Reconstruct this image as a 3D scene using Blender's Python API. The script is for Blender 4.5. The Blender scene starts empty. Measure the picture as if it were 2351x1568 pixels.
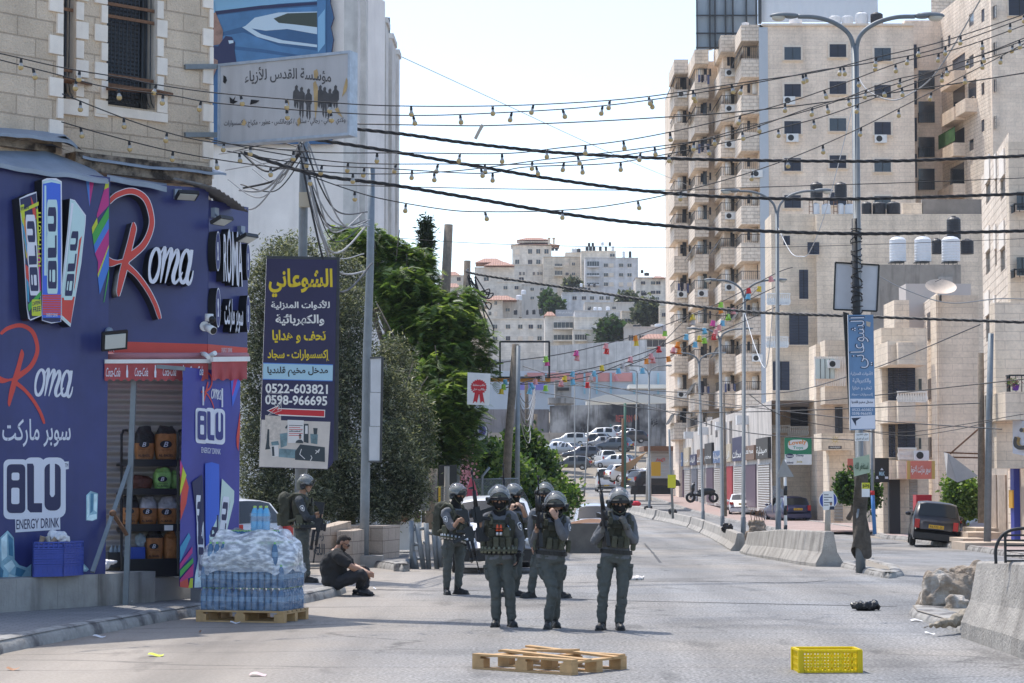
import bpy,math,random
import numpy as np
from mathutils import Vector,Matrix,noise
rad=math.radians
R=random.Random(7)
SC=bpy.context.scene
COL=SC.collection
# ---------------- camera, world, sun, exposure ----------------
F,CX,CY,EYE=5000.0,1175.5,783.5,1.82
PIT=math.atan((1105-CY)/F)
cam=bpy.data.objects.new('camera',bpy.data.cameras.new('camera'))
COL.objects.link(cam)
cam.location=(0,0,EYE)
cam.rotation_euler=(math.pi/2+PIT,0,0)
cam.data.sensor_width=36
cam.data.lens=36*F/2351
cam.data.clip_start=.5
cam.data.clip_end=4000
SC.camera=cam
SUN_EL,SUN_AZ=62,147
sd=Vector((math.sin(rad(SUN_AZ))*math.cos(rad(SUN_EL)),math.cos(rad(SUN_AZ))*math.cos(rad(SUN_EL)),-math.sin(rad(SUN_EL))))
w=bpy.data.worlds.new('World')
SC.world=w
w.use_nodes=True
nt=w.node_tree
sky=nt.nodes.new('ShaderNodeTexSky')
sky.sky_type='NISHITA'
sky.sun_disc=False
sky.sun_elevation=rad(SUN_EL)
sky.sun_rotation=rad(SUN_AZ+180)
sky.altitude=700
sky.air_density=1.0
sky.dust_density=2.2
sky.ozone_density=.5
nt.links.new(sky.outputs[0],nt.nodes['Background'].inputs[0])
nt.nodes['Background'].inputs[1].default_value=.15
sun=bpy.data.objects.new('sun',bpy.data.lights.new('sun','SUN'))
COL.objects.link(sun)
sun.data.energy=2.5
sun.data.angle=rad(.5)
sun.data.color=(1,.95,.88)
sun.rotation_euler=sd.to_track_quat('-Z','Y').to_euler()
SC.view_settings.view_transform='Standard'
SC.view_settings.look='None'
SC.view_settings.exposure=0.9
SC.view_settings.gamma=1
SC.cycles.max_bounces=6
SC.cycles.diffuse_bounces=4
SC.cycles.glossy_bounces=3
SC.cycles.transmission_bounces=6
SC.cycles.transparent_max_bounces=12
SC.cycles.volume_bounces=0
SC.cycles.use_denoising=True
# ---------------- pixel rays (photo width 2351) ----------------
_CP,_SP=math.cos(PIT),math.sin(PIT)
def ray(px,py):
 u,v=(px-CX)/F,(CY-py)/F
 return Vector((u,_CP-v*_SP,_SP+v*_CP))
def W(px,py,d):
 r=ray(px,py)
 return Vector((0,0,EYE))+r*(d/r.y)
def gz(y):
 return float(np.interp(y,[-50,45,60,78,100,130,160,200,230,270,300,340,400,550,700,1200],[0,0,-.25,-.5,-.6,-.55,-.3,.3,.95,6,9,14,24,50,56,40]))
def G(px,py,z=0):
 r=ray(px,py); d=20.0
 for i in range(60):d=.5*d+.5*min(260,(gz(d)+z-EYE)/r.z*r.y)
 return Vector((0,0,EYE))+r*(d/r.y)
 # ---------------- mesh collector ----------------
class MB:
 def __init__(s):
  s.v,s.f,s.m,s.sm=[],[],[],[]
 def add(s,vs,fs,m=0,sm=False,T=None):
  b=len(s.v)
  s.v+=[tuple(T@Vector(p))for p in vs]if T is not None else[tuple(p)for p in vs]
  s.f+=[tuple(i+b for i in f)for f in fs]
  s.m+=[m]*len(fs)
  s.sm+=[sm]*len(fs)
  return s
 def poly(s,pts,m=0):
  return s.add(pts,[tuple(range(len(pts)))],m)
 def hexa(s,p,m=0):
  return s.add(p,[(3,2,1,0),(4,5,6,7),(0,1,5,4),(1,2,6,5),(2,3,7,6),(3,0,4,7)],m)
 def box(s,c,d,m=0,rz=0,T=None):
  x,y,z=d[0]/2,d[1]/2,d[2]/2
  M=Matrix.Translation(c)@Matrix.Rotation(rz,4,'Z')
  if T is not None:M=T@M
  return s.hexa([tuple(M@Vector(q))for q in((-x,-y,-z),(x,-y,-z),(x,y,-z),(-x,y,-z),(-x,-y,z),(x,-y,z),(x,y,z),(-x,y,z))],m)
 def bar(s,a,b,wx,wz,m=0,up=(0,0,1)):
  a,b=Vector(a),Vector(b)
  t=(b-a).normalized()
  sx=t.cross(Vector(up))
  if sx.length<1e-3:sx=t.cross(Vector((1,0,0)))
  sx.normalize(); sz=sx.cross(t)
  q=[(-1,-1),(1,-1),(1,1),(-1,1)]
  return s.hexa([a+sx*i*wx/2+sz*j*wz/2 for i,j in q]+[b+sx*i*wx/2+sz*j*wz/2 for i,j in q],m)
 def prism(s,pts,vec,m=0,m2=None):
  n=len(pts); vec=Vector(vec)
  pts=[Vector(p)for p in pts]
  s.add(pts+[p+vec for p in pts],[tuple(reversed(range(n))),tuple(range(n,2*n))],m)
  b=len(s.v)-2*n
  for i in range(n):
   j=(i+1)%n
   s.f.append((b+i,b+j,b+n+j,b+n+i)); s.m.append(m if m2 is None else m2); s.sm.append(False)
  return s
 def tube(s,path,r,n=6,m=0,cap=True,sm=True):
  path=[Vector(p)for p in path]
  k=len(path)
  rs=r if hasattr(r,'__len__')else[r]*k
  vs,fs=[],[]
  nrm=None
  for i,p in enumerate(path):
   t=(path[min(i+1,k-1)]-path[max(i-1,0)])
   t=t.normalized()if t.length>1e-9 else Vector((0,0,1))
   if nrm is None:
    nrm=t.cross(Vector((0,0,1)))
    if nrm.length<1e-2:nrm=t.cross(Vector((1,0,0)))
   nrm=nrm-t*nrm.dot(t)
   nrm.normalize()
   bn=t.cross(nrm)
   for j in range(n):
    a=2*math.pi*j/n
    vs.append(p+(nrm*math.cos(a)+bn*math.sin(a))*rs[i])
  for i in range(k-1):
   for j in range(n):
    j2=(j+1)%n
    fs.append((i*n+j,i*n+j2,(i+1)*n+j2,(i+1)*n+j))
  s.add(vs,fs,m,sm)
  if cap:
   b=len(s.v)-len(vs)
   for q in(tuple(b+j for j in reversed(range(n))),tuple(b+(k-1)*n+j for j in range(n))):
    s.f.append(q); s.m.append(m); s.sm.append(False)
  return s
 def cyl(s,a,b,r,r2=None,n=12,m=0):
  return s.tube([a,b],[r,r if r2 is None else r2],n,m)
 def lathe(s,prof,n=16,T=None,m=0,sm=True):
  vs,fs=[],[]
  for r,z in prof:
   for j in range(n):
    a=2*math.pi*j/n
    vs.append((r*math.cos(a),r*math.sin(a),z))
  for i in range(len(prof)-1):
   for j in range(n):
    j2=(j+1)%n
    fs.append((i*n+j,i*n+j2,(i+1)*n+j2,(i+1)*n+j))
  return s.add(vs,fs,m,sm,T)
 def ball(s,c,r,n=10,m=0,T=None,z0=-1,z1=1):
  r=r if hasattr(r,'__len__')else(r,r,r)
  k=max(4,n//2+1)
  a0,a1=math.asin(z0),math.asin(z1)
  M=Matrix.Translation(c)@Matrix.Diagonal((r[0],r[1],r[2],1))
  if T is not None:M=T@M
  return s.lathe([(max(1e-4,math.cos(a0+(a1-a0)*i/k)),math.sin(a0+(a1-a0)*i/k))for i in range(k+1)],n,M,m)
 def grid(s,fn,nu,nv,m=0,sm=True):
  vs=[fn(i/nu,j/nv)for j in range(nv+1)for i in range(nu+1)]
  fs=[(j*(nu+1)+i,j*(nu+1)+i+1,(j+1)*(nu+1)+i+1,(j+1)*(nu+1)+i)for j in range(nv)for i in range(nu)]
  return s.add(vs,fs,m,sm)
 def build(s,name,mats,parent=None):
  me=bpy.data.meshes.new(name)
  v=np.array(s.v,dtype=np.float64).reshape(-1,3)
  if parent is not None:
   M=np.array(wmat(parent).inverted())
   v=v@M[:3,:3].T+M[:3,3]
  return mesh_obj(name,v,s.f,mats,parent,s.m,s.sm)
def wmat(o):
 M=Matrix.LocRotScale(o.location,o.rotation_euler,o.scale)
 return wmat(o.parent)@M if o.parent else M
def mesh_obj(name,v,faces,mats,parent=None,mi=None,sm=None):
 me=bpy.data.meshes.new(name)
 v=np.asarray(v,dtype=np.float64)
 if isinstance(faces,np.ndarray):
  nf,k=faces.shape
  loops=faces.ravel().astype(np.int32)
  starts=(np.arange(nf)*k).astype(np.int32)
 else:
  nf=len(faces)
  ln=np.array([len(f)for f in faces],dtype=np.int32)
  loops=np.array([i for f in faces for i in f],dtype=np.int32)
  starts=np.concatenate([[0],np.cumsum(ln)[:-1]]).astype(np.int32)
 me.vertices.add(len(v)); me.vertices.foreach_set('co',v.ravel())
 me.loops.add(len(loops)); me.loops.foreach_set('vertex_index',loops)
 me.polygons.add(nf); me.polygons.foreach_set('loop_start',starts)
 if mi is not None:me.polygons.foreach_set('material_index',np.array(mi,dtype=np.int32))
 me.update(calc_edges=True)
 if sm is not None:me.polygons.foreach_set('use_smooth',np.array(sm,dtype=bool))
 nrm=np.zeros(nf*3); me.polygons.foreach_get('normal',nrm); nrm=nrm.reshape(-1,3)
 tot=np.zeros(nf,dtype=np.int32); me.polygons.foreach_get('loop_total',tot)
 n=np.repeat(nrm,tot,axis=0)
 p=v[loops]
 flat=np.abs(n[:,2])>.75
 h=np.maximum(np.hypot(n[:,0],n[:,1]),1e-6)
 u=np.where(flat,p[:,0],(-n[:,1]*p[:,0]+n[:,0]*p[:,1])/h)
 w_=np.where(flat,p[:,1],p[:,2])
 uv=me.uv_layers.new(name='UVMap')
 uv.data.foreach_set('uv',np.stack([u,w_],1).ravel())
 for m in(mats if isinstance(mats,(list,tuple))else[mats]):
  me.materials.append(m)
 o=bpy.data.objects.new(name,me)
 COL.objects.link(o)
 if parent is not None:o.parent=parent
 return o
def tag(o,label,cat,group=None):
 o['label']=label; o['category']=cat
 if group:o['group']=group
 return o
def kind(o,k):
 o['kind']=k
 return o
def thing(name,label,cat,loc=(0,0,0),rz=0,group=None):
 o=bpy.data.objects.new(name,None)
 COL.objects.link(o)
 o.location=loc; o.rotation_euler=(0,0,rz)
 o.empty_display_size=.2
 return tag(o,label,cat,group)
def dup(root,loc,rz=0,label=None,rot=None,scale=None):
 r=root.copy(); COL.objects.link(r)
 r.location=loc
 r.rotation_euler=rot if rot else(0,0,rz)
 if scale:r.scale=scale
 if label:r['label']=label
 for ch in root.children:
  c=ch.copy(); COL.objects.link(c); c.parent=r
  for g in ch.children:
   d=g.copy(); COL.objects.link(d); d.parent=c
 return r
 # ---------------- materials ----------------
MT={}
def mat(name,col,rough=.65,metal=0,nz=None,bump=None,spec=.5,var2=None,streak=0,em=None,coat=0,alpha=1,trans=0,obj=False):
 """col base; nz (scale, amount) tonal noise; bump (scale, strength, dist); var2 (col, scale, lo, hi) second colour by noise; streak vertical stains"""
 if name in MT:return MT[name]
 m=bpy.data.materials.new(name); MT[name]=m
 m.use_nodes=True
 N,L=m.node_tree.nodes,m.node_tree.links
 b=N['Principled BSDF']
 b.inputs['Roughness'].default_value=rough
 b.inputs['Metallic'].default_value=metal
 b.inputs['Specular IOR Level'].default_value=spec
 b.inputs['Base Color'].default_value=(*col,1)
 if coat:b.inputs['Coat Weight'].default_value=coat
 if alpha<1:b.inputs['Alpha'].default_value=alpha
 if trans:b.inputs['Transmission Weight'].default_value=trans
 if em:
  b.inputs['Emission Color'].default_value=(*em[:3],1); b.inputs['Emission Strength'].default_value=em[3]
 src=None
 if obj:pos=N.new('ShaderNodeTexCoord').outputs['Object']
 else:pos=N.new('ShaderNodeNewGeometry').outputs['Position']
 def noi(scale,vec=None,detail=4,rough_=.6):
  t=N.new('ShaderNodeTexNoise'); t.inputs['Scale'].default_value=scale
  t.inputs['Detail'].default_value=detail; t.inputs['Roughness'].default_value=rough_
  L.new(vec or pos,t.inputs['Vector']); return t.outputs['Fac']
 def ramp(fac,lo,hi,a=0,b_=1):
  r=N.new('ShaderNodeMapRange'); r.inputs[1].default_value=lo; r.inputs[2].default_value=hi
  r.inputs[3].default_value=a; r.inputs[4].default_value=b_
  L.new(fac,r.inputs[0]); return r.outputs[0]
 def mix(fac,a,b_,typ='MIX'):
  x=N.new('ShaderNodeMixRGB'); x.blend_type=typ
  for k,s in((0,fac),(1,a),(2,b_)):
   if isinstance(s,(int,float)):x.inputs[k].default_value=s
   elif isinstance(s,tuple):x.inputs[k].default_value=(*s[:3],1)
   else:L.new(s,x.inputs[k])
  return x.outputs[0]
 c=tuple(col)
 if var2:c=mix(ramp(noi(var2[1]),var2[2],var2[3]),c,tuple(var2[0]))
 if streak:
  mp=N.new('ShaderNodeMapping'); mp.inputs['Scale'].default_value=(1,1,.12); L.new(pos,mp.inputs[0])
  c=mix(ramp(noi(2.3,mp.outputs[0]),.5,.72,0,streak),c,(.09,.08,.07))
 if nz:c=mix(1.0,c,ramp(noi(nz[0],detail=6),.25,.75,1-nz[1],1+nz[1]),'MULTIPLY')
 if not isinstance(c,tuple):L.new(c,b.inputs['Base Color'])
 if bump:
  bp=N.new('ShaderNodeBump'); bp.inputs['Strength'].default_value=bump[1]
  bp.inputs['Distance'].default_value=bump[2]if len(bump)>2 else.02
  L.new(noi(bump[0],detail=5),bp.inputs['Height']); L.new(bp.outputs[0],b.inputs['Normal'])
 return m
def stone(name,c1,c2,mortar,bw,bh,rough=.85,bump=.4,tex=25,ms=.012,amt=.15,sq=0.5):
 """coursed stone blocks from the metre UVs"""
 if name in MT:return MT[name]
 m=bpy.data.materials.new(name); MT[name]=m
 m.use_nodes=True
 N,L=m.node_tree.nodes,m.node_tree.links
 b=N['Principled BSDF']; b.inputs['Roughness'].default_value=rough
 b.inputs['Specular IOR Level'].default_value=.25
 uv=N.new('ShaderNodeTexCoord').outputs['UV']
 br=N.new('ShaderNodeTexBrick')
 br.offset=sq
 for k,val in(('Color1',(*c1,1)),('Color2',(*c2,1)),('Mortar',(*mortar,1)),('Scale',1),('Mortar Size',ms),('Mortar Smooth',.3),('Bias',0),('Brick Width',bw),('Row Height',bh)):
  br.inputs[k].default_value=val
 L.new(uv,br.inputs['Vector'])
 pos=N.new('ShaderNodeNewGeometry').outputs['Position']
 def noi(scale,detail=5):
  t=N.new('ShaderNodeTexNoise'); t.inputs['Scale'].default_value=scale; t.inputs['Detail'].default_value=detail
  L.new(pos,t.inputs['Vector']); return t.outputs['Fac']
 def mr(f,a,b_):
  r=N.new('ShaderNodeMapRange'); r.inputs[1].default_value=.3; r.inputs[2].default_value=.7; r.inputs[3].default_value=a; r.inputs[4].default_value=b_
  L.new(f,r.inputs[0]); return r.outputs[0]
 x=N.new('ShaderNodeMixRGB'); x.blend_type='MULTIPLY'; x.inputs[0].default_value=1
 L.new(br.outputs['Color'],x.inputs[1]); L.new(mr(noi(1.1),1-amt,1+amt),x.inputs[2])
 x2=N.new('ShaderNodeMixRGB'); x2.blend_type='MULTIPLY'; x2.inputs[0].default_value=1
 L.new(x.outputs[0],x2.inputs[1]); L.new(mr(noi(tex),.9,1.08),x2.inputs[2])
 mp=N.new('ShaderNodeMapping'); mp.inputs['Scale'].default_value=(1,1,.1); L.new(pos,mp.inputs[0])
 ts=N.new('ShaderNodeTexNoise'); ts.inputs['Scale'].default_value=1.1; ts.inputs['Detail'].default_value=6; L.new(mp.outputs[0],ts.inputs['Vector'])
 x3=N.new('ShaderNodeMixRGB'); x3.blend_type='MULTIPLY'; x3.inputs[0].default_value=1
 L.new(x2.outputs[0],x3.inputs[1]); L.new(mr(ts.outputs['Fac'],1.06,.80),x3.inputs[2])
 L.new(x3.outputs[0],b.inputs['Base Color'])
 mth=N.new('ShaderNodeMath'); mth.operation='SUBTRACT'
 L.new(noi(tex,6),mth.inputs[0]); L.new(br.outputs['Fac'],mth.inputs[1])
 bp=N.new('ShaderNodeBump'); bp.inputs['Strength'].default_value=bump; bp.inputs['Distance'].default_value=.03
 L.new(mth.outputs[0],bp.inputs['Height']); L.new(bp.outputs[0],b.inputs['Normal'])
 return m
def stripes(name,col,period,axis='u',rough=.5,strength=.5,dist=.02,dark=.0,metal=0,nz=None):
 """corrugation / slats along the metre UVs"""
 if name in MT:return MT[name]
 m=mat(name,col,rough,metal,nz=nz)
 N,L=m.node_tree.nodes,m.node_tree.links
 b=N['Principled BSDF']
 uv=N.new('ShaderNodeTexCoord').outputs['UV']
 sx=N.new('ShaderNodeSeparateXYZ'); L.new(uv,sx.inputs[0])
 a=N.new('ShaderNodeMath'); a.operation='MULTIPLY'; a.inputs[1].default_value=2*math.pi/period
 L.new(sx.outputs[0 if axis=='u' else 1],a.inputs[0])
 s_=N.new('ShaderNodeMath'); s_.operation='SINE'; L.new(a.outputs[0],s_.inputs[0])
 bp=N.new('ShaderNodeBump'); bp.inputs['Strength'].default_value=strength; bp.inputs['Distance'].default_value=dist
 L.new(s_.outputs[0],bp.inputs['Height']); L.new(bp.outputs[0],b.inputs['Normal'])
 return m
def glassy(name,col,rough=.06,spec=.6):
 return mat(name,col,rough,0,spec=spec)
 # ---------------- planes on which flat things are drawn from photo pixels ----------------
class Plane:
 def __init__(s,a,b,c):
  s.o=Vector(a); s.n=(Vector(b)-s.o).cross(Vector(c)-s.o).normalized()
  if s.n.dot(Vector((0,0,EYE))-s.o)<0:s.n=-s.n
 def at(s,px,py,off=0):
  r=ray(px,py); e=Vector((0,0,EYE))
  return e+r*(((s.o-e).dot(s.n)+off)/r.dot(s.n))
class Facade(Plane):
 def __init__(s,pa,da,pb,db,py=1000):
  a,b=W(pa,py,da),W(pb,py,db)
  s.o=Vector((a.x,a.y,0)); s.t=Vector((b.x-a.x,b.y-a.y,0)); s.len=s.t.length; s.t.normalize()
  s.n=Vector((s.t.y,-s.t.x,0))
 def sz(s,px,py):
  p=s.at(px,py); return(p-s.o).dot(s.t),p.z
 def P(s,u,z,off=0):
  return s.o+s.t*u+Vector((0,0,z))+s.n*off
 def wall(s,mb,s0,s1,z0,z1,holes=(),dep=.2,m=0,mr=None,off=0):
  mr=m if mr is None else mr
  us=sorted({s0,s1,*[h[0]for h in holes],*[h[2]for h in holes]})
  zs=sorted({z0,z1,*[h[1]for h in holes],*[h[3]for h in holes]})
  us=[u for u in us if s0<=u<=s1]; zs=[z for z in zs if z0<=z<=z1]
  for i in range(len(us)-1):
   for j in range(len(zs)-1):
    cu,cz=(us[i]+us[i+1])/2,(zs[j]+zs[j+1])/2
    if any(h[0]<cu<h[2]and h[1]<cz<h[3]for h in holes):continue
    mb.poly([s.P(us[i],zs[j],off),s.P(us[i+1],zs[j],off),s.P(us[i+1],zs[j+1],off),s.P(us[i],zs[j+1],off)],m)
  for h in holes:
   c=[(h[0],h[1]),(h[2],h[1]),(h[2],h[3]),(h[0],h[3])]
   for i in range(4):
    a,b=c[i],c[(i+1)%4]
    mb.poly([s.P(*a,off),s.P(*a,off-dep),s.P(*b,off-dep),s.P(*b,off)],mr)
 def slab(s,mb,u0,z0,u1,z1,o0,o1,m=0):
  c=[(u0,z0),(u1,z0),(u1,z1),(u0,z1)]
  mb.hexa([s.P(*q,o1)for q in c]+[s.P(*q,o0)for q in c][::1],m)if False else mb.hexa([s.P(u0,z0,o1),s.P(u1,z0,o1),s.P(u1,z0,o0),s.P(u0,z0,o0),s.P(u0,z1,o1),s.P(u1,z1,o1),s.P(u1,z1,o0),s.P(u0,z1,o0)],m)
 def pxslab(s,mb,x0,y0,x1,y1,o0,o1,m=0):
  u0,z1=s.sz(x0,y0); u1,z0=s.sz(x1,y1)
  s.slab(mb,min(u0,u1),min(z0,z1),max(u0,u1),max(z0,z1),o0,o1,m)
 def rect(s,x0,y0,x1,y1):
  xm,ym=(x0+x1)/2,(y0+y1)/2
  u0,u1=s.sz(x0,ym)[0],s.sz(x1,ym)[0]; z1,z0=s.sz(xm,y0)[1],s.sz(xm,y1)[1]
  return(min(u0,u1),min(z0,z1),max(u0,u1),max(z0,z1))
def pshape(mb,pl,pts,off=.004,thick=0,m=0,m2=None):
 front=[pl.at(x,y,off)for x,y in pts]
 if thick:mb.prism([p-pl.n*thick for p in front],pl.n*thick,m,m2)
 else:mb.poly(front,m)
def ribbon(pts,ws):
 P=[Vector((x,y))for x,y in pts]
 L_,R_=[],[]
 for i,p in enumerate(P):
  t=(P[min(i+1,len(P)-1)]-P[max(i-1,0)]).normalized()
  n=Vector((-t.y,t.x)); w_=(ws[i]if hasattr(ws,'__len__')else ws)/2
  L_.append(p+n*w_); R_.append(p-n*w_)
 return L_,R_
def pribbon(mb,pl,pts,ws,off=.004,thick=0,m=0,m2=None):
 L_,R_=ribbon(pts,ws)
 k=len(pts)
 fr=[pl.at(*q,off)for q in L_]+[pl.at(*q,off)for q in R_]
 mb.add(fr,[(i,i+1,k+i+1,k+i)for i in range(k-1)],m)
 if thick:
  bk=[p-pl.n*thick for p in fr]
  b=len(mb.v); m2=m if m2 is None else m2
  loop=list(range(k))+list(range(2*k-1,k-1,-1))
  mb.add(fr+bk,[(loop[i],loop[(i+1)%(2*k)],2*k+loop[(i+1)%(2*k)],2*k+loop[i])for i in range(2*k)],m2)
def catmull(pts,n=6):
 P=[Vector(p)for p in pts]; out=[]
 for i in range(len(P)-1):
  a,b,c,d=P[max(i-1,0)],P[i],P[i+1],P[min(i+2,len(P)-1)]
  for k in range(n):
   t=k/n
   out.append(.5*(2*b+(c-a)*t+(2*a-5*b+4*c-d)*t*t+(3*b-a-3*c+d)*t**3))
 out.append(P[-1])
 return out
def rrect(x0,y0,x1,y1,r,n=4):
 o=[]
 for cx,cy,a0 in((x1-r,y0+r,-90),(x1-r,y1-r,0),(x0+r,y1-r,90),(x0+r,y0+r,180)):
  o+=[(cx+r*math.cos(rad(a0+90*k/n)),cy+r*math.sin(rad(a0+90*k/n)))for k in range(n+1)]
 return o
 # ---------------- lettering ----------------
_AF={}
_c=0xFE80
for ch,k in zip('ءآأؤإئابةتثجحخدذرزسشصضطظعغفقكلمنهوىي',(1,2,2,2,2,4,2,4,2,4,4,4,4,4,2,2,2,2,4,4,4,4,4,4,4,4,4,4,4,4,4,4,4,2,2,4)):
 _AF[ch]=(_c,k); _c+=k
_LA={'آ':0xFEF5,'أ':0xFEF7,'إ':0xFEF9,'ا':0xFEFB}
def arab(s):
 out=[]; i=0; joined=False
 while i<len(s):
  ch=s[i]
  if ch not in _AF:out.append(ch); joined=False; i+=1; continue
  if ch=='ل' and i+1<len(s)and s[i+1]in _LA:
   out.append(chr(_LA[s[i+1]]+(1 if joined else 0))); joined=False; i+=2; continue
  c,k=_AF[ch]
  nxt=i+1<len(s)and s[i+1]in _AF and s[i+1]!='ء'
  if k==4:
   out.append(chr(c+(3 if joined and nxt else 2 if nxt else 1 if joined else 0))); joined=nxt
  else:
   out.append(chr(c+(1 if joined and k>1 else 0))); joined=False
  i+=1
 return ''.join(reversed(out))
_TX={}
def glyphs(s,bold=0,shear=0):
 key=(s,bold,shear)
 if key not in _TX:
  c=bpy.data.curves.new('t','FONT'); c.body=s; c.offset=bold; c.shear=shear; c.resolution_u=3
  o=bpy.data.objects.new('t',c); COL.objects.link(o)
  me=o.evaluated_get(bpy.context.evaluated_depsgraph_get()).to_mesh()
  v=np.array([q.co[:2]for q in me.vertices]).reshape(-1,2)
  f=[tuple(p.vertices)for p in me.polygons]
  bpy.data.objects.remove(o); bpy.data.curves.remove(c)
  _TX[key]=(v,f)
 return _TX[key]
def ptext(mb,pl,s,x0,y0,x1,y1,m=0,off=.006,thick=0,bold=0,slope=0,m2=None,rot=0,shear=0,arc=0):
 """text s stretched into photo rectangle on plane pl; slope = px down per px right"""
 if any(c in _AF for c in s):s=arab(s)
 v,f=glyphs(s,bold,shear)
 if not len(v):return
 lo,hi=v.min(0),v.max(0)
 t=(v-lo)/np.maximum(hi-lo,1e-6)
 if rot==90:t=np.stack([1-t[:,1],t[:,0]],1)
 pts=[]
 for a,b in t:
  px=x0+(x1-x0)*a
  py=y1-(y1-y0)*b+slope*(px-x0)+arc*(4*(a-.5)**2-1)
  pts.append(pl.at(px,py,off))
 mb.add(pts,f,m)
 if thick:
  ed={}
  for q in f:
   for i in range(len(q)):
    a,b=q[i],q[(i+1)%len(q)]
    if(b,a)in ed:del ed[(b,a)]
    else:ed[(a,b)]=1
  k=len(pts)
  mb.add(pts+[p-pl.n*thick for p in pts],[(a,b,b+k,a+k)for a,b in ed],m if m2 is None else m2)
def pline(mb,pl,pts,wd,m=0,off=.005):
 for a,b in zip(pts,pts[1:]):pribbon(mb,pl,[a,b],wd,off,0,m)
 # ---------------- shared materials ----------------
M_asph=mat('asphalt',(.20,.20,.20),.78,nz=(.35,.10),bump=(90,.6,.012),var2=((.245,.225,.20),.12,.42,.62),spec=.45)
def _asphalt_extra():
 m=M_asph; N,L=m.node_tree.nodes,m.node_tree.links
 b=N['Principled BSDF']; src=b.inputs['Base Color'].links[0].from_socket
 pos=N.new('ShaderNodeNewGeometry').outputs['Position']
 t=N.new('ShaderNodeTexNoise'); t.inputs['Scale'].default_value=30; t.inputs['Detail'].default_value=3; L.new(pos,t.inputs['Vector'])
 r=N.new('ShaderNodeMapRange'); r.inputs[1].default_value=.36; r.inputs[2].default_value=.66; r.inputs[3].default_value=.52; r.inputs[4].default_value=1.62  # random speckle, contrast raised so the pale grains paint in glints
 L.new(t.outputs['Fac'],r.inputs[0])
 x=N.new('ShaderNodeMixRGB'); x.blend_type='MULTIPLY'; x.inputs[0].default_value=1
 L.new(src,x.inputs[1]); L.new(r.outputs[0],x.inputs[2])
 sp=N.new('ShaderNodeSeparateXYZ'); L.new(pos,sp.inputs[0])
 r2=N.new('ShaderNodeMapRange'); r2.inputs[1].default_value=-1.5; r2.inputs[2].default_value=-4.6
 n2=N.new('ShaderNodeTexNoise'); n2.inputs['Scale'].default_value=.5; n2.inputs['Detail'].default_value=5; L.new(pos,n2.inputs['Vector'])
 ad=N.new('ShaderNodeMath'); ad.operation='MULTIPLY_ADD'; ad.inputs[1].default_value=-3.2
 L.new(n2.outputs['Fac'],ad.inputs[0]); L.new(sp.outputs[0],ad.inputs[2]); L.new(ad.outputs[0],r2.inputs[0])
 y=N.new('ShaderNodeMixRGB'); y.inputs[2].default_value=(.34,.29,.235,1)
 ml=N.new('ShaderNodeMath'); ml.operation='MULTIPLY'; ml.inputs[1].default_value=.75
 L.new(r2.outputs[0],ml.inputs[0]); L.new(ml.outputs[0],y.inputs[0]); L.new(x.outputs[0],y.inputs[1])
 mp=N.new('ShaderNodeMapping'); mp.inputs['Scale'].default_value=(.16,.55,1); L.new(pos,mp.inputs[0])
 v=N.new('ShaderNodeTexVoronoi'); v.feature='DISTANCE_TO_EDGE'; v.inputs['Scale'].default_value=1.1
 n3=N.new('ShaderNodeTexNoise'); n3.inputs['Scale'].default_value=1.3; n3.inputs['Detail'].default_value=6; L.new(mp.outputs[0],n3.inputs['Vector'])
 va=N.new('ShaderNodeMixRGB'); va.inputs[0].default_value=.35; L.new(mp.outputs[0],va.inputs[1]); L.new(n3.outputs['Color'],va.inputs[2]); L.new(va.outputs[0],v.inputs['Vector'])
 r3=N.new('ShaderNodeMapRange'); r3.inputs[1].default_value=.0; r3.inputs[2].default_value=.012; r3.inputs[3].default_value=.55; r3.inputs[4].default_value=1
 L.new(v.outputs['Distance'],r3.inputs[0])
 z=N.new('ShaderNodeMixRGB'); z.blend_type='MULTIPLY'; z.inputs[0].default_value=1
 L.new(y.outputs[0],z.inputs[1]); L.new(r3.outputs[0],z.inputs[2])
 out=z.outputs[0]
 for sc,lo,hi,a,b_ in(((.9,.045,1),.35,.66,1.14,.74),((.35,.35,1),.56,.68,1.0,.68),((1.7,.5,1),.60,.68,1.0,.72)):
  m2=N.new('ShaderNodeMapping'); m2.inputs['Scale'].default_value=sc; m2.inputs['Location'].default_value=(sc[0]*7,3,0); L.new(pos,m2.inputs[0])
  t2=N.new('ShaderNodeTexNoise'); t2.inputs['Scale'].default_value=1; t2.inputs['Detail'].default_value=5; L.new(m2.outputs[0],t2.inputs['Vector'])
  r5=N.new('ShaderNodeMapRange'); r5.inputs[1].default_value=lo; r5.inputs[2].default_value=hi; r5.inputs[3].default_value=a; r5.inputs[4].default_value=b_; L.new(t2.outputs['Fac'],r5.inputs[0])
  q=N.new('ShaderNodeMixRGB'); q.blend_type='MULTIPLY'; q.inputs[0].default_value=1; L.new(out,q.inputs[1]); L.new(r5.outputs[0],q.inputs[2]); out=q.outputs[0]
 L.new(out,b.inputs['Base Color'])
_asphalt_extra()
M_dust=mat('dusty_earth',(.27,.235,.19),.95,nz=(1.2,.2),bump=(12,.6,.05))
M_pave=stone('grey_pavers',(.30,.29,.28),(.25,.245,.24),(.16,.15,.14),.22,.11,bump=.3,tex=40,ms=.006)
M_pinkpave=stone('pink_pavers',(.42,.31,.28),(.38,.30,.27),(.25,.2,.18),.2,.1,bump=.2,tex=30,ms=.005)
M_conc=mat('concrete',(.40,.375,.34),.9,nz=(3,.16),bump=(30,.4,.02),streak=.35)
M_kerb=mat('kerb_stone',(.33,.315,.29),.9,nz=(5,.25),bump=(14,.7,.03),var2=((.14,.13,.125),2.2,.5,.62))
M_steel=mat('galvanised_steel',(.22,.245,.26),.55,.3,nz=(6,.15),bump=(8,.1,.01))
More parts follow.
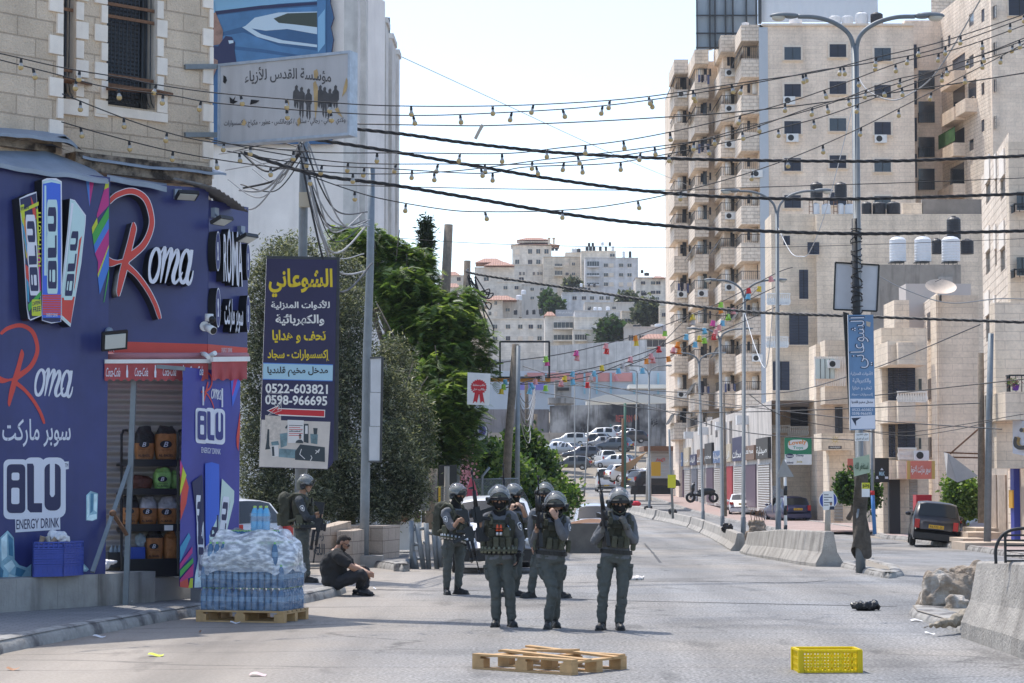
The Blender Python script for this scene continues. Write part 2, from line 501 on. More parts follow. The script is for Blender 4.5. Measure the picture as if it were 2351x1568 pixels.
M_dsteel=mat('dark_steel',(.06,.065,.07),.5,.4,nz=(8,.2))
M_black=mat('black_rubber',(.012,.012,.013),.6)
M_cable=mat('cable_black',(.02,.02,.022),.55)
M_gcable=mat('cable_grey',(.30,.30,.30),.6)
M_white=mat('white_paint',(.78,.78,.76),.5,nz=(4,.08))
M_wood=mat('pale_wood',(.50,.31,.14),.75,nz=(9,.22),bump=(30,.3,.01))
M_rust=mat('rusty_iron',(.20,.105,.06),.85,.1,nz=(20,.35),bump=(50,.4,.01))
# ---------------- ground, road, pavements ----------------
ys=[-60,0,20,40,45,60,78,88,100,115,130,145,160,170,190,210,230,240,250,260,270,285,300,320,340,360,380,400,430,460,500,550,600,700,850,1000]
xs=[-700,-400,-250,-150,-100,-70,-50,-40,-30,-20,-10,0,10,20,30,40,60,80,120,200,350,700]
def hill(x,y):
 z=gz(y)
 if y>260:z+=3.0*noise.noise(Vector((x*.02,y*.02,3)))*min(1,(y-260)/60)
 if y>330 and x>20:z+=min(12,(x-20)*.08)
 if y>330 and x<-5:z+=min(9,(-5-x)*.1)
 return z
mb=MB()
n=len(xs)
mb.add([(x,y,hill(x,y)-.012)for y in ys for x in xs],[(j*n+i,j*n+i+1,(j+1)*n+i+1,(j+1)*n+i)for j in range(len(ys)-1)for i in range(n-1)],0,True)
kind(mb.build('ground',[M_dust]),'structure')
rl=[(-50,-9),(0,-9),(52,-9),(60,-5),(75,-1),(100,0),(130,2.2),(150,3.5),(180,6),(215,7.5),(235,7)]
mb=MB(); vs=[]; fs=[]
yy=[-50,-10,0,15,30,45,52,60,69,78,88,100,115,130,145,160,170,185,200,215,230,235]
for y in yy:
 x0=float(np.interp(y,[a for a,b in rl],[b for a,b in rl]))
 x1=float(np.interp(y,[-50,60,110,150,190,235],[16,16,15,14.5,14,12.5]))
 for k in range(9):vs.append((x0+(x1-x0)*k/8,y,gz(y)+.004+.05*math.sin(math.pi*k/8)*0))
fs=[(j*9+i,j*9+i+1,(j+1)*9+i+1,(j+1)*9+i)for j in range(len(yy)-1)for i in range(8)]
mb.add(vs,fs,0,True)
kind(mb.build('road',[M_asph]),'structure')
def kerb(mb,path,wd=.2,h=.14,m=0,inward=1,jit=.02):
 """worn kerb along ground points; inward = +1 pavement to the left of the walking direction"""
 P=[]
 for a,b in zip(path,path[1:]):
  k=max(2,int((Vector(b)-Vector(a)).length/.25))
  P+=[Vector(a).lerp(Vector(b),i/k)for i in range(k)]
 P.append(Vector(path[-1]))
 vs,fs=[],[]
 prof=[(-.05,-.03),(-.045,.03),(-.02,h*.75),(.03,h+.012),(wd*.6,h+.02),(wd,h+.01),(wd,-.03)]
 for i,p in enumerate(P):
  t=(P[min(i+1,len(P)-1)]-P[max(0,i-1)]).normalized()
  nn=Vector((-t.y,t.x,0))*inward
  for a,z in prof:
   q=p+nn*a+Vector((0,0,z))
   q+=Vector((noise.noise(q*2.1),noise.noise(q*2.3+Vector((9,0,0))),noise.noise(q*3)*.6))*jit
   vs.append(q)
 k=len(prof)
 fs=[(i*k+j,i*k+j+1,(i+1)*k+j+1,(i+1)*k+j)for i in range(len(P)-1)for j in range(k-1)]
 mb.add(vs,fs,m,True)
 for b in(0,(len(P)-1)*k):mb.add([vs[b+j]for j in range(k)],[tuple(range(k))],m)
def pavement(name,kpx,back,m,h=.14,inward=1,wd=.2):
 kp=[G(x,y)for x,y in kpx]
 mb=MB(); mb.poly([p+Vector((0,0,h))for p in kp]+[Vector((x,y,h))for x,y in back],0)
 kerb(mb,kp,wd,h,1,inward)
 return kind(mb.build(name,[m,M_kerb]),'structure')
pavement('shop_pavement',[(-330,1620),(0,1500),(120,1475),(240,1452),(350,1431),(455,1413),(560,1402),(700,1384),(760,1371),(790,1360),(780,1349),(735,1339)],[(-4.6,41.5),(-11,41.5),(-14,30),(-12,16)],M_pave)
pavement('side_pavement',[(700,1288),(808,1297),(880,1305),(924,1313),(937,1306)],[(-2.7,58),(-9,60),(-12,52)],M_pave,.15)
rk=[(2600,1310),(2351,1283),(2220,1262),(2115,1246),(2080,1240),(2030,1236),(2000,1225),(1950,1215),(1880,1203),(1800,1193)]
mb=MB(); kp=[G(*q)for q in rk]
n_=len(kp); mb.add([p+Vector((0,0,.14))for p in kp]+[Vector((44,p.y,p.z+.14))for p in kp],[(i,i+1,n_+i+1,n_+i)for i in range(n_-1)],0)
kerb(mb,kp,.2,.14,1,-1)
kind(mb.build('shopside_pavement',[M_pinkpave,M_kerb]),'structure')
mb=MB()
vs=[]
for y in(100,115,130,145,160,200,220):
 for x in(13+(y-100)*-.002,16,30):vs.append((x,y,gz(y)+.12))
mb.add(vs,[(j*3+i,j*3+i+1,(j+1)*3+i+1,(j+1)*3+i)for j in range(6)for i in range(2)],0)
kerb(mb,[(13+(y-100)*-.002,y,gz(y))for y in(100,130,160,200,220)],.2,.12,1,-1)
kind(mb.build('far_pavement',[M_pinkpave,M_kerb]),'structure')
mb=MB()
kp=[G(*q)for q in[(1935,1302),(1985,1316),(2040,1328),(2070,1322),(2060,1308),(1990,1290)]]
mb.poly([p+Vector((0,0,.1))for p in kp],0); kerb(mb,kp+[kp[0]],.2,.1,1,1)
kp=[G(*q)for q in[(2560,1560),(2351,1492),(2260,1466),(2180,1443),(2105,1420),(2095,1408),(2130,1400),(2300,1410),(2560,1440)]]
mb.poly([p+Vector((0,0,.11))for p in kp][::-1],0); kerb(mb,kp,.42,.1,1,-1,.012)
kind(mb.build('median',[M_dust,M_kerb]),'structure')
mb=MB()
for pts in(((1090,1331),(1300,1336),(1560,1333),(1800,1337),(1900,1332)),((1250,1371),(1420,1378),(1700,1384),(2060,1392)),((850,1352),(1000,1356),(1180,1352)),((1400,1290),(1560,1287),(1800,1283)),((1480,1247),(1500,1270),(1530,1310))):
 P=catmull([G(x,y,.008)for x,y in pts],8)
 for a,b in zip(P,P[1:]):
  s_=(b-a).cross(Vector((0,0,1))).normalized()*(.035+.03*noise.noise(a*3)); mb.add([a+s_,b+s_,b-s_,a-s_],[(0,1,2,3)])
kind(mb.build('road_seams',[mat('tar_seam',(.06,.06,.062),.8)]),'structure')
# ---------------- people ----------------
M_skin=mat('skin',(.42,.24,.16),.55,nz=(30,.1))
M_skin2=mat('skin_tan',(.36,.19,.12),.5,nz=(30,.12))
M_shirt=mat('grey_shirt',(.130,.136,.148),.85,nz=(14,.18),bump=(22,.7,.02))
M_shirtd=mat('dark_shirt',(.045,.052,.060),.85,nz=(14,.18),bump=(22,.7,.02))
M_trou=mat('green_grey_trousers',(.082,.090,.082),.85,nz=(10,.2),bump=(18,.8,.025))
M_vest=mat('olive_vest',(.042,.044,.030),.85,nz=(30,.25),bump=(60,.6,.01))
M_olive=mat('olive_pouch',(.085,.087,.058),.85,nz=(30,.25),bump=(60,.6,.01))
M_shell=mat('olive_shell',(.17,.175,.12),.5)
M_boot=mat('black_boot',(.016,.016,.016),.5,nz=(20,.3),bump=(40,.5,.006))
M_mask=mat('black_mask',(.008,.008,.009),.9,bump=(40,.4,.01))
M_helm=mat('helmet_olive',(.125,.128,.098),.6,nz=(12,.2))
M_helmb=mat('helmet_black',(.018,.019,.021),.45,nz=(10,.2))
M_gun=mat('gun_black',(.014,.014,.015),.42,.2)
M_alu=mat('alu_shell',(.62,.63,.62),.3,.8)
M_orange=mat('orange_flare',(.75,.10,.03),.45)
M_glove=mat('grey_glove',(.12,.115,.10),.85,nz=(30,.2))
M_eyew=mat('eye_white',(.7,.68,.65),.3)
M_eyeb=mat('eye_dark',(.02,.012,.01),.2)
def _visor():
 m=bpy.data.materials.new('visor_clear'); m.use_nodes=True
 N,L=m.node_tree.nodes,m.node_tree.links
 b=N['Principled BSDF']; b.inputs['Base Color'].default_value=(.34,.37,.42,1); b.inputs['Roughness'].default_value=.08
 b.inputs['Alpha'].default_value=.30; b.inputs['Specular IOR Level'].default_value=1.0; b.inputs['Coat Weight'].default_value=.6
 b.inputs['Coat Roughness'].default_value=.05
 return m
M_visor=_visor()
def remesh(mb,name,mats,parent,vox=.009,smooth=4,disp=None):
 """union of overlapping closed shapes as one continuous skin"""
 o=mb.build(name+'_tmp',[],None)
 r=o.modifiers.new('r','REMESH'); r.mode='VOXEL'; r.voxel_size=vox
 if smooth:
  s=o.modifiers.new('s','SMOOTH'); s.iterations=smooth; s.factor=.5
 me=o.evaluated_get(bpy.context.evaluated_depsgraph_get()).to_mesh()
 v=np.zeros(len(me.vertices)*3); me.vertices.foreach_get('co',v); v=v.reshape(-1,3)
 nr=np.zeros(len(me.vertices)*3); me.vertices.foreach_get('normal',nr); nr=nr.reshape(-1,3)
 f=[tuple(p.vertices)for p in me.polygons]
 old=o.data
 bpy.data.objects.remove(o); bpy.data.meshes.remove(old)
 if disp:
  sc,am,st=disp
  h=np.array([noise.noise(Vector((p[0]*sc,p[1]*sc,p[2]*sc*st)))+.6*noise.noise(Vector((p[0]*sc*2.3+7,p[1]*sc*2.3,p[2]*sc*1.9*st)))for p in v])
  v=v+nr*(h*am)[:,None]
 if parent is not None:
  M=np.array(wmat(parent).inverted()); v=v@M[:3,:3].T+M[:3,3]
 return mesh_obj(name,v,f,mats,parent,None,[True]*len(f))
def limb(mb,pts,rs,n=12,sub=4):
 P=catmull(pts,sub)
 rr=np.interp(np.linspace(0,len(pts)-1,len(P)),range(len(pts)),rs)
 mb.tube(P,list(rr),n)
 mb.ball(P[0],rr[0],10); mb.ball(P[-1],rr[-1],10)
def frame(fwd,up):
 u=Vector(up).normalized(); f=Vector(fwd); f=(f-u*f.dot(u)).normalized()
 r=f.cross(u)
 return Matrix(((r.x,f.x,u.x),(r.y,f.y,u.y),(r.z,f.z,u.z))).to_4x4()
def at_frame(o,M):return Matrix.Translation(o)@M
def hand(mb,wr,dr,pn,thumb=1,curl=.9,k=1.0,spread=.0):
 """wr wrist, dr finger direction, pn palm normal; four fingers and a thumb bent towards pn"""
 d=Vector(dr).normalized(); p=Vector(pn); p=(p-d*p.dot(d)).normalized(); s=d.cross(p)*thumb
 wr=Vector(wr)
 M=Matrix(((s.x,d.x,p.x,0),(s.y,d.y,p.y,0),(s.z,d.z,p.z,0),(0,0,0,1)))
 mb.ball((0,0,0),(.04*k,.052*k,.017*k),12,T=Matrix.Translation(wr+d*.048*k)@M)
 mb.tube([wr-d*.02,wr+d*.03],[.025*k,.03*k],10)
 for i,(x,ln)in enumerate(((.029,.070),(.010,.079),(-.010,.073),(-.028,.057))):
  q=wr+s*x*k+d*.088*k
  c=curl*(1+.12*i); a=c*.55
  path=[q-d*.03*k,q]
  for seg in(.42,.32,.26):
   dirv=(d*math.cos(a)+p*math.sin(a)+s*spread*(1.5-i)*.3)
   q=q+dirv*ln*seg*k; path.append(q); a+=c*.75
  mb.tube(path,[.0098*k,.0096*k,.009*k,.0082*k,.0065*k],8)
  mb.ball(path[-1],.0066*k,6)
 q=wr+s*.03*k+d*.03*k
 t1=q+(s*.62+d*.6+p*.35*curl).normalized()*.042*k
 t2=t1+(s*.15+d*.8+p*.7*curl).normalized()*.034*k
 mb.tube([q-s*.015*k,q,t1,t2],[.013*k,.0125*k,.0105*k,.008*k],8); mb.ball(t2,.008*k,6)
TORSO=((-.16,.13,.10),(-.06,.172,.125),(.08,.168,.122),(.28,.145,.108),(.5,.160,.118),(.70,.178,.122),(.86,.172,.108),(.96,.12,.088),(1.03,.068,.066))
def torso(mb,pel,neck,rt,k=1.0,kd=1.0,lo=-1,hi=2,belly=0):
 up=(neck-pel); H=up.length; u=up.normalized()
 r=(rt-u*rt.dot(u)).normalized(); f=u.cross(r)
 n=20; vs=[]; rings=[t for t in TORSO if lo<=t[0]<=hi]
 for t,a,b in rings:
  c=pel+u*(t*H)+f*belly*max(0,1-abs(t-.3)/.5)*.5
  for j in range(n):
   w_=2*math.pi*j/n
   x,y=math.cos(w_),math.sin(w_)
   e=.8
   x=math.copysign(abs(x)**e,x); y=math.copysign(abs(y)**e,y)
   vs.append(c+r*x*a*k+f*y*(b+belly*max(0,1-abs(t-.3)/.5)*.5)*kd)
 k_=len(rings)
 fs=[(i*n+j,i*n+(j+1)%n,(i+1)*n+(j+1)%n,(i+1)*n+j)for i in range(k_-1)for j in range(n)]
 fs+=[tuple(reversed(range(n))),tuple((k_-1)*n+j for j in range(n))]
 mb.add(vs,fs,0,True)
 return u,r,f,H
def head_shapes(mb,HM,nose=1):
 mb.ball((0,-.012,.035),(.076,.096,.092),16,T=HM)
 mb.ball((0,.022,-.045),(.058,.068,.075),14,T=HM)
 mb.ball((0,.045,-.095),(.033,.035,.028),10,T=HM)
 mb.ball((0,.086,.028),(.05,.014,.013),10,T=HM)
 for sx in(-1,1):
  mb.ball((sx*.043,.062,-.015),(.024,.026,.02),10,T=HM)
  mb.ball((sx*.079,-.012,-.008),(.012,.026,.034),10,T=HM)
 if nose:
  mb.tube([HM@Vector((0,.088,.018)),HM@Vector((0,.106,-.018)),HM@Vector((0,.112,-.032))],[.009,.012,.014],8)
  mb.ball((0,.105,-.034),(.019,.016,.011),8,T=HM)
  mb.ball((0,.088,-.064),(.026,.012,.007),8,T=HM); mb.ball((0,.086,-.076),(.023,.012,.007),8,T=HM)
def eyes(root,HM):
 for sx in(-1,1):
  m=MB(); m.ball((sx*.031,.079,.008),(.0135,.011,.009),10,0,HM); m.ball((sx*.031,.0885,.008),(.006,.0035,.006),8,1,HM)
  m.build('eye',[M_eyew,M_eyeb],root)
  m=MB(); m.ball((sx*.031,.093,.026),(.022,.006,.0045),8,0,HM); m.build('eyebrow',[M_eyeb],root)
def boot(root,ank,toe,sole_z,mt=None):
 m=MB(); t=Vector((toe[0],toe[1],0)).normalized(); s=Vector((t.y,-t.x,0))
 b=Vector((ank.x,ank.y,sole_z))
 M=Matrix(((s.x,t.x,0,b.x),(s.y,t.y,0,b.y),(0,0,1,b.z),(0,0,0,1)))
 m.tube([M@Vector((0,-.005,.26)),M@Vector((0,-.008,.19)),M@Vector((0,-.015,.11)),M@Vector((0,-.02,.05))],[.058,.055,.052,.05],12)
 m.ball((0,-.03,.045),(.045,.055,.05),12,T=M); m.ball((0,.05,.052),(.046,.09,.05),12,T=M); m.ball((0,.135,.042),(.049,.065,.042),12,T=M)
 m.prism([M@Vector((x,y,.002))for x,y in[(-.03,-.085),(.03,-.085),(.045,-.04),(.04,.04),(.053,.12),(.035,.19),(-.035,.19),(-.053,.12),(-.04,.04),(-.045,-.04)]],(0,0,.03))
 o=remesh(m,'boot',[mt or M_boot],root,.009,2)
 q=MB(); q.prism([M@Vector((x*1.04,y*1.02,0))for x,y in[(-.032,-.088),(.032,-.088),(.047,-.04),(.042,.04),(.055,.12),(.037,.195),(-.037,.195),(-.055,.12),(-.042,.04),(-.047,-.04)]],(0,0,.022))
 q.build('sole',[M_black],o)
 l=MB()
 for i in range(5):l.tube([M@Vector((-.03,.045-.013*i,.10+.03*i)),M@Vector((.03,.045-.013*i,.105+.03*i))],.005,5)
 l.build('laces',[M_black],o)
 return M
def rifle(label,grip,muzzle,top,launcher=False,scope=True,sc=1.0):
 g,z=Vector(grip),Vector(muzzle)
 a=(z-g).normalized(); tp=Vector(top); tp=(tp-a*tp.dot(a)).normalized(); s=a.cross(tp)
 M=Matrix(((s.x,a.x,tp.x,g.x),(s.y,a.y,tp.y,g.y),(s.z,a.z,tp.z,g.z),(0,0,0,1)))@Matrix.Diagonal((sc*1.25,sc,sc*1.15,1))
 root=thing('rifle',label,'rifle',g,0,'rifles held by the police')
 m=MB()
 m.box((0,.06,.045),(.036,.2,.06),T=M); m.box((0,.04,.01),(.034,.14,.04),T=M); m.box((0,.05,.085),(.022,.17,.018),T=M)
 m.build('receiver',[M_gun],root)
 m=MB(); m.prism([M@Vector((-.016,y,zz))for y,zz in((.0,.0),(-.03,-.1),(.005,-.105),(.035,0))],M.to_3x3()@Vector((.032,0,0))); m.build('grip',[M_gun],root)
 m=MB(); m.cyl(M@Vector((0,-.04,.05)),M@Vector((0,-.2,.05)),.017); m.prism([M@Vector((-.019,y,zz))for y,zz in((-.1,.075),(-.27,.078),(-.275,-.055),(-.24,-.055),(-.16,.02),(-.1,.025))],M.to_3x3()@Vector((.038,0,0))); m.build('stock',[M_gun],root)
 m=MB(); m.cyl(M@Vector((0,.16,.05)),M@Vector((0,.36,.05)),.028,.024); m.build('handguard',[M_gun],root)
 m=MB(); m.cyl(M@Vector((0,.36,.05)),M@Vector((0,.60,.05)),.0105); m.cyl(M@Vector((0,.56,.05)),M@Vector((0,.61,.05)),.015); m.prism([M@Vector((-.006,y,zz))for y,zz in((.37,.06),(.41,.06),(.395,.115),(.385,.115))],M.to_3x3()@Vector((.012,0,0))); m.build('barrel',[M_gun],root)
 m=MB(); m.prism([M@Vector((-.012,y,zz))for y,zz in((.06,0),(.11,0),(.13,-.09),(.145,-.17),(.095,-.18),(.08,-.09))],M.to_3x3()@Vector((.024,0,0))); m.build('magazine',[M_gun],root)
 if scope:
  m=MB(); m.box((0,.08,.105),(.04,.1,.03),T=M); m.cyl(M@Vector((0,.03,.125)),M@Vector((0,.14,.125)),.022); m.build('sight',[M_gun],root)
 if launcher:
  m=MB(); m.cyl(M@Vector((0,.14,-.005)),M@Vector((0,.42,-.005)),.026); m.cyl(M@Vector((0,.38,-.005)),M@Vector((0,.43,-.005)),.031); m.build('launcher',[M_gun],root)
 return M
def soldier(label,conv,d,J,face,hface,zs,mask=True,sleeves=('L','R'),gloves=(),hands=None,belt=None,flares=False,shirt=None,knee=True,headup=(0,0,1),patch=None,vest=M_vest,toes=None,hair=False,straps=(),lite=False,dup_=0,pack=None,curl=1.0):
 def p(k):
  q=J[k]; x,y=conv(q[0],q[1]); return W(x,y,d+(q[2]if len(q)>2 else 0))
 P={k:p(k)for k in J}
 root=thing('person',label,'person',(P['pel'].x,P['pel'].y,zs),0,'border police officers standing on the road')
 rt=(P['sR']-P['sL']).normalized()
 fw=Vector((*face,0)).normalized()
 if rt.cross(Vector((0,0,1))).dot(fw)>0:pass
 HM=at_frame(P['head'],frame((*hface,0)if len(hface)==2 else hface,headup))
 sh=shirt or M_shirt
 bt=Vector((-fw.y,fw.x,0))
 m=MB()
 torso(m,P['pel'],P['neck'],bt,.9,.9)
 head_shapes(m,HM)
 limb(m,[P['neck']-Vector((0,0,.03)),P['neck'].lerp(P['head'],.45),P['head']-Vector((0,0,.03))],[.062,.056,.055])
 for k in 'LR':
  limb(m,[P['s'+k],P['e'+k],P['w'+k]],[.056,.042,.027])
  hd=(hands or{}).get(k)
  dr=hd[0]if hd else(P['w'+k]-P['e'+k])
  hand(m,P['w'+k],dr,hd[1]if hd else fw,(hd[2]if hd else 1),hd[3]if hd else curl)
  limb(m,[P['h'+k],P['k'+k],P['a'+k]],[.072,.05,.038])
  t=Vector((*((toes or{}).get(k,face)),0)).normalized()
  m.tube([P['a'+k],Vector((P['a'+k].x,P['a'+k].y,zs+.05))+t*.02,Vector((P['a'+k].x,P['a'+k].y,zs+.035))+t*.15],[.038,.036,.03],10)
 remesh(m,'body',[M_skin],root,.0075,2)
 eyes(root,HM)
 m=MB(); u,r,f,H=torso(m,P['pel'],P['neck'],bt,1.07,1.07,-.07,.97)
 for k in 'LR':
  end=P['w'+k]if k in sleeves else P['e'+k].lerp(P['w'+k],.12)
  if k in sleeves:limb(m,[P['s'+k].lerp(P['neck'],.35),P['s'+k],P['e'+k],P['e'+k].lerp(end,.9)],[.078,.076,.062,.043])
  else:limb(m,[P['s'+k].lerp(P['neck'],.35),P['s'+k],P['e'+k],end],[.078,.076,.066,.062])
 m.tube([P['neck']-u*.05,P['neck']+u*.03],[.085,.075],14)
 shirt_o=remesh(m,'shirt',[sh],root,.012,3,(9,.010,1.6))
 m=MB(); torso(m,P['pel'],P['neck'],bt,1.04,1.06,-.17,.1)
 for k in 'LR':
  a=P['k'+k].lerp(P['a'+k],.98)
  q=P['h'+k]
  limb(m,[q+u*.03,q.lerp(P['k'+k],.4),P['k'+k],P['k'+k].lerp(a,.5),a],[.096,.091,.070,.067,.062])
 tr=remesh(m,'trousers',[M_trou],root,.012,3,(8,.013,1.7))
 for k in 'LR':
  c=P['h'+k].lerp(P['k'+k],.42); sx=-1 if k=='L' else 1
  q=MB(); px_=bt*(1 if bt.x>0 else-1)*sx
  FM=at_frame(c+px_*.076,frame(fw,(P['h'+k]-P['k'+k])))
  q.ball((0,0,0),(.045,.07,.10),10,0,FM)
  pk=remesh(q,'cargo_pocket',[M_trou],tr,.012,3,(12,.008,1))
  q=MB(); q.box((0,0,.075),(.088,.14,.05),T=FM)
  remesh(q,'pocket_flap',[M_trou],tr,.01,3)
  if knee:
   q=MB(); KM=at_frame(P['k'+k]+fw*.03,frame(fw,(P['h'+k]-P['k'+k])))
   q.ball((0,0,-.01),(.06,.058,.10),12,0,KM); remesh(q,'knee_patch',[M_trou],tr,.011,3,(10,.006,2))
   q=MB(); c2=P['k'+k].lerp(P['a'+k],.52)
   q.tube([c2+Vector((0,0,.012)),c2-Vector((0,0,.012))],[.073,.072],14); remesh(q,'gather',[M_trou],tr,.009,2)
 for k in 'LR':
  boot(root,P['a'+k],(toes or{}).get(k,face),zs)
 m=MB(); torso(m,P['pel'],P['neck'],bt,1.17,1.28,.27,.87)
 for sx in(-1,1):
  m.tube([P['neck']-u*.06+r*sx*.115+f*.10,P['neck']+u*.005+r*sx*.12,P['neck']-u*.06+r*sx*.115-f*.10],[.036,.034,.036],10)
 vo=remesh(m,'vest',[vest],root,.012,3,(14,.006,1))
 hw=.165
 if f.dot(fw)<0:f=-f
 if r.dot(bt)<0:r=-r
 def TP(x,t,y=0):return P['pel']+u*(t*H)+r*x+f*y
 TM=lambda x,t,y,rot=0:at_frame(TP(x,t,y),frame(f,u))@Matrix.Rotation(rot,4,'Z')
 for i,x in enumerate((-.115,-.04,.04,.115)):
  q=MB(); q.box((0,0,0),(.068,.06,.13),T=TM(x,.33,.178-abs(x)*.35,-x*2.2)); q.box((0,.008,.055),(.072,.06,.045),T=TM(x,.33,.178-abs(x)*.35,-x*2.2))
  remesh(q,'pouch',[M_olive if i%2 else vest],vo,.009,3)
 for x,t,wd,hh in((-.09,.56,.085,.11),(.09,.58,.09,.12),(0,.72,.16,.07)):
  q=MB(); q.box((0,0,0),(wd,.05,hh),T=TM(x,t,.178-abs(x)*.25,-x*1.6)); remesh(q,'chest_pouch',[M_olive if x>0 else vest],vo,.009,3)
 for sx in(-1,1):
  q=MB(); q.box((0,0,0),(.06,.12,.15),T=TM(sx*.205,.3,.0)); remesh(q,'side_pouch',[M_olive],vo,.011,3)
  q=MB(); q.box((0,0,0),(.05,.03,.09),T=TM(sx*.10,.83,.165)); remesh(q,'radio' if sx>0 else 'strap_buckle',[M_gun if sx>0 else M_olive],vo,.009,2)
 if flares:
  for x in(-.022,.022):
   q=MB(); q.cyl(TP(x,.60,.20),TP(x,.74,.185),.02); q.cyl(TP(x,.63,.2),TP(x,.655,.197),.0215,m=1); q.cyl(TP(x,.74,.185),TP(x,.765,.183),.014,m=1)
   q.build('orange_flare',[M_orange,M_gun],vo)
   q=MB(); q.cyl(TP(x,.50,.2),TP(x,.575,.2),.02); q.build('silver_flare',[M_alu],vo)
  q=MB(); q.tube([TP(.10,.74,.16),TP(.12,.69,.165),TP(.14,.63,.165),TP(.13,.62,.17)],.006,6); q.build('carabiner',[mat('carabiner_blue',(.35,.5,.7),.3,.4)],vo)
 n=22
 q=MB(); ring=[(P['pel']+u*(.10*H)+r*math.cos(2*math.pi*i/n)*.193+f*math.sin(2*math.pi*i/n)*.145)for i in range(n+1)]
 for a,b in zip(ring,ring[1:]):q.bar(a,b,.02,.05)
 bo=q.build('belt',[M_gun],root)
 if belt:
  bm,tilt,off=belt
  for i in range(n):
   a=2*math.pi*(i+.5)/n;
   if math.sin(a)<-.5:continue
   c=P['pel']+u*(off*H)+r*math.cos(a)*.225+f*math.sin(a)*.185+u*tilt*math.cos(a)*.2
   q=MB(); q.cyl(c+u*.045,c-u*.038,.0185,n=10); q.cyl(c-u*.038,c-u*.05,.017,n=10,m=1)
   q.build('cartridge',[bm,M_gun],bo)
  q=MB()
  for i in range(n):
   a,b=2*math.pi*i/n,2*math.pi*(i+1)/n
   if math.sin(a)<-.55:continue
   pt=lambda w_:P['pel']+u*(off*H)+r*math.cos(w_)*.246+f*math.sin(w_)*.206+u*tilt*math.cos(w_)*.2
   q.bar(pt(a),pt(b),.006,.028)
  q.build('bandolier_strap',[M_olive],bo)
 if mask:
  q=MB(); q.ball((0,.018,-.055),(.070,.088,.072),14,T=HM); q.ball((0,-.005,-.03),(.081,.08,.05),12,T=HM)
  q.tube([P['neck']-u*.03,P['neck'].lerp(P['head'],.5),P['head']-Vector((0,0,.05))],[.10,.078,.074],14)
  remesh(q,'face_mask',[M_mask],root,.009,3,(20,.004,1))
 m=MB(); m.ball((0,-.012,.028),(.117,.137,.125),22,T=HM,z0=-.15,z1=1)
 vs=[]; n2=22
 for z_,k2 in((.01,1.0),(-.075,.97)):
  for j in range(n2+1):
   a=math.pi*(.93+1.14*j/n2)
   vs.append(HM@Vector((.117*k2*math.cos(a),-.012+.137*k2*math.sin(a),z_)))
 m.add(vs,[(j,j+1,n2+2+j,n2+1+j)for j in range(n2)],0,True)
 ho=m.build('helmet',[M_helm],root)
 q=MB(); q.tube([HM@Vector((.128*math.cos(a),-.012+.150*math.sin(a),.022))for a in np.linspace(-.25,math.pi+.25,20)],.014,8)
 q.tube([HM@Vector((.126*math.cos(a),-.012+.149*math.sin(a),.003))for a in np.linspace(-.1,math.pi+.1,20)],.012,8)
 q.box((0,.152,.045),(.035,.02,.03),T=HM)
 q.build('visor_band',[M_helmb],ho)
 for sx in(-1,1):
  q=MB(); q.cyl(HM@Vector((sx*.112,-.005,-.02)),HM@Vector((sx*.15,-.005,-.015)),.052,.042,16); q.ball((sx*.152,-.0,.01),(.02,.028,.028),8,T=HM)
  q.build('ear_cup',[M_helmb],ho)
  q=MB(); q.tube([HM@Vector((sx*.108,.02,-.03)),HM@Vector((sx*.075,.05,-.10)),HM@Vector((sx*.02,.065,-.138)),HM@Vector((0,.066,-.14))],.008,6); q.build('chin_strap',[M_olive],ho)
 q=MB()
 TV=HM@Matrix.Translation((0,-.012,.022))@Matrix.Rotation(rad(64),4,'X')
 def vp(a,b):
  th=rad(-78+156*a); ph=rad(-38+76*b)
  return TV@Vector((.150*math.sin(th)*math.cos(ph),.170*math.cos(th)*math.cos(ph),.178*math.sin(ph)))
 q.grid(vp,18,10)
 q.build('visor',[M_visor],ho)
 q=MB()
 for b in(0,1):q.tube([vp(a,b)for a in np.linspace(0,1,14)],.005,6)
 q.build('visor_rim',[M_helmb],ho)
 if hair:
  q=MB(); q.ball((0,-.05,-.06),(.085,.06,.09),12,T=HM); remesh(q,'hair',[mat('brown_hair',(.05,.03,.02),.6)],root,.01,2)
 for k in gloves:
  q=MB(); dr=hands[k][0]; hand(q,P['w'+k],dr,hands[k][1],hands[k][2],hands[k][3],1.1)
  q.tube([P['w'+k]-Vector(dr).normalized()*.05,P['w'+k]+Vector(dr).normalized()*.03],[.04,.036],10)
  remesh(q,'glove',[gloves[k]],root,.0075,1)
 if patch:
  for k,nn in patch.items():
   c=P['s'+k].lerp(P['e'+k],.38); nv=Vector(nn).normalized()
   PM=at_frame(c+nv*.078,frame(nv,(P['s'+k]-P['e'+k])))
   q=MB(); q.prism([PM@Vector((x,-.004,z_))for x,z_ in((-.034,.045),(0,.055),(.034,.045),(.034,-.01),(.018,-.042),(0,-.055),(-.018,-.042),(-.034,-.01))],PM.to_3x3()@Vector((0,.008,0)))
   q.prism([PM@Vector((x*.78,.005,z_*.78))for x,z_ in((-.034,.045),(0,.055),(.034,.045),(.034,-.01),(.018,-.042),(0,-.055),(-.018,-.042),(-.034,-.01))],PM.to_3x3()@Vector((0,.003,0)),1)
   q.box((0,.0095,.006),(.03,.002,.03),0,T=PM); q.box((0,.0095,-.02),(.012,.002,.02),0,T=PM)
   q.build('shoulder_patch',[M_white,mat('patch_navy',(.03,.045,.10),.7)],shirt_o)
 for i,st in enumerate(straps):
  q=MB()
  for a,b in zip(st,st[1:]):q.bar(a,b,.006,.035,up=fw)
  q.build('sling',[M_olive],root)
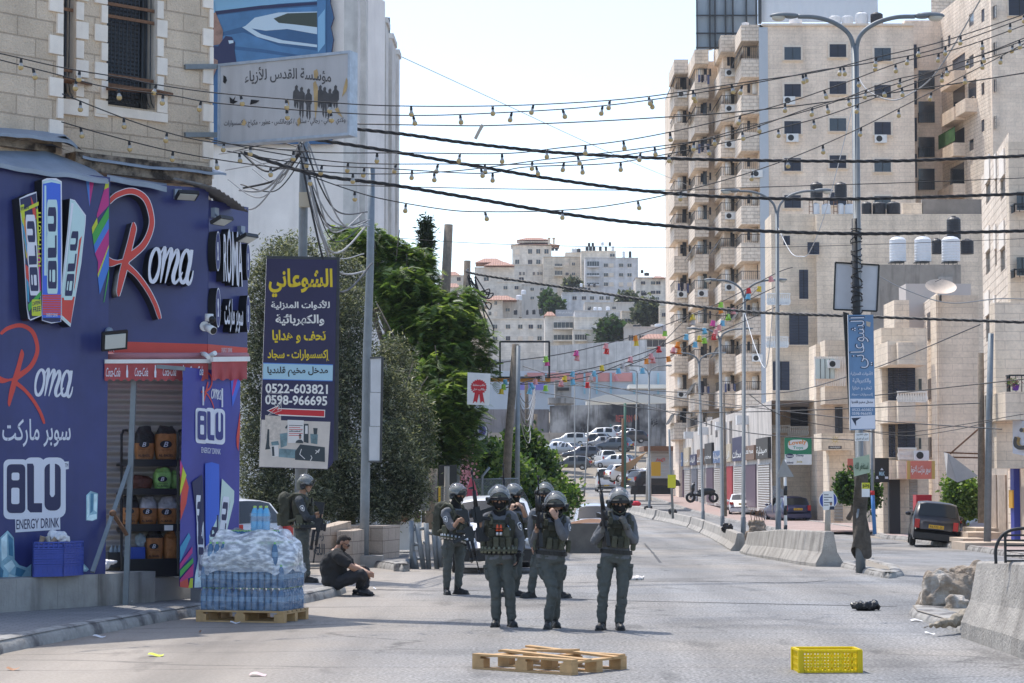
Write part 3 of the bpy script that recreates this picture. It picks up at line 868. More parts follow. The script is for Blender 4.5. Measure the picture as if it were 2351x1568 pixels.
 if pack:
  c=TP(0,.58,-.26)
  BM=at_frame(c,frame(f,u)); b=thing('backpack',pack,'backpack',c)
  q=MB(); q.box((0,0,-.02),(.32,.17,.46),T=BM); q.ball((0,-.02,.2),(.17,.11,.12),12,T=BM); q.ball((0,-.06,-.12),(.14,.09,.14),12,T=BM)
  bo_=remesh(q,'bag',[M_vest],b,.015,6,(9,.014,1))
  for z_ in(-.05,.12):
   q=MB(); q.box((0,-.075,z_),(.34,.06,.03),T=BM); q.build('compression_strap',[M_olive],b)
  q=MB(); q.box((0,-.115,-.14),(.22,.07,.2),T=BM); remesh(q,'front_pocket',[M_olive],b,.012,4,(14,.008,1))
  for sx in(-1,1):
   q=MB(); q.tube([BM@Vector((sx*.12,.07,.2)),BM@Vector((sx*.13,.17,.27)),BM@Vector((sx*.13,.30,.25)),BM@Vector((sx*.12,.40,.10)),BM@Vector((sx*.16,.33,-.08)),BM@Vector((sx*.2,.16,-.16)),BM@Vector((sx*.15,.05,-.18))],.022,8); q.build('shoulder_strap',[M_olive],b)
 return P,HM,TP
cA=lambda x,y:(1079.1+.2343*x,1090.6+.2343*y)
cB=lambda x,y:(1337.4+.2341*x,1090.6+.2341*y)
cC=lambda x,y:(987.3+.18295*x,1090.6+.18295*y)
cD=lambda x,y:(631.4+.1976*x,1067.6+.1976*y)
V=Vector
P,HM,TP=soldier('officer in raised riot visor with two orange flares on the chest and black mask',cA,27.5,dict(pel=(288,800),neck=(290,372),head=(284,240,-.04),sL=(172,428),eL=(98,628,.08),wL=(98,492,-.16),sR=(418,425),eR=(488,620,.05),wR=(476,775,-.05),hL=(215,820),kL=(252,1140,-.03),aL=(255,1400),hR=(362,820),kR=(385,1140,-.03),aR=(405,1402)),(-.02,-1),(.05,-1),0,hands=dict(L=(V((.02,-.2,1)),V((.6,-.5,.1)),-1,1.3),R=(V((-.15,-.12,-1)),V((-1,-.2,0)),-1,.5)),gloves=dict(R=M_mask),belt=(M_shell,0,.16),flares=True,patch=dict(R=(.75,-.66,0)),toes=dict(L=(-.15,-1),R=(.25,-1)))
g=P['wL']+V((.02,-.07,.08))
rifle('rifle held upright beside the officer with orange flares',g,W(*cA(66,40),g.y+.02),(-.85,-.5,.1),sc=1.02)
P,HM,TP=soldier('officer walking forward with a hand pulling a black scarf over the mouth',cA,27.2,dict(pel=(792,800),neck=(826,405),head=(838,305,-.05),sL=(712,460,.03),eL=(640,640,.08),wL=(652,545,-.17),sR=(930,465),eR=(912,595,-.22),wR=(848,425,-.27),hL=(722,820),kL=(808,1140,-.12),aL=(768,1405,-.10),hR=(862,820),kR=(838,1150,.05),aR=(830,1395,.16)),(.02,-1),(-.05,-1),0,mask=False,hair=True,hands=dict(L=(V((.05,-.2,1)),V((.8,-.4,.1)),-1,1.3),R=(V((-.5,.05,.86)),V((-.3,1,.1)),-1,.55)),patch=dict(R=(.85,-.5,0)),toes=dict(L=(-.1,-1),R=(.2,-1)))
m=MB(); m.tube([P['neck']-V((0,0,.07)),P['neck']+V((0,-.01,.03)),P['head']-V((0,.03,.07))],[.125,.105,.085],16); m.ball((0,.04,-.075),(.075,.078,.05),12,T=HM)
remesh(m,'neck_scarf',[M_mask],[o for o in bpy.data.objects if o.name.startswith('person')][-1],.009,3,(18,.008,1))
g=P['wL']+V((.02,-.07,.07))
rifle('rifle held upright in front of the officer covering the mouth',g,W(*cA(654,62),g.y+.05),(.3,-.9,0),launcher=True)
P,HM,TP=soldier('officer in black mask gripping the rifle sling, belt buckle showing, rightmost of the group',cB,26.9,dict(pel=(325,790),neck=(358,380),head=(362,268,-.04),sL=(250,452),eL=(118,645,.02),wL=(205,535,-.26),sR=(468,450),eR=(502,645,-.02),wR=(424,490,-.26),hL=(248,820),kL=(205,1130,-.03),aL=(190,1420),hR=(405,820),kR=(392,1130,-.03),aR=(362,1422)),(0,-1),(.04,-1),0,hands=dict(L=(V((.1,-.15,1)),V((.7,-.4,.1)),-1,1.3),R=(V((-.45,-.1,.9)),V((-.6,.7,0)),-1,1.5)),gloves=dict(L=M_glove,R=M_glove),toes=dict(L=(-.3,-1),R=(.1,-1)),straps=[[W(*cB(228,250),26.55),W(*cB(300,380),26.6),W(*cB(360,470),26.66)]])
g=P['wL']+V((.0,-.07,.08))
rifle('rifle with a sling pointing up beside the rightmost officer',g,W(*cB(146,10),g.y+.03),(.25,-.95,0),launcher=False,sc=1.03)
m=MB(); q=P['wR'].lerp(P['eR'],.16); m.cyl(q+V((-.02,-.035,.0)),q+V((.015,-.055,0)),.024); m.tube([q+V((.04*math.cos(a),.04*math.sin(a),.02*math.cos(a)))for a in np.linspace(0,6.28,14)],.011,6)
m.build('wristwatch',[M_gun],[o for o in bpy.data.objects if o.name.startswith('person')][-1])
P,HM,TP=soldier('officer in profile with silver grenade rounds round the waist and a green backpack',cC,35.3,dict(pel=(300,815),neck=(315,395),head=(345,245,-.03),sL=(190,490,-.16),eL=(270,655,-.26),wL=(360,560,-.36),sR=(430,480,.16),eR=(470,660,.05),wR=(500,735,-.12),hL=(238,840,-.07),kL=(218,1130,-.10),aL=(208,1385,-.07),hR=(365,845,.07),kR=(372,1130,.02),aR=(352,1390,.05)),(.72,-.69),(.78,-.62),0,sleeves=('R',),hands=dict(L=(V((1,-.3,.1)),V((.2,.9,0)),-1,1.3),R=(V((.3,-.3,-1)),V((-.8,-.3,0)),-1,1.0)),belt=(M_alu,-.25,.02),patch=dict(L=(-.35,-.93,0)),toes=dict(L=(.2,-1),R=(.85,-.5)),pack='green army backpack worn by the officer with silver rounds')
rifle('rifle hanging muzzle down in front of the officer with silver rounds',W(*cC(440,690),34.75),W(*cC(578,1272),34.7),(.9,.2,.3),sc=1.18,launcher=True)
P,HM,TP=soldier('officer in dark jacket facing right on the pavement by the seated man',cD,36.5,dict(pel=(325,740),neck=(300,352),head=(352,232,0),sL=(285,430,-.19),eL=(375,615,-.22),wL=(470,605,-.22),sR=(300,425,.19),eR=(380,600,.2),wR=(470,570,.05),hL=(330,770,-.09),kL=(345,1020,-.10),aL=(372,1265,-.09),hR=(310,770,.09),kR=(290,1010,.08),aR=(335,1270,.10)),(1,-.12),(.97,-.22),.14,mask=False,shirt=M_shirtd,sleeves=('L','R'),hands=dict(L=(V((1,.1,.2)),V((0,.6,.6)),-1,1.1),R=(V((1,-.2,.2)),V((0,-.6,-.6)),1,1.1)),belt=(M_shell,0,.10),patch=dict(L=(.1,-1,0)),toes=dict(L=(1,-.15),R=(.9,.25)),pack='large green backpack on the officer in the dark jacket')
rifle('rifle hanging across the front of the officer on the pavement',W(*cD(475,640),36.2),W(*cD(396,1150),36.1),(.95,.0,-.2),launcher=True,sc=1.15)
P,HM,TP=soldier('officer behind the others raising a bare hand to the mouth, only partly visible',cA,34.7,dict(pel=(440,700),neck=(425,335),head=(432,195,0),sL=(385,400,-.1),eL=(350,500,-.25),wL=(402,345,-.3),sR=(470,395,.12),eR=(545,430,-.1),wR=(512,315,-.25),hL=(415,730,-.05),kL=(410,960,-.06),aL=(355,1120,-.05),hR=(455,730,.07),kR=(460,960,0),aR=(440,1125,.05)),(.8,-.6),(.85,-.5),0,sleeves=(),hands=dict(L=(V((.3,-.2,1)),V((.6,.6,0)),-1,1.2),R=(V((-.6,-.3,.5)),V((-.5,.5,-.5)),-1,1.2)),toes=dict(L=(-.6,-1),R=(.95,-.3)))
rifle('rifle barrel rising behind the officer raising a hand',W(*cA(372,260),34.9),W(*cA(362,-20),34.9),(-1,-.3,0),sc=1.0)
soldier('officer standing behind the one covering the mouth, one arm hanging',cA,34.3,dict(pel=(745,730),neck=(735,345),head=(735,185,-.02),sL=(620,385),eL=(598,560,.05),wL=(612,700,0),sR=(850,385),eR=(885,560,.05),wR=(880,690,0),hL=(690,760),kL=(625,960,-.03),aL=(600,1130),hR=(800,760),kR=(850,960),aR=(880,1140)),(.05,-1),(-.1,-1),0,hands=dict(L=(V((.1,-.1,-1)),V((.9,-.2,0)),1,.7),R=(V((0,-.1,-1)),V((-.9,-.2,0)),-1,.7)),toes=dict(L=(-.85,-.6),R=(.9,-.5)))
rifle('rifle hanging on the officer standing behind the others',W(*cA(760,560),33.95),W(*cA(690,800),33.95),(.8,-.5,0))
# ---------------- seated man ----------------
def seated_man():
 d=35.0
 p=lambda x,y,o=0:W(*cD(x,y),d+o)
 pel,neck,head=p(660,1350),p(722,985,0),p(792,905)
 root=thing('person','bearded man in glasses and black clothes sitting cross-legged on the kerb','person',p(680,1450))
 fw=V((.97,-.22,0))
 HM=at_frame(head,frame((.86,-.12,-.48),(.5,0,.87)))
 bt=V((-fw.y,fw.x,0))*-1
 A=dict(sL=p(735,1060,-.2),eL=p(905,1190,-.27),wL=p(1072,1262,-.16),sR=p(760,1050,.2),eR=p(930,1180,.25),wR=p(1075,1245,.05))
 Lg=dict(hL=p(690,1380,-.1),kL=p(1010,1262,-.24),aL=p(985,1440,.02),hR=p(700,1380,.1),kR=p(1035,1215,.22),aR=p(1052,1425,-.02))
 m=MB()
 torso(m,pel,neck,bt,1.1,1.1,belly=.06); head_shapes(m,HM)
 limb(m,[neck-(neck-pel).normalized()*.03,neck.lerp(head,.5),head-V((.01,0,.03))],[.07,.064,.06])
 for k,cu in(('L',1.2),('R',1.2)):
  limb(m,[A['s'+k],A['e'+k],A['w'+k]],[.064,.05,.031])
  limb(m,[A['e'+k],A['e'+k].lerp(A['w'+k],.35),A['w'+k]],[.05,.052,.031])
  limb(m,[Lg['h'+k],Lg['k'+k],Lg['a'+k]],[.09,.06,.045])
 hand(m,A['wL'],V((1,.35,-.25)),V((0,1,-.2)),-1,1.1,1.05); hand(m,A['wR'],V((1,-.25,-.35)),V((0,-1,-.3)),1,1.1,1.05)
 remesh(m,'body',[M_skin2],root,.0075,2)
 eyes(root,HM)
 bl=mat('black_cotton',(.016,.016,.017),.9,nz=(10,.25),bump=(20,.5,.02))
 m=MB(); u=(neck-pel).normalized()
 torso(m,pel,neck,bt,1.2,1.2,-.17,.97,belly=.09)
 mid=pel.lerp(neck,.45)
 m.ball(mid-fw*.05,(.19,.20,.26),16)
 for k in 'LR':limb(m,[A['s'+k].lerp(neck,.4),A['s'+k],A['s'+k].lerp(A['e'+k],.62)],[.095,.094,.088])
 remesh(m,'tshirt',[bl],root,.012,3,(7,.016,1.5))
 m=MB(); m.tube([neck-u*.03,neck+u*.02],[.09,.08],14); remesh(m,'collar',[mat('black_collar',(.03,.03,.033),.9)],root,.01,2)
 m=MB()
 for k in 'LR':limb(m,[Lg['h'+k],Lg['h'+k].lerp(Lg['k'+k],.5),Lg['k'+k],Lg['k'+k].lerp(Lg['a'+k],.55),Lg['a'+k]],[.115,.105,.088,.075,.06])
 torso(m,pel,neck,bt,1.15,1.15,-.17,.1)
 remesh(m,'trousers',[mat('black_denim',(.022,.022,.026),.85,nz=(12,.25),bump=(20,.5,.02))],root,.012,3,(8,.014,1.5))
 for(ax,ay,o,tx,ty)in((945,1462,-.1,.95,-.2),(1000,1470,-.22,.8,-.5)):
  M=at_frame(p(ax,ay,o),frame((tx,ty,.02),(-.15,-.4,.9)))
  m=MB(); m.ball((0,0,.0),(.045,.07,.045),12,T=M); m.ball((0,.09,-.005),(.05,.10,.04),12,T=M); m.ball((0,.17,-.012),(.05,.06,.032),12,T=M)
  s=remesh(m,'shoe',[M_boot],root,.009,3)
  m=MB(); m.prism([M@V((x,y,-.05))for x,y in[(-.035,-.07),(.035,-.07),(.045,.02),(.056,.13),(.035,.225),(-.035,.225),(-.056,.13),(-.045,.02)]],M.to_3x3()@V((0,0,.022))); m.build('sole',[mat('dark_sole',(.05,.05,.052),.8)],s)
 m=MB(); m.ball((0,-.022,.048),(.079,.094,.092),16,T=HM); m.ball((0,-.05,.0),(.0775,.066,.08),12,T=HM); m.ball((0,.035,.108),(.056,.052,.032),12,T=HM)
 remesh(m,'hair',[mat('dark_hair',(.028,.02,.015),.8,nz=(60,.4),bump=(120,.8,.01))],root,.008,2)
 m=MB(); m.ball((0,.028,-.082),(.0605,.072,.045),12,T=HM); m.ball((0,.08,-.058),(.03,.012,.008),8,T=HM)
 for sx in(-1,1):m.tube([HM@V((sx*.072,.0,-.01)),HM@V((sx*.066,.02,-.06)),HM@V((sx*.05,.05,-.09))],[.012,.016,.02],8)
 remesh(m,'beard',[mat('dark_beard',(.035,.024,.018),.85,nz=(60,.4))],root,.008,2)
 m=MB()
 for sx in(-1,1):
  m.tube([HM@V((sx*.034+.024*math.cos(a),.104,.004+.02*math.sin(a)))for a in np.linspace(0,6.283,16)],.0035,6)
  m.tube([HM@V((sx*.058,.102,.01)),HM@V((sx*.082,.03,.012)),HM@V((sx*.083,-.02,0))],.0035,6)
 m.tube([HM@V((-.01,.106,.008)),HM@V((.01,.106,.008))],.003,6)
 m.build('glasses',[M_gun],root)
seated_man()
# ---------------- left: stone house and the shop under it ----------------
cx=lambda c:.26857*c
def c11(x,y):return(.26857*x,.26857*y)
def c12(x,y):return(.26857*x,390.3+.26857*y)
def c13(x,y):return(.26857*x,780.6+.26857*y)
def c14(x,y):return(.26857*x,1148+.26857*y)
M_rstone=stone('rough_cream_stone',(.84,.69,.53),(.74,.60,.45),(.60,.47,.35),.6,.272,bump=.9,tex=38,ms=.010,amt=.14)
M_quoin=mat('smooth_white_stone',(.92,.83,.72),.8,nz=(4,.1),bump=(10,.25,.02),streak=.12)
M_blue=stripes('blue_cladding',(.033,.042,.165),.16,'u',.38,.25,.006,nz=(1.6,.22))
M_blue2=mat('blue_panel',(.038,.046,.175),.32,nz=(1.2,.2),bump=(1.2,.15,.05))
M_red=mat('sign_red',(.62,.055,.04),.4,nz=(3,.06))
M_wht=mat('sign_white',(.70,.72,.80),.45)
M_navy=mat('sign_navy',(.018,.022,.085),.45)
M_blk=mat('sign_black',(.014,.015,.018),.45)
M_flash=mat('grey_sheet_metal',(.28,.33,.40),.5,.2,nz=(3,.15),bump=(6,.3,.03))
M_weath=mat('weathered_ledge',(.30,.24,.18),.95,nz=(7,.5),bump=(16,1,.05),var2=((.07,.055,.045),4,.48,.62))
M_shut=stripes('roller_shutter',(.37,.345,.31),.147,'v',.5,.9,.03,nz=(2,.1))
M_dshut=stripes('dark_shutter',(.075,.08,.088),.06,'v',.55,.8,.02)
PL1=Facade(0,28.6,247,29.75)
PL2=Facade(247,30.1,475,30.75)
PL3=Facade(475,30.75,567,31.6)
BAY=Facade(0,29.2,142,29.95)
MAIN=Facade(142,30.4,487,32.1)
house=thing('stone_house','cream stone house with barred windows above the blue supermarket','house',(-5,31,0))
mb=MB()
u0,z0=BAY.sz(-260,360)[0],5.6
u1=BAY.sz(142,360)[0]
BAY.wall(mb,u0,u1,z0,9.2)
mb.poly([BAY.P(u1,z0),BAY.P(u1,z0,-1.2),BAY.P(u1,9.2,-1.2),BAY.P(u1,9.2)])
mu0,mu1=MAIN.sz(118,300)[0],MAIN.sz(487,300)[0]
w1=MAIN.rect(120,-60,172,226); w2=MAIN.rect(245,-60,358,246)
zt=9.4; zb=MAIN.sz(300,470)[1]
w1=(mu0+.01,w1[1],w1[2],zt-.02); w2=(w2[0],w2[1],w2[2],zt-.02)
MAIN.wall(mb,mu0,mu1,zb,zt,[w1,w2],.28,0,1)
b=MAIN.P(mu1,0)
back=V((-.75,.66,0))
mb.poly([b+V((0,0,zb)),b+back*9+V((0,0,zb)),b+back*9+V((0,0,zt)),b+V((0,0,zt))])
mb.build('wall',[M_rstone,M_quoin],house)
def quoins(pl,xe,side,y0,dy,n,wa,wb,off=.035):
 mb=MB()
 for i in range(n):
  w_=wa if i%2 else wb
  xa,xb=(xe-w_,xe)if side<0 else(xe,xe+w_)
  sl=.15-i*.006
  pl.pxslab(mb,xa,y0+dy*i,xb,y0+dy*(i+1)-.8,-.05,off+.004*(i%2))
 mb.build('quoins',[M_quoin],house)
quoins(BAY,142,-1,-18,48.5,7,13,31)
quoins(MAIN,487,-1,-22,43.3,10,8,23)
quoins(MAIN,172.5,1,-40,44,7,17,28)
quoins(MAIN,244.5,-1,-32,43.3,7,14,29)
quoins(MAIN,358.5,1,-42,43.3,7,14,23)
for q in((217,240,381,282),(140,226,196,268)):
 mb=MB(); MAIN.pxslab(mb,*q,-.05,.05); mb.build('window_sill',[M_quoin],house)
for w_,nb,xs_ in((w2,12,(250,350)),(w1,3,(146,163))):
 wm=MB(); MAIN.slab(wm,w_[0],w_[1],w_[2],w_[3],-.28,-.24,0)
 MAIN.slab(wm,w_[2]-.12,w_[1],w_[2]-.02,w_[3],-.24,-.20,1)
 wo=wm.build('window',[M_dshut,M_dsteel],house)
 bm=MB()
 for i in range(nb):
  x=xs_[0]+(xs_[1]-xs_[0])*i/(nb-1)
  u=MAIN.sz(x,100)[0]
  bm.tube([MAIN.P(u,w_[3]-.1,-.05),MAIN.P(u,w_[1]+.25,-.05),MAIN.P(u,w_[1]+.1,-.01),MAIN.P(u+.02,w_[1]+.03,.03)],.009,6)
 bm.build('window_bars',[M_dsteel],wo)
 for y in((15,43,178,200)if nb>5 else(20,160,186)):
  bm=MB(); u=(w_[0],w_[2]-.02); z=MAIN.sz((xs_[0]+xs_[1])/2,y)[1]
  bm.bar(MAIN.P(u[0]+.02,z,-.03),MAIN.P(u[1],z,-.03),.02,.045); bm.build('rusty_rail',[M_rust],wo)
mb=MB()
for(xa,ya),(xb,yb)in(((244,200),(398,213)),((142,179),(212,190))):
 a,b=MAIN.at(xa,ya,.02),MAIN.at(xb,yb,.02); a1,b1=MAIN.at(xa,ya-2,.38),MAIN.at(xb-34,yb-8,.38)
 mb.add([a,b,b1,a1,a-V((0,0,.04)),b-V((0,0,.04)),b1-V((0,0,.02)),a1-V((0,0,.02))],[(0,1,2,3),(7,6,5,4),(0,4,5,1),(1,5,6,2),(2,6,7,3),(3,7,4,0)])
mb.build('rusty_tray',[M_rust],house)
mb=MB()
BAY.pxslab(mb,-60,310,118,352,-.2,.10)
MAIN.pxslab(mb,150,352,462,428,-.4,.28)
mb.build('ledge',[M_weath],house)
def sheet(mb,front,backp,m=0,drop=.05,k=14,wob=.03):
 f_,b_=catmull(front,k),catmull(backp,k)
 n=min(len(f_),len(b_))
 f_=[f_[int(i*(len(f_)-1)/(n-1))]for i in range(n)]; b_=[b_[int(i*(len(b_)-1)/(n-1))]for i in range(n)]
 vs=[]
 for a,b in zip(f_,b_):
  j=V((0,0,noise.noise(a*3)*wob))
  vs+=[b,a.lerp(b,.5)+j,a+j,a+j+V((0,0,-drop))]
 mb.add(vs,[(i*4+j,i*4+j+1,(i+1)*4+j+1,(i+1)*4+j)for i in range(n-1)for j in range(3)],m,False)
mb=MB()
sheet(mb,[BAY.at(-60,296,.30),BAY.at(60,308,.3),BAY.at(150,318,.3),BAY.at(178,335,.4)],[BAY.at(-60,288,0),BAY.at(60,297,0),BAY.at(140,306,0),BAY.at(150,312,0)])
sheet(mb,[MAIN.at(190,357,.32),MAIN.at(300,376,.34),MAIN.at(420,386,.36),MAIN.at(520,399,.36)],[MAIN.at(190,352,0),MAIN.at(300,370,0),MAIN.at(420,381,0),MAIN.at(490,388,0)],drop=.035)
sheet(mb,[PL1.at(-60,364,.12),PL1.at(60,383,.12),PL1.at(150,398,.12),PL1.at(249,411,.12)],[BAY.at(-60,344,.1),BAY.at(70,347,.1),BAY.at(118,350,.1),MAIN.at(215,388,.25)],drop=.06)
sheet(mb,[PL2.at(246,405,.2),PL2.at(300,413,.2),PL2.at(350,421,.2),PL2.at(383,426,.2)],[MAIN.at(246,400,.2),MAIN.at(300,408,.2),MAIN.at(350,416,.2),MAIN.at(383,420,.2)],drop=.07)
mb.build('metal_flashing',[M_flash],house)
mb=MB()
for(xa,ya,xb,yb)in((150,312,190,345),(120,330,172,352)):
 a,b=BAY.at(xa,ya,.35),BAY.at(xb,yb,.2)
 mb.add([a,b,b+V((-.2,.3,.1)),a+V((-.3,.2,.02))],[(0,1,2,3)],0)
mb.build('torn_flashing',[mat('dark_sheet',(.06,.07,.09),.6)],house)
shop=thing('supermarket','blue clad corner supermarket with red stripe and closed shutter','shop',(-6,30,0))
mb=MB()
a,b=PL1.sz(-300,900)[0],PL1.sz(247,900)[0]
zt1=PL1.sz(150,398)[1]+.02; zl=.45
PL1.slab(mb,a,zl,b,zt1,-.12,0,0)
mb.build('cladding',[M_blue],shop)
mb=MB()
a2,b2=PL2.sz(243,900)[0],PL2.sz(475,900)[0]
zs_=PL2.sz(360,786)[1]; ze=PL2.sz(360,813)[1]; zt2=PL2.sz(300,420)[1]
PL2.slab(mb,a2,zs_,b2,zt2,-.3,0,0); PL2.slab(mb,a2,ze,b2,zs_,-.3,.003,1)
b3=PL3.sz(567,900)[0]
PL3.slab(mb,0,zs_,b3,PL3.sz(520,466)[1],-.3,0,0); PL3.slab(mb,0,ze-.06,b3,zs_,-.3,.003,1)
mb.build('fascia',[M_blue2,M_red],shop)
mb=MB(); SH=Facade(243,30.75,475,31.35)
a,b=SH.sz(225,1000)[0],SH.sz(475,1000)[0]
SH.slab(mb,a,.5,b,SH.sz(300,800)[1],-.05,0,0)
mb.build('roller_shutter',[M_shut],shop)
mb=MB()
PL3.slab(mb,.12,.14,b3,ze-.06,-.35,-.12,0)
mb.build('side_wall',[mat('grey_plaster',(.3,.29,.29),.9,nz=(3,.2))],shop)
mb=MB()
pts=[PL3.at(462,424,.05),PL3.at(500,436,.3),PL3.at(540,462,.35),PL3.at(570,487,.3)]
for i in range(24):
 t=i/24
 def ev(t):
  k=t*3; j=min(2,int(k)); return pts[j].lerp(pts[j+1],k-j)
 p0,p1=ev(t),ev(min(1,t+1/24))
 zz=V((0,0,.03 if i%2 else 0)); zz2=V((0,0,0 if i%2 else.03))
 inn=-PL3.n*.5+V((0,0,.12))
 mb.add([p0+zz,p1+zz2,p1+inn+zz2,p0+inn+zz],[(0,1,2,3)],0)
mb.build('corrugated_eave',[mat('old_corrugated',(.25,.24,.23),.7,.3,nz=(6,.3))],shop)
LF=Facade(0,28.05,357,30.55); led=MB()
ua,ub=LF.sz(-300,1350)[0],LF.sz(357,1350)[0]
zl2=LF.sz(180,1320)[1]
k=40
for i in range(k):
 u,v=ua+(ub-ua)*i/k,ua+(ub-ua)*(i+1)/k
 LF.slab(led,u,.1,v-(.004 if i%3==0 else 0),zl2,-1.3,.01*noise.noise(V((u*1.7,0,0))),0)
lo=led.build('ledge',[mat('stained_concrete',(.36,.345,.32),.9,nz=(3,.2),bump=(20,.5,.03),streak=.8)],None)
tag(lo,'stained grey concrete ledge running along the foot of the blue shop','ledge')
mb=MB(); LF.slab(mb,ub+.01,.1,ub+.75,LF.sz(384,1326)[1],-1.1,-.15,0); LF.slab(mb,ub+.76,.1,ub+1.75,LF.sz(384,1330)[1],-1.1,-.3,0)
tag(mb.build('step',[mat('step_stone',(.40,.39,.37),.8,nz=(3,.15))],None),'low stone step in front of the shop shutter','step')
def roma(mbr,mbw,pl,f,off,thick,kr=1.0,edge=None):
 """red R and white oma drawn as brush strokes; f maps master coordinates to photo pixels"""
 def st(m,pts,ws,mi,o=0,smooth=5):
  P=catmull([V((*q,0))for q in pts],smooth); w_=np.interp(np.linspace(0,len(pts)-1,len(P)),range(len(pts)),ws)
  Q=[f(p.x,p.y)for p in P]
  sc_=abs(f(100,0)[0]-f(0,0)[0])/100; sy_=abs(f(0,100)[1]-f(0,0)[1])/100
  L_,R_=ribbon([(p.x,p.y)for p in P],w_)
  L_=[f(*q)for q in L_]; R_=[f(*q)for q in R_]; n_=len(P)
  fr=[pl.at(*q,off+o)for q in L_]+[pl.at(*q,off+o)for q in R_]
  m.add(fr,[(i,i+1,n_+i+1,n_+i)for i in range(n_-1)],mi)
  if thick:
   bk=[p-pl.n*(thick-.001)for p in fr]; lp=list(range(n_))+list(range(2*n_-1,n_-1,-1))
   m.add(fr+bk,[(lp[i],lp[(i+1)%(2*n_)],2*n_+lp[(i+1)%(2*n_)],2*n_+lp[i])for i in range(2*n_)],1)
 strokes=((((930,275),(1000,212),(1130,178),(1245,245),(1296,400),(1285,520),(1225,640),(1130,725),(1060,790)),(30,42,46,44,38,42,48,58,40)),(((1140,445),(1142,500),(1115,620),(1075,780),(1045,900),(1018,1030),(1015,1078)),(8,46,46,56,54,34,8)),(((1062,800),(1170,895),(1262,1020),(1325,1140),(1355,1225),(1368,1270)),(50,36,34,32,30,18)),(((905,770),(950,790),(1010,785),(1070,772)),(70,62,26,30)))
 for i,(p,w_)in enumerate(strokes):st(mbr,p,w_,0,.0015*i)
 if edge is not None:
  for i,(p,w_)in enumerate(strokes):st(mbr,p,[x+12 for x in w_],edge,-.004-.0007*i)
 def ring(cx_,cy_,rx,ry):return[(cx_+rx*math.cos(a)-.12*ry*math.sin(a),cy_+ry*math.sin(a))for a in np.linspace(-2,4.3,17)]
 st(mbw,ring(1322,812,42,142),[26,30,32,30,26,22,24,30,34,34,30,24,20,22,26,28,26],0,0,2)
 st(mbw,((1362,740),(1390,680),(1410,662),(1402,760),(1372,962)),(8,14,26,34,8),0,.001)
 st(mbw,((1385,850),(1430,720),(1462,668),(1462,740),(1412,965)),(8,16,24,36,8),0,.002)
 st(mbw,((1440,850),(1480,740),(1515,680),(1520,760),(1482,900),(1492,965),(1530,930),(1560,870)),(8,16,26,34,34,26,16,10),0,.003)
 st(mbw,ring(1580,822,38,138),[26,30,32,30,26,22,24,30,34,34,30,24,20,22,26,28,26],0,.004,2)
 st(mbw,((1640,680),(1622,800),(1598,920),(1612,975),(1638,930),(1652,858)),(26,34,32,26,16,8),0,.005)
def blu(mb,pl,f,off,mo,mi,mc,step=.003):
 """BLU logotype: pale outline mo, dark letters mi, pale counters mc; f maps unit square to pixels"""
 S=lambda pts,o,m:pshape(mb,pl,[f(*p)for p in pts],off+o*step,0,m)
 S(rrect(0,.03,.40,1,.09),0,mo); S(rrect(.34,0,.66,.90,.1),.3,mo); S(rrect(.60,0,1,.98,.13),.6,mo); S(rrect(.3,.72,.7,.98,.06),.9,mo)
 S(rrect(.055,.11,.35,.90,.07),1.6,mi)
 S(rrect(.13,.245,.255,.37,.03),2.4,mc); S(rrect(.125,.49,.255,.755,.03),2.4,mc)
 S([(.38,.10),(.47,.10),(.49,.14),(.49,.74),(.62,.74),(.62,.89),(.43,.89),(.385,.84)],1.6,mi)
 S(rrect(.66,.10,.92,.86,.1),1.8,mi); S([(.745,.06),(.825,.06),(.825,.60),(.80,.64),(.77,.64),(.745,.60)],2.4,mc)
cans=thing('can_sign','raised sign of three drink cans on the blue cladding','sign',PL1.at(110,700))
M_cblue=mat('can_blue',(.05,.12,.55),.3,.4); M_csil=mat('can_silver',(.42,.55,.58),.3,.5); M_lime=mat('lime',(.55,.62,.04),.5); M_pink=mat('magenta',(.50,.03,.22),.5); M_teal=mat('teal',(.05,.32,.52),.5); M_orange2=mat('can_orange',(.65,.22,.04),.5); M_grn=mat('leaf_green',(.06,.38,.07),.5)
def can(name,poly,mats,deco):
 mb=MB(); pshape(mb,PL1,[c12(*q)for q in poly],.2,.19,0,1)
 c_=V((sum(q[0]for q in poly)/len(poly),sum(q[1]for q in poly)/len(poly)))
 o=mb.build(name,mats,cans); d_=MB(); deco(d_,lambda x,y:c12(x,y)); d_.build('print',mats+[],o)
 return o
CM=[M_wht,M_blk,M_cblue,M_csil,M_red,M_navy,M_lime,M_pink,M_teal,M_orange2,M_grn]
def S_(mb,pts,m,o=.204):pshape(mb,PL1,[c12(*q)for q in pts],o,0,m)
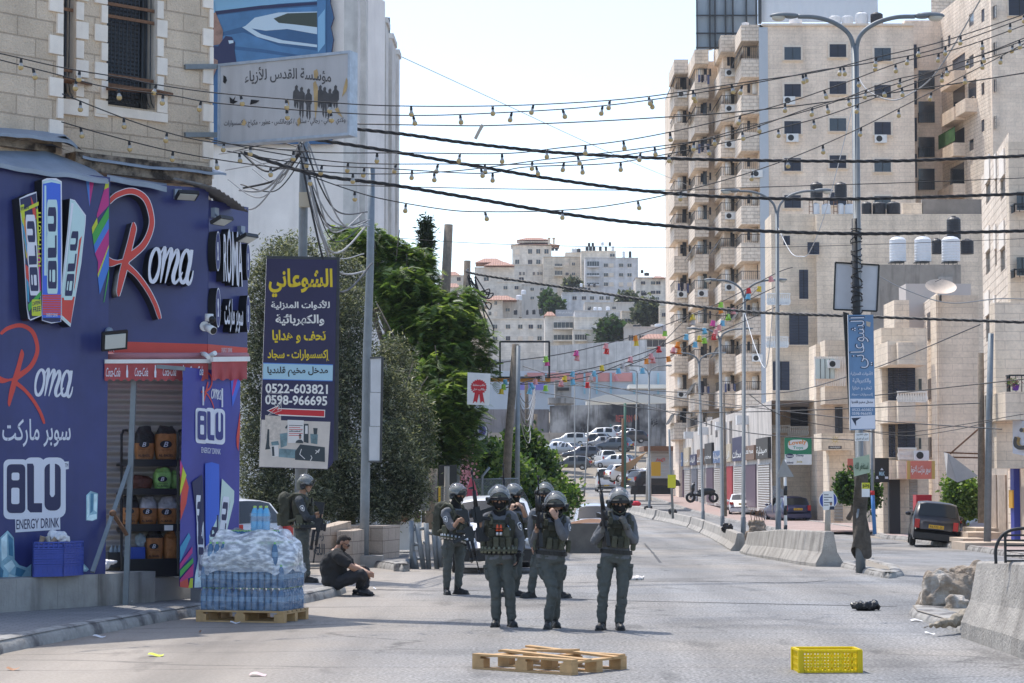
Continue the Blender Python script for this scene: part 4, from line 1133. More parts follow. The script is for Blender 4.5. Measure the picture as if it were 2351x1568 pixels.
def dl(mb,f):
 S_(mb,[(172,248),(310,195),(322,420),(352,1238),(258,1275),(235,1180),(215,760)],5)
 for k,(pts,m)in enumerate((([(172,300),(205,290),(235,700),(225,760)],6),([(205,400),(235,470),(262,760),(240,800),(212,640)],9),([(180,420),(205,480),(235,660),(228,720)],8),([(215,800),(245,830),(250,1000),(225,930)],4),([(225,920),(245,960),(250,1130),(236,1120)],8),([(262,220),(305,330),(312,420),(285,400)],4),([(310,330),(325,330),(336,640),(322,640)],6),([(322,680),(338,690),(350,1010),(340,1060)],7),([(240,1150),(350,1030),(352,1070),(246,1210)],10))):
  S_(mb,pts,m,.2045+k*.0004)
 ptext(mb,PL1,'VITAMINS',*c12(176,318),*c12(248,350),5,.2095,bold=.02,slope=-.3)
 S_(mb,[(172,345),(330,268),(330,300),(178,368)],6,.2085)
 S_(mb,rrect(272,1105,352,1245,8),6,.2085)
 ptext(mb,PL1,'CAFFEINE',*c12(276,1128),*c12(348,1160),5,.2095,bold=.02,slope=-.25); ptext(mb,PL1,'FREE',*c12(282,1172),*c12(348,1215),5,.2095,bold=.02,slope=-.2)
 ptext(mb,PL1,'TUTTI FRUTTI',*c12(322,360),*c12(352,840),6,.2095,bold=.02,rot=90)
 blu(mb,PL1,lambda u,v:c12(216+88*v+38*(1-u),1070-690*u),.206,0,5,0,.0012)
def dm(mb,f):
 S_(mb,[(368,95),(440,78),(518,100),(522,700),(518,1295),(440,1300),(362,1280),(362,700)],2)
 S_(mb,[(362,1060),(522,1060),(520,1240),(366,1235)],4,.2045)
 for i in range(9):S_(mb,[(362,1060+i*20),(522,1062+i*20),(522,1066+i*20),(362,1064+i*20)],2,.205)
 S_(mb,[(368,95),(440,80),(518,100),(516,118),(440,102),(370,116)],3,.2045)
 S_(mb,[(366,1262),(520,1262),(516,1292),(440,1300),(366,1280)],5,.2045)
 ptext(mb,PL1,'ENERGY DRINK',*c12(398,1224),*c12(494,1252),0,.2065,bold=.01)
 S_(mb,[(380,130),(395,130),(400,900),(378,900)],3,.2042)
 blu(mb,PL1,lambda u,v:c12(400+95*v,1056-805*u),.206,3,5,3,.0012)
def dr(mb,f):
 S_(mb,[(600,250),(640,265),(728,395),(724,470),(690,800),(600,1330),(530,1265),(532,1000),(585,500)],3)
 S_(mb,[(530,1090),(640,1080),(605,1310),(530,1240)],4,.2045)
 S_(mb,[(660,620),(700,560),(640,1000),(600,1150)],4,.2045)
 S_(mb,[(610,275),(630,285),(560,860),(540,980)],0,.2045)
 blu(mb,PL1,lambda u,v:c12(540+82*v+70*u,1110-640*u),.206,3,5,3,.0012)
can('fruit_can',[(165,242),(240,205),(312,182),(325,420),(356,1245),(262,1285),(242,1270),(228,1180),(205,760)],CM,dl)
can('silver_can',[(598,243),(640,255),(735,385),(730,470),(695,800),(602,1340),(522,1270),(525,1000),(578,500)],CM,dr)
can('blue_can',[(360,85),(400,68),(480,68),(528,95),(532,700),(524,1295),(440,1310),(358,1285),(358,700)],CM,dm)
mb=MB(); mw=MB()
pf=lambda x,y:c13(185+(x-1140)*.853,90+(y-460)*.77)
roma(mb,mw,PL1,pf,.004,0)
mb.build('printed_initial',[M_red,M_red],shop); mw.build('printed_name',[M_wht,M_wht],shop)
mb=MB()
ptext(mb,PL1,'سوبر ماركت',*c13(20,672),*c13(604,912),0,bold=.012)
mb.build('printed_lettering',[M_wht],shop)
mb=MB(); blu(mb,PL1,lambda u,v:c13(30+532*u,1002+528*v),.004,0,1,0)
pshape(mb,PL1,[c14(*q)for q in[(128,130),(512,95),(516,250),(132,275)]],.005,0,0)
ptext(mb,PL1,'ENERGY DRINK',*c14(140,165),*c14(506,250),1,.009,bold=.006,slope=-.05)
pshape(mb,PL1,[c13(*q)for q in[(520,1040),(588,1036),(588,1100),(560,1105)]],.0042,0,0)
ptext(mb,PL1,'TM',*c13(556,1052),*c13(582,1086),1,.009)
mb.build('printed_logo',[M_wht,M_navy],shop)
mb=MB()
for i,(pts,m)in enumerate((([(735,85),(765,85),(785,200),(765,312)],2),([(765,85),(805,88),(768,300)],1),([(905,100),(930,100),(930,145),(890,165)],0),([(890,165),(930,145),(930,300),(830,410),(828,380)],1),([(785,490),(830,405),(835,460),(790,545)],0),([(790,545),(930,310),(930,410),(803,640)],3),([(803,640),(930,410),(930,500),(812,712)],2),([(812,712),(930,500),(930,640),(835,900),(838,780)],1),([(835,890),(930,640),(930,665),(838,920)],0),([(838,920),(930,660),(930,840),(852,1062)],2),([(885,1130),(930,840),(932,900),(890,1130)],3))):
 pshape(mb,PL1,[c12(*q)for q in pts],.004+i*.0005,0,m)
mb.build('printed_ribbons',[M_lime,M_pink,mat('sky_blue',(.06,.20,.62),.5),M_grn],shop)
mb=MB()
M_ice=mat('ice_print',(.30,.52,.62),.4,nz=(5,.45)); M_ice2=mat('ice_light',(.62,.80,.84),.4,nz=(6,.3)); M_ice3=mat('ice_dark',(.06,.20,.32),.4,nz=(6,.4))
def ice(f,pts,lights):
 mb=MB()
 pshape(mb,PL1,[f(*q)for q in pts],.004,0,0)
 for k,(q,m)in enumerate(lights):pshape(mb,PL1,[f(*a)for a in q],.005+k*.0005,0,m)
 mb.build('printed_ice',[M_ice,M_ice2,M_ice3],shop)
ice(c13,[(738,1325),(775,1288),(838,1310),(830,1530),(790,1545),(735,1540)],(([(745,1335),(762,1315),(764,1490),(742,1530)],1),([(775,1310),(800,1310),(795,1460),(772,1480)],2),([(805,1315),(832,1318),(826,1470),(802,1450)],1),([(740,1535),(765,1495),(825,1485),(828,1525),(790,1542)],1)))
ice(c14,[(0,320),(65,258),(118,320),(125,510),(165,555),(230,575),(268,545),(268,655),(200,680),(60,690),(0,690)],(([(10,330),(60,280),(60,480),(15,520)],1),([(70,290),(110,330),(112,480),(75,470)],2),([(30,560),(100,510),(130,560),(80,620)],1),([(140,570),(220,600),(180,660),(130,640)],2),([(0,560),(30,600),(20,680),(0,680)],2),([(80,630),(130,650),(120,682),(60,682)],1)))
ice(c14,[(690,560),(720,545),(760,590),(740,610),(680,605)],(([(700,565),(720,556),(740,590),(700,595)],1),))
mb=MB(); ptext(mb,PL2,'ENERGY DRINK',*c12(640,1505),*c12(978,1552),0); mb.build('stripe_lettering',[M_wht],shop)
mb=MB(); ptext(mb,PL3,'ENERGY DRINK',*c13(1895,65),*c13(1985,105),0); mb.build('stripe_lettering',[M_wht],shop)
sg=thing('name_sign','big raised script sign with a red initial and white letters on blue','sign',PL2.at(350,700))
mb=MB(); mw=MB(); roma(mb,mw,PL2,c12,.26,.26,edge=2)
mb.build('initial',[M_red,M_blk,M_wht],sg); mw.build('letters',[M_wht,M_blk],sg)
sg=thing('corner_sign','raised white capitals and Arabic with four round discs on the shop side','sign',PL3.at(520,650))
mb=MB()
for ch,xa,xb,ya,yb in(('R',1912,1940,545,950),('O',1940,1978,500,965),('M',1984,2036,525,985),('A',2036,2074,548,995)):
 ptext(mb,PL3,ch,*c12(xa,ya),*c12(xb,yb),0,.13,.13,bold=.015,m2=1)
mb.build('capitals',[M_wht,M_blk],sg)
mb=MB(); ptext(mb,PL3,'سوبر ماركت',*c12(1920,1092),*c12(2078,1380),0,.13,.13,bold=.015,m2=1,slope=.12); mb.build('arabic_letters',[M_wht,M_blk],sg)
for x,y,rx,ry in((1864,692,21,172),(2122,782,17,157),(1866,1175,21,170),(2122,1226,17,157)):
 mb=MB(); el=lambda k:[c12(x+rx*k*math.cos(a),y+ry*k*math.sin(a))for a in np.linspace(0,6.283,29)[:-1]]
 pshape(mb,PL3,el(1),.15,.14,0,1); pshape(mb,PL3,el(.93),.1515,0,2)
 pshape(mb,PL3,[c12(x+a*rx*.4,y+b*ry*.45)for a,b in((-.5,-1),(.2,-1),(.5,-.3),(.3,.2),(.6,1),(-.6,1),(-.2,.3),(-.7,-.4))],.153,0,0)
 mb.build('disc',[M_wht,M_blk,M_blue2],sg)
def flood(pl,xm,ym,xl,yl,label,rx=0,k=1.0):
 a,b=pl.at(*c12(xm,ym),.02),pl.at(*c12(xl,yl),.34)
 r_=thing('floodlight',label,'floodlight',a,0,'floodlights on the shop front')
 m=MB(); m.box(a,(.1,.1,.14),0,math.atan2(pl.n.y,pl.n.x)); m.bar(a,a.lerp(b,.8),.02,.03); m.build('bracket',[M_flash],r_)
 FM=at_frame(b,frame((pl.n*.4+V((0,0,-.9))),(pl.n*.9+V((0,0,.4)))))
 m=MB(); m.box((0,-.02,0),(.3*k,.05,.2*k),T=FM); m.build('housing',[M_helmb],r_)
 m=MB(); m.box((0,.008,0),(.25*k,.012,.15*k),T=FM); m.build('lens',[mat('flood_lens',(.55,.58,.55),.2)],r_)
flood(PL2,1515,205,1600,225,'floodlight under the eave above the raised name sign')
flood(PL3,1830,365,1900,440,'floodlight above the raised white capitals')
flood(PL3,2055,520,2115,590,'floodlight at the far corner of the shop side')
r_=thing('floodlight','floodlight on the edge of the cladding beside the red stripe','floodlight',PL1.at(*c12(930,1375)),0,'floodlights on the shop front')
a=PL1.at(*c12(932,1378),.03); m=MB(); m.ball(a,.06,10); m.tube([a,a+V((.08,-.1,-.15))],.02,6); m.build('bracket',[M_flash],r_)
FM=at_frame(PL1.at(*c12(985,1462),.3),frame((.5,-.75,-.45),(.1,-.4,.9))); m=MB(); m.box((0,-.03,0),(.36,.05,.27),T=FM); m.build('housing',[M_helmb],r_); m=MB(); m.box((0,.0,0),(.29,.02,.2),T=FM); m.build('lens',[mat('flood_lens',(.5,.5,.5),.2)],r_)
a=PL2.at(*c12(1745,1335),.03)
r_=thing('security_camera','white bullet security camera with a dome on the blue corner','security camera',a)
m=MB(); m.cyl(a,a+PL2.n*.03,.07,n=14); m.tube([a,a+PL2.n*.12,PL2.at(*c12(1790,1320),.2)],.025,8); m.build('mount',[M_white],r_)
b=PL2.at(*c12(1770,1340),.2); e_=PL2.at(*c12(1825,1372),.34); m=MB(); m.tube([b,e_],[.055,.06],12); m.build('barrel',[M_white],r_); m=MB(); m.cyl(e_,e_.lerp(b,-.05),.05,n=12); m.build('lens',[M_gun],r_)
m=MB(); q=PL2.at(*c12(1788,1290),.22); m.cyl(q,q+V((0,0,.1)),.06,n=12); m.ball(q+V((.05,-.05,.02)),.05,10,1); m.build('dome',[M_white,M_gun],r_)
M_awn=mat('faded_red_canvas',(.42,.085,.09),.85,nz=(3,.2),bump=(9,.3,.03)); M_awn2=mat('sunfaded_canvas',(.45,.20,.22),.85,nz=(2,.15))
def awning(pl,x0,x1,yr0,yr1,yb0,yb1,yv,label,words,off=.38,sc_n=14):
 r_=thing('awning',label,'awning',pl.at((x0+x1)/2,yr0))
 m=MB(); a,b=pl.at(x0,(yr0+yr1)/2,off*.6),pl.at(x1,(yr0+yr1)/2,off*.6); m.tube([a,b],abs(yr1-yr0)/2*a.y/5000,12); m.build('roll',[M_awn2],r_)
 m=MB(); a,b=pl.at(x0,(yb0+yb1)/2,off),pl.at(x1+4,(yb0+yb1)/2-(1 if x1>400 else-2),off); m.bar(a,b,.05,abs(yb1-yb0)*a.y/5000); m.build('front_bar',[M_white],r_)
 m=MB()
 def vp(u,v):
  y=yb1+(yv-yb1)*v+(2.6*math.sin(u*sc_n*2*math.pi)if v>.9 else 0)
  return pl.at(x0+(x1-x0)*u,y,off+.03*math.sin(u*23)*v)
 m.grid(vp,sc_n*8,6); vo=m.build('valance',[M_awn],r_)
 m=MB()
 for k,(xa,xb,ya,yb)in enumerate(words):
  ptext(m,pl,'Coca-Cola',*c13(xa,ya),*c13(xb,yb),0,off+.035,bold=.004,shear=.35)
 for x in(1087,1328,1568):
  if x0<cx(x)<x1:pshape(m,pl,[c13(x+a,y)for a,y in((-3,212),(3,212),(5,250),(9,270),(7,318),(-7,318),(-9,270),(-5,250))],off+.035,0,0)
 if words:m.build('awning_lettering',[M_wht],vo)
 return r_
aw=awning(PL2,240,478,809,827,825,834,872,'red shop awning with white cola script along its scalloped edge',[(905,1028,235,312),(1152,1266,235,308),(1392,1506,232,305),(1620,1738,222,300)])
m=MB(); m.tube([PL2.at(462,812,.1),PL2.at(470,812,.5),PL2.at(479,820,.72)],.03,8); m.build('end_arm',[M_white],aw)
aw=awning(PL3,486,567,809,823,819,830,871,'small red awning folded on the side of the shop',[],.35,4)
m=MB(); m.tube([PL3.at(480,830,.1),PL3.at(484,815,.2),PL3.at(494,810,.3)],.035,8); m.build('end_arm',[M_white],aw)
fr=thing('steel_frame','galvanised steel frame with a leaning leg standing before the shutter','frame',W(288,1385,29.9))
m=MB(); m.bar(W(309,833,30.05),W(288,1389,29.95),.07,.07,up=(0,1,0)); m.build('post',[M_steel],fr)
m=MB(); m.bar(W(309,837,30.05),W(425,846,30.05),.06,.055); m.build('top_rail',[M_steel],fr)
m=MB(); m.bar(W(243,837,30.3),W(309,842,30.1),.03,.03); m.build('wall_rail',[M_dsteel],fr)
m=MB(); m.bar(W(297,1069,29.98),W(257,1185,29.7),.055,.05,up=(0,1,0)); m.bar(W(257,1185,29.7),W(212,1313,29.25),.055,.05,up=(0,1,0)); m.build('leaning_leg',[M_steel],fr)
m=MB(); m.bar(W(259,1178,29.7),W(292,1228,29.97),.05,.05,up=(0,1,0)); m.ball(W(259,1178,29.7),.05,8); m.build('strut',[M_rust],fr)
BN=Facade(413,30.0,552,30.9)
M_ban=mat('blue_banner',(.045,.05,.30),.35,nz=(1.3,.25));
bn=thing('banner','blue vinyl banner with script name and energy drink logo hung beside the shutter','banner',BN.at(480,1340))
m=MB()
def bp(u,v):
 x=(420-9*v)+((552-5*v)-(420-9*v))*u; y=(842+13*u)+(1346-842)*v*(1-.0*u)
 return BN.at(x,y,.02*math.sin(u*9+v*3)*(.3+v)+.007*math.sin(v*14+u*5))
m.grid(bp,24,40); bo=m.build('cloth',[M_ban],bn)
class Wavy:
 n=BN.n
 def at(s,px,py,off=0):
  v=(py-842)/504; u=(px-(420-9*v))/(132+4*v)
  return bp(u,v)+BN.n*(off+.004)
WV=Wavy()
m=MB(); mw=MB(); roma(m,mw,WV,lambda x,y:c13(1742+(x-1015)*.235,258+(y-178)*.275),.004,0); m.build('printed_initial',[M_red,M_red],bo); mw.build('printed_name',[M_wht,M_wht],bo)
m=MB(); blu(m,WV,lambda u,v:c13(1668+250*u,556+310*v),.006,0,1,0,.008); ptext(m,WV,'ENERGY DRINK',*c13(1718,897),*c13(1882,945),0); m.build('printed_logo',[M_wht,mat('banner_navy',(.03,.035,.2),.4)],bo)
m=MB()
for k,(f,pts,mi)in enumerate(((c13,[(1968,275),(2052,280),(2050,330),(1985,530),(1978,420)],2),(c13,[(1998,280),(2030,280),(1985,440),(1980,410)],4),(c13,[(2048,560),(2050,700),(2035,900),(2020,860),(2018,780)],0),(c13,[(1535,1020),(1560,1080),(1610,1250),(1590,1390),(1540,1540)],0),(c13,[(1560,1080),(1590,1150),(1560,1250),(1535,1330),(1535,1270)],6),(c13,[(1535,1020),(1552,1060),(1545,1160),(1535,1180)],4),(c14,[(1535,400),(1610,270),(1625,310),(1535,530)],3),(c14,[(1533,545),(1640,385),(1640,440),(1533,590)],4),(c14,[(1533,600),(1645,480),(1648,520),(1533,660)],5),(c14,[(1533,680),(1650,530),(1645,640),(1600,660),(1533,705)],4),(c14,[(1533,700),(1600,660),(1610,742),(1533,742)],0),(c14,[(1605,742),(1620,660),(1645,655),(1642,738)],6))):
 pshape(m,WV,[f(*q)for q in pts],.003+k*.0006,0,mi)
for k,(pts,mi,bl)in enumerate(([(lambda x,y:c13(x,y)),[(1634,1205),(1720,1132),(1728,1170),(1740,1560),(1748,1960),(1690,2010),(1675,1500)],5+2],[c13,[(1890,1150),(1995,1245),(1992,1340),(1930,1600),(1900,1860),(1800,1930),(1860,1600)],8],[c13,[(1746,1035),(1800,1018),(1866,1030),(1868,1560),(1850,1960),(1760,1960),(1748,1560)],2])[i]for i in range(3)):
 pshape(m,WV,[pts(*q)for q in mi],.012+k*.002,0,bl)
blu(m,WV,lambda u,v:c13(1778+90*v,1960-800*u),.018,8,7,8,.001)
blu(m,WV,lambda u,v:c13(1665+60*v+20*(1-u),1990-680*u),.018,1,7,1,.001)
blu(m,WV,lambda u,v:c13(1895+60*v-60*(1-u),1900-600*u),.018,1,7,1,.001)
pshape(m,WV,[c14(*q)for q in[(1660,640),(1690,470),(1740,430),(1760,560),(1755,720),(1655,735)]],.011,0,9)
m.build('printed_cans',[M_red,M_wht,M_cblue,M_teal,M_pink,M_grn,M_lime,M_navy,M_csil,M_ice2],bo)
m=MB()
for x in(1728,1890):m.bar(WV.at(*c13(x,380),.02),WV.at(*c13(x,540),.02),.02,.01)
m.build('tie',[M_wht],bo)
RK=Facade(278,30.62,410,31.0)
rk=thing('display_rack','black wheeled display rack of charcoal bags in front of the shutter','rack',RK.at(340,1320))
M_rack=mat('rack_black',(.012,.012,.013),.45)
m=MB()
for x in(279,408):
 for o in(.05,-.32):
  m.bar(RK.at(x,995,o),RK.at(x,1316,o),.03,.03,up=(0,1,0))
 m.tube([RK.at(x,1060,.05),RK.at(x,1000,.05),RK.at(x+4,988,.03),RK.at(x+12,987,-.05),RK.at(x+14,990,-.32)],.018,8)
m.build('upright',[M_rack],rk)
SHF=((1054,1070),(1121,1135),(1203,1218),(1283,1322))
for ya,yb in SHF:
 m=MB(); a,b=RK.at(277,ya,.06),RK.at(412,ya,.06); hh=(yb-ya)*a.y/5000
 RK.pxslab(m,277,ya,410,yb,.04,.06); u_,z_=RK.sz(277,yb); u2,_=RK.sz(410,yb); RK.slab(m,u_,z_,u2,z_+.03,-.34,.04); m.build('shelf',[M_rack],rk)
for x in(285,405):
 m=MB(); c=RK.at(x,1318,0); c.z=zl2+.05 if False else c.z; m.ball(c,.05,10); m.build('castor',[M_white],rk)
m=MB(); RK.pxslab(m,374,1205,394,1217,.061,.064); m.build('price_tag',[M_white],rk)
M_bag=mat('orange_bag',(.42,.17,.055),.5,nz=(12,.25),bump=(16,.9,.03)); M_bagd=mat('black_bag_top',(.022,.018,.018),.4,nz=(10,.5),bump=(16,1,.03)); M_bagg=mat('green_bag',(.30,.55,.16),.4,nz=(12,.3),bump=(16,1,.03)); M_bagr=mat('brown_bag',(.12,.035,.02),.5,nz=(12,.4),bump=(16,1,.03)); M_bagw=mat('grey_bag_top',(.45,.44,.46),.5,nz=(12,.4),bump=(16,1,.03))
bagn=[0]
def bag(x0,y0,x1,y1,mt,top,label,tf=.35,o=-.13,logo=True,txt='AL-BASEL'):
 c=RK.at((x0+x1)/2,y1,o); wd=(x1-x0)/2*c.y/5000; h=(y1-y0)*c.y/5000
 seed=bagn[0]*3.7; bagn[0]+=1
 r_=thing('charcoal_bag',label,'charcoal bag',c,0,'charcoal bags on the display rack')
 def fn(z0,z1,m):
  n,k=20,10
  def q(u,v):
   z=z0+(z1-z0)*v; a=2*math.pi*u
   pr=(math.sin(math.pi*min(1,.18+z*.9))**.5)if z<.95 else.45
   pr=.84+.16*math.sin(math.pi*min(z,1))-(.25*max(0,z-.75)/.25)
   x=math.copysign(abs(math.cos(a))**.65,math.cos(a))*wd*pr; y=math.copysign(abs(math.sin(a))**.65,math.sin(a))*.1*(pr if z<.8 else pr*(1.6-z))
   p_=c+RK.t*x+RK.n*y+V((0,0,z*h))
   s=noise.noise(p_*9+V((seed,0,0)))*.022+noise.noise(p_*22+V((seed,0,0)))*.012
   return p_+RK.n*s+V((0,0,s*(1.5 if z>.85 else.3)))
  m.grid(q,n,k); m.add([q(i/n,1)for i in range(n)],[tuple(range(n))],0)
 m=MB(); fn(0,1-tf,m); bo_=m.build('sack',[mt],r_)
 m=MB(); fn(1-tf-.01,1,m); m.build('crumpled_top',[top],r_)
 if logo:
  ym=y1-(y1-y0)*.46; xm=(x0+x1)/2; rr=(x1-x0)*.26
  m=MB(); FR=Plane(RK.at(300,1000,o+.13),RK.at(400,1000,o+.13),RK.at(300,1200,o+.13))
  pshape(m,FR,[(xm+rr*math.cos(a),ym+rr*.62*math.sin(a))for a in np.linspace(0,6.283,17)[:-1]],0,0,0)
  ptext(m,FR,'B',xm-rr*.4,ym-rr*.42,xm+rr*.4,ym+rr*.42,1,.003,shear=.3,bold=.01)
  ptext(m,FR,'فحم السمندر',xm-rr*1.1,ym+rr*.75,xm+rr*1.1,ym+rr*1.1,0,.002)
  ptext(m,FR,txt,xm-rr*1.2,y1-(y1-y0)*.16,xm+rr*1.2,y1-(y1-y0)*.08,0,.002,bold=.02)
  m.build('printed_label',[M_blk,M_wht],bo_)
bag(308,980,354,1054,M_bag,M_bagd,'leaning charcoal bag with a collapsed black top, top shelf beside the post',.5)
bag(354,979,408,1054,M_bag,M_bagd,'upright orange charcoal bag, right of the two on the top shelf',.22)
bag(352,1074,394,1121,M_bagg,M_bagg,'bright green bag tilted on the second shelf',.25,-.1,True,'AL-BASEL')
bag(388,1080,412,1121,M_bagg,M_bagg,'green bag behind the tilted one, by the banner',.25,-.2,False)
bag(300,1092,350,1121,M_bagr,M_bagr,'dark brown bags lying on the second shelf',.3,-.15,False)
bag(277,1138,318,1203,M_bag,M_bagd,'orange bag with a black top, leftmost on the third shelf',.42)
bag(317,1140,360,1203,M_bag,M_bagw,'orange bag under a grey crumpled top, middle of the third shelf',.42)
bag(359,1142,406,1203,M_bag,M_bagw,'orange bag under a grey crumpled top, rightmost on the third shelf',.40)
bag(333,1218,374,1284,M_bag,M_bagd,'orange bag with an oval emblem on the bottom shelf',.25)
bag(374,1220,406,1284,M_bag,M_bag,'orange bag with red panel and barcode on the bottom shelf',.2,-.13,False)
r_=thing('plastic_tub','dark tub with bottles beside the foot of the rack','tub',RK.at(265,1300)); m=MB(); RK.pxslab(m,250,1268,284,1302,-.3,-.05); m.build('tub',[mat('dark_tub',(.03,.032,.036),.5)],r_)
for k in range(3):
 m=MB(); c=RK.at(256+9*k,1268,-.15); m.lathe([(.03,-.05),(.034,.0),(.03,.05),(.012,.08),(.012,.1)],10,Matrix.Translation(c)); m.build('bottle',[mat('clear_plastic',(.4,.5,.55),.15,alpha=.6)],r_)
r_=thing('plastic_tub','blue tub of bottles on the bottom shelf of the rack','tub',RK.at(318,1285)); m=MB(); RK.pxslab(m,302,1256,334,1284,-.25,-.02); m.build('tub',[mat('blue_tub',(.03,.08,.4),.4)],r_)
m=MB(); m.ball(RK.at(322,1240,-.12),(.09,.07,.10),12); remesh(m,'plastic_bag',[mat('clear_plastic',(.4,.5,.55),.15,alpha=.6)],r_,.012,2,(14,.02,1))
m=MB(); c=LF.at(236,1298,-.3); m.ball(c,(.11,.09,.06),12); m.ball(c+V((.1,0,.05)),(.12,.05,.035),10); m.ball(c+V((-.07,0,.06)),(.06,.04,.05),10)
tag(remesh(m,'carrier_bag',[mat('thin_white_plastic',(.72,.72,.74),.35)],None,.012,2,(14,.02,1)),'knotted white carrier bag dropped on the concrete ledge','plastic bag')
CR=Facade(72,28.55,142,28.75)
M_cr=mat('blue_crate',(.03,.065,.36),.4,nz=(5,.15)); M_crd=mat('blue_crate_dark',(.02,.03,.2),.5)
cx0,cz0=CR.sz(76,1330); cwid=CR.sz(144,1330)[0]-cx0; zc=zl2+.005
def crate(z,h,label,solid):
 r_=thing('crate',label,'crate',CR.P(cx0,z,0),0,'folding blue crates stacked on the ledge')
 dpt=.5; m=MB()
 t,nn=CR.t,-CR.n; o=CR.P(cx0,z,0)
 nn=(V((.33,.94,0))).normalized()
 def seg(a,b,w_,hh,zz):m.bar(a+V((0,0,zz)),b+V((0,0,zz)),w_,hh)
 A,B,C,D=o,o+t*cwid,o+t*cwid+nn*dpt,o+nn*dpt
 for a,b in((A,B),(B,C),(C,D),(D,A)):
  if solid:seg(a,b,.015,h*.9,h*.45)
  seg(a,b,.035,.022,h-.011); seg(a,b,.03,.02,.012)
  k=6
  for i in range(k+1):
   p_=a.lerp(b,i/k); m.bar(p_+V((0,0,0)),p_+V((0,0,h)),.022,.022,0,up=(t if i else t))
  if not solid:seg(a,b,.012,h*.35,h*.5)
 m.add([A+V((0,0,.01)),B+V((0,0,.01)),C+V((0,0,.01)),D+V((0,0,.01))],[(0,1,2,3)],1)
 m.build('basket',[M_cr,M_crd],r_)
 return A,B,C,D
hs=[(.16,True,'solid blue crate at the bottom of the stack on the ledge'),(.065,False,'flat folded crate second from the bottom of the stack'),(.065,False,'flat folded crate in the middle of the stack'),(.055,False,'flat folded crate just under the top crate'),(.10,False,'top crate of the stack holding cups and white bags')]
for h,s_,l_ in hs:
 q=crate(zc,h,l_,s_); zc+=h+.003
tr=thing('litter_heap','heap of paper cups, bottles and a white bag in the top crate','rubbish',q[0].lerp(q[2],.5))
ctr=q[0].lerp(q[2],.5)+V((0,0,zc-q[0].z))
for i,(a,b,tz)in enumerate(((.1,.2,.3),(.3,.35,-.4),(.45,.2,.8),(.6,.4,.2),(.2,.5,1.0),(.8,.25,.5))):
 p_=q[0]+(q[1]-q[0])*a+(q[3]-q[0])*b; p_.z=zc-.03
 m=MB(); TT=Matrix.Translation(p_)@Matrix.Rotation(tz,4,'Y'); m.lathe([(.028,0),(.04,.1),(.042,.1),(.03,.09)],12,TT); m.build('paper_cup',[M_white if i%2 else mat('cup_tan',(.55,.42,.3),.7)],tr)
m=MB(); p_=q[1].lerp(q[3],.35); p_.z=zc+.04; m.ball(p_,(.13,.12,.09),12); m.ball(p_+V((-.1,0,.05)),(.07,.06,.06),10)
remesh(m,'white_bag',[mat('thin_white_plastic',(.72,.72,.74),.35)],tr,.012,2,(13,.03,1))
# ---------------- middle left: water pallet, signs, poles, trees, planters ----------------
c21=lambda x,y:(574+.26857*x,.26857*y)
c22=lambda x,y:(574+.26857*x,390.3+.26857*y)
c23=lambda x,y:(574+.26857*x,780.6+.26857*y)
c24=lambda x,y:(574+.26857*x,1148+.26857*y)
c31=lambda x,y:(1148+.26857*x,.26857*y)
c32=lambda x,y:(1148+.26857*x,390.3+.26857*y)
c33=lambda x,y:(1148+.26857*x,780.6+.26857*y)
c34=lambda x,y:(1148+.26857*x,1148+.26857*y)
c41=lambda x,y:(1719.7+.26857*x,.26857*y)
c42=lambda x,y:(1719.7+.26857*x,390.3+.26857*y)
c43=lambda x,y:(1719.7+.26857*x,780.6+.26857*y)
c44=lambda x,y:(1719.7+.26857*x,1148+.26857*y)
M_water=mat('water_bottle',(.09,.20,.36),.12,nz=(20,.2),alpha=.8); M_cap=mat('cap_green',(.25,.55,.15),.4); M_lab=mat('bottle_label',(.20,.33,.48),.4,nz=(30,.3))
def _film(name,a,rough,col=(.8,.85,.92),bs=.9):
 m=bpy.data.materials.new(name); m.use_nodes=True
 N,L=m.node_tree.nodes,m.node_tree.links; b=N['Principled BSDF']
 b.inputs['Base Color'].default_value=(*col,1); b.inputs['Roughness'].default_value=rough; b.inputs['Alpha'].default_value=a
 b.inputs['Specular IOR Level'].default_value=.9
 t=N.new('ShaderNodeTexNoise'); t.inputs['Scale'].default_value=9; t.inputs['Detail'].default_value=6
 mp=N.new('ShaderNodeMapping'); mp.inputs['Scale'].default_value=(1,1,2.6); g=N.new('ShaderNodeNewGeometry')
 L.new(g.outputs['Position'],mp.inputs[0]); L.new(mp.outputs[0],t.inputs['Vector'])
 bp=N.new('ShaderNodeBump'); bp.inputs['Strength'].default_value=bs; bp.inputs['Distance'].default_value=.04
 L.new(t.outputs['Fac'],bp.inputs['Height']); L.new(bp.outputs[0],b.inputs['Normal'])
 r=N.new('ShaderNodeMapRange'); r.inputs[1].default_value=.42; r.inputs[2].default_value=.66; r.inputs[3].default_value=a*.55; r.inputs[4].default_value=min(1,a*1.9)
 L.new(t.outputs['Fac'],r.inputs[0]); L.new(r.outputs[0],b.inputs['Alpha'])
 return m
M_film=_film('stretch_film',.17,.16,(.6,.66,.75)); M_film2=_film('loose_film',.72,.25,(.93,.94,.95),.8)
pc=W(578,1428,28.35); PZ=rad(-15)
pm=Matrix.Translation((pc.x-.035,28.75,.0))@Matrix.Rotation(PZ,4,'Z')
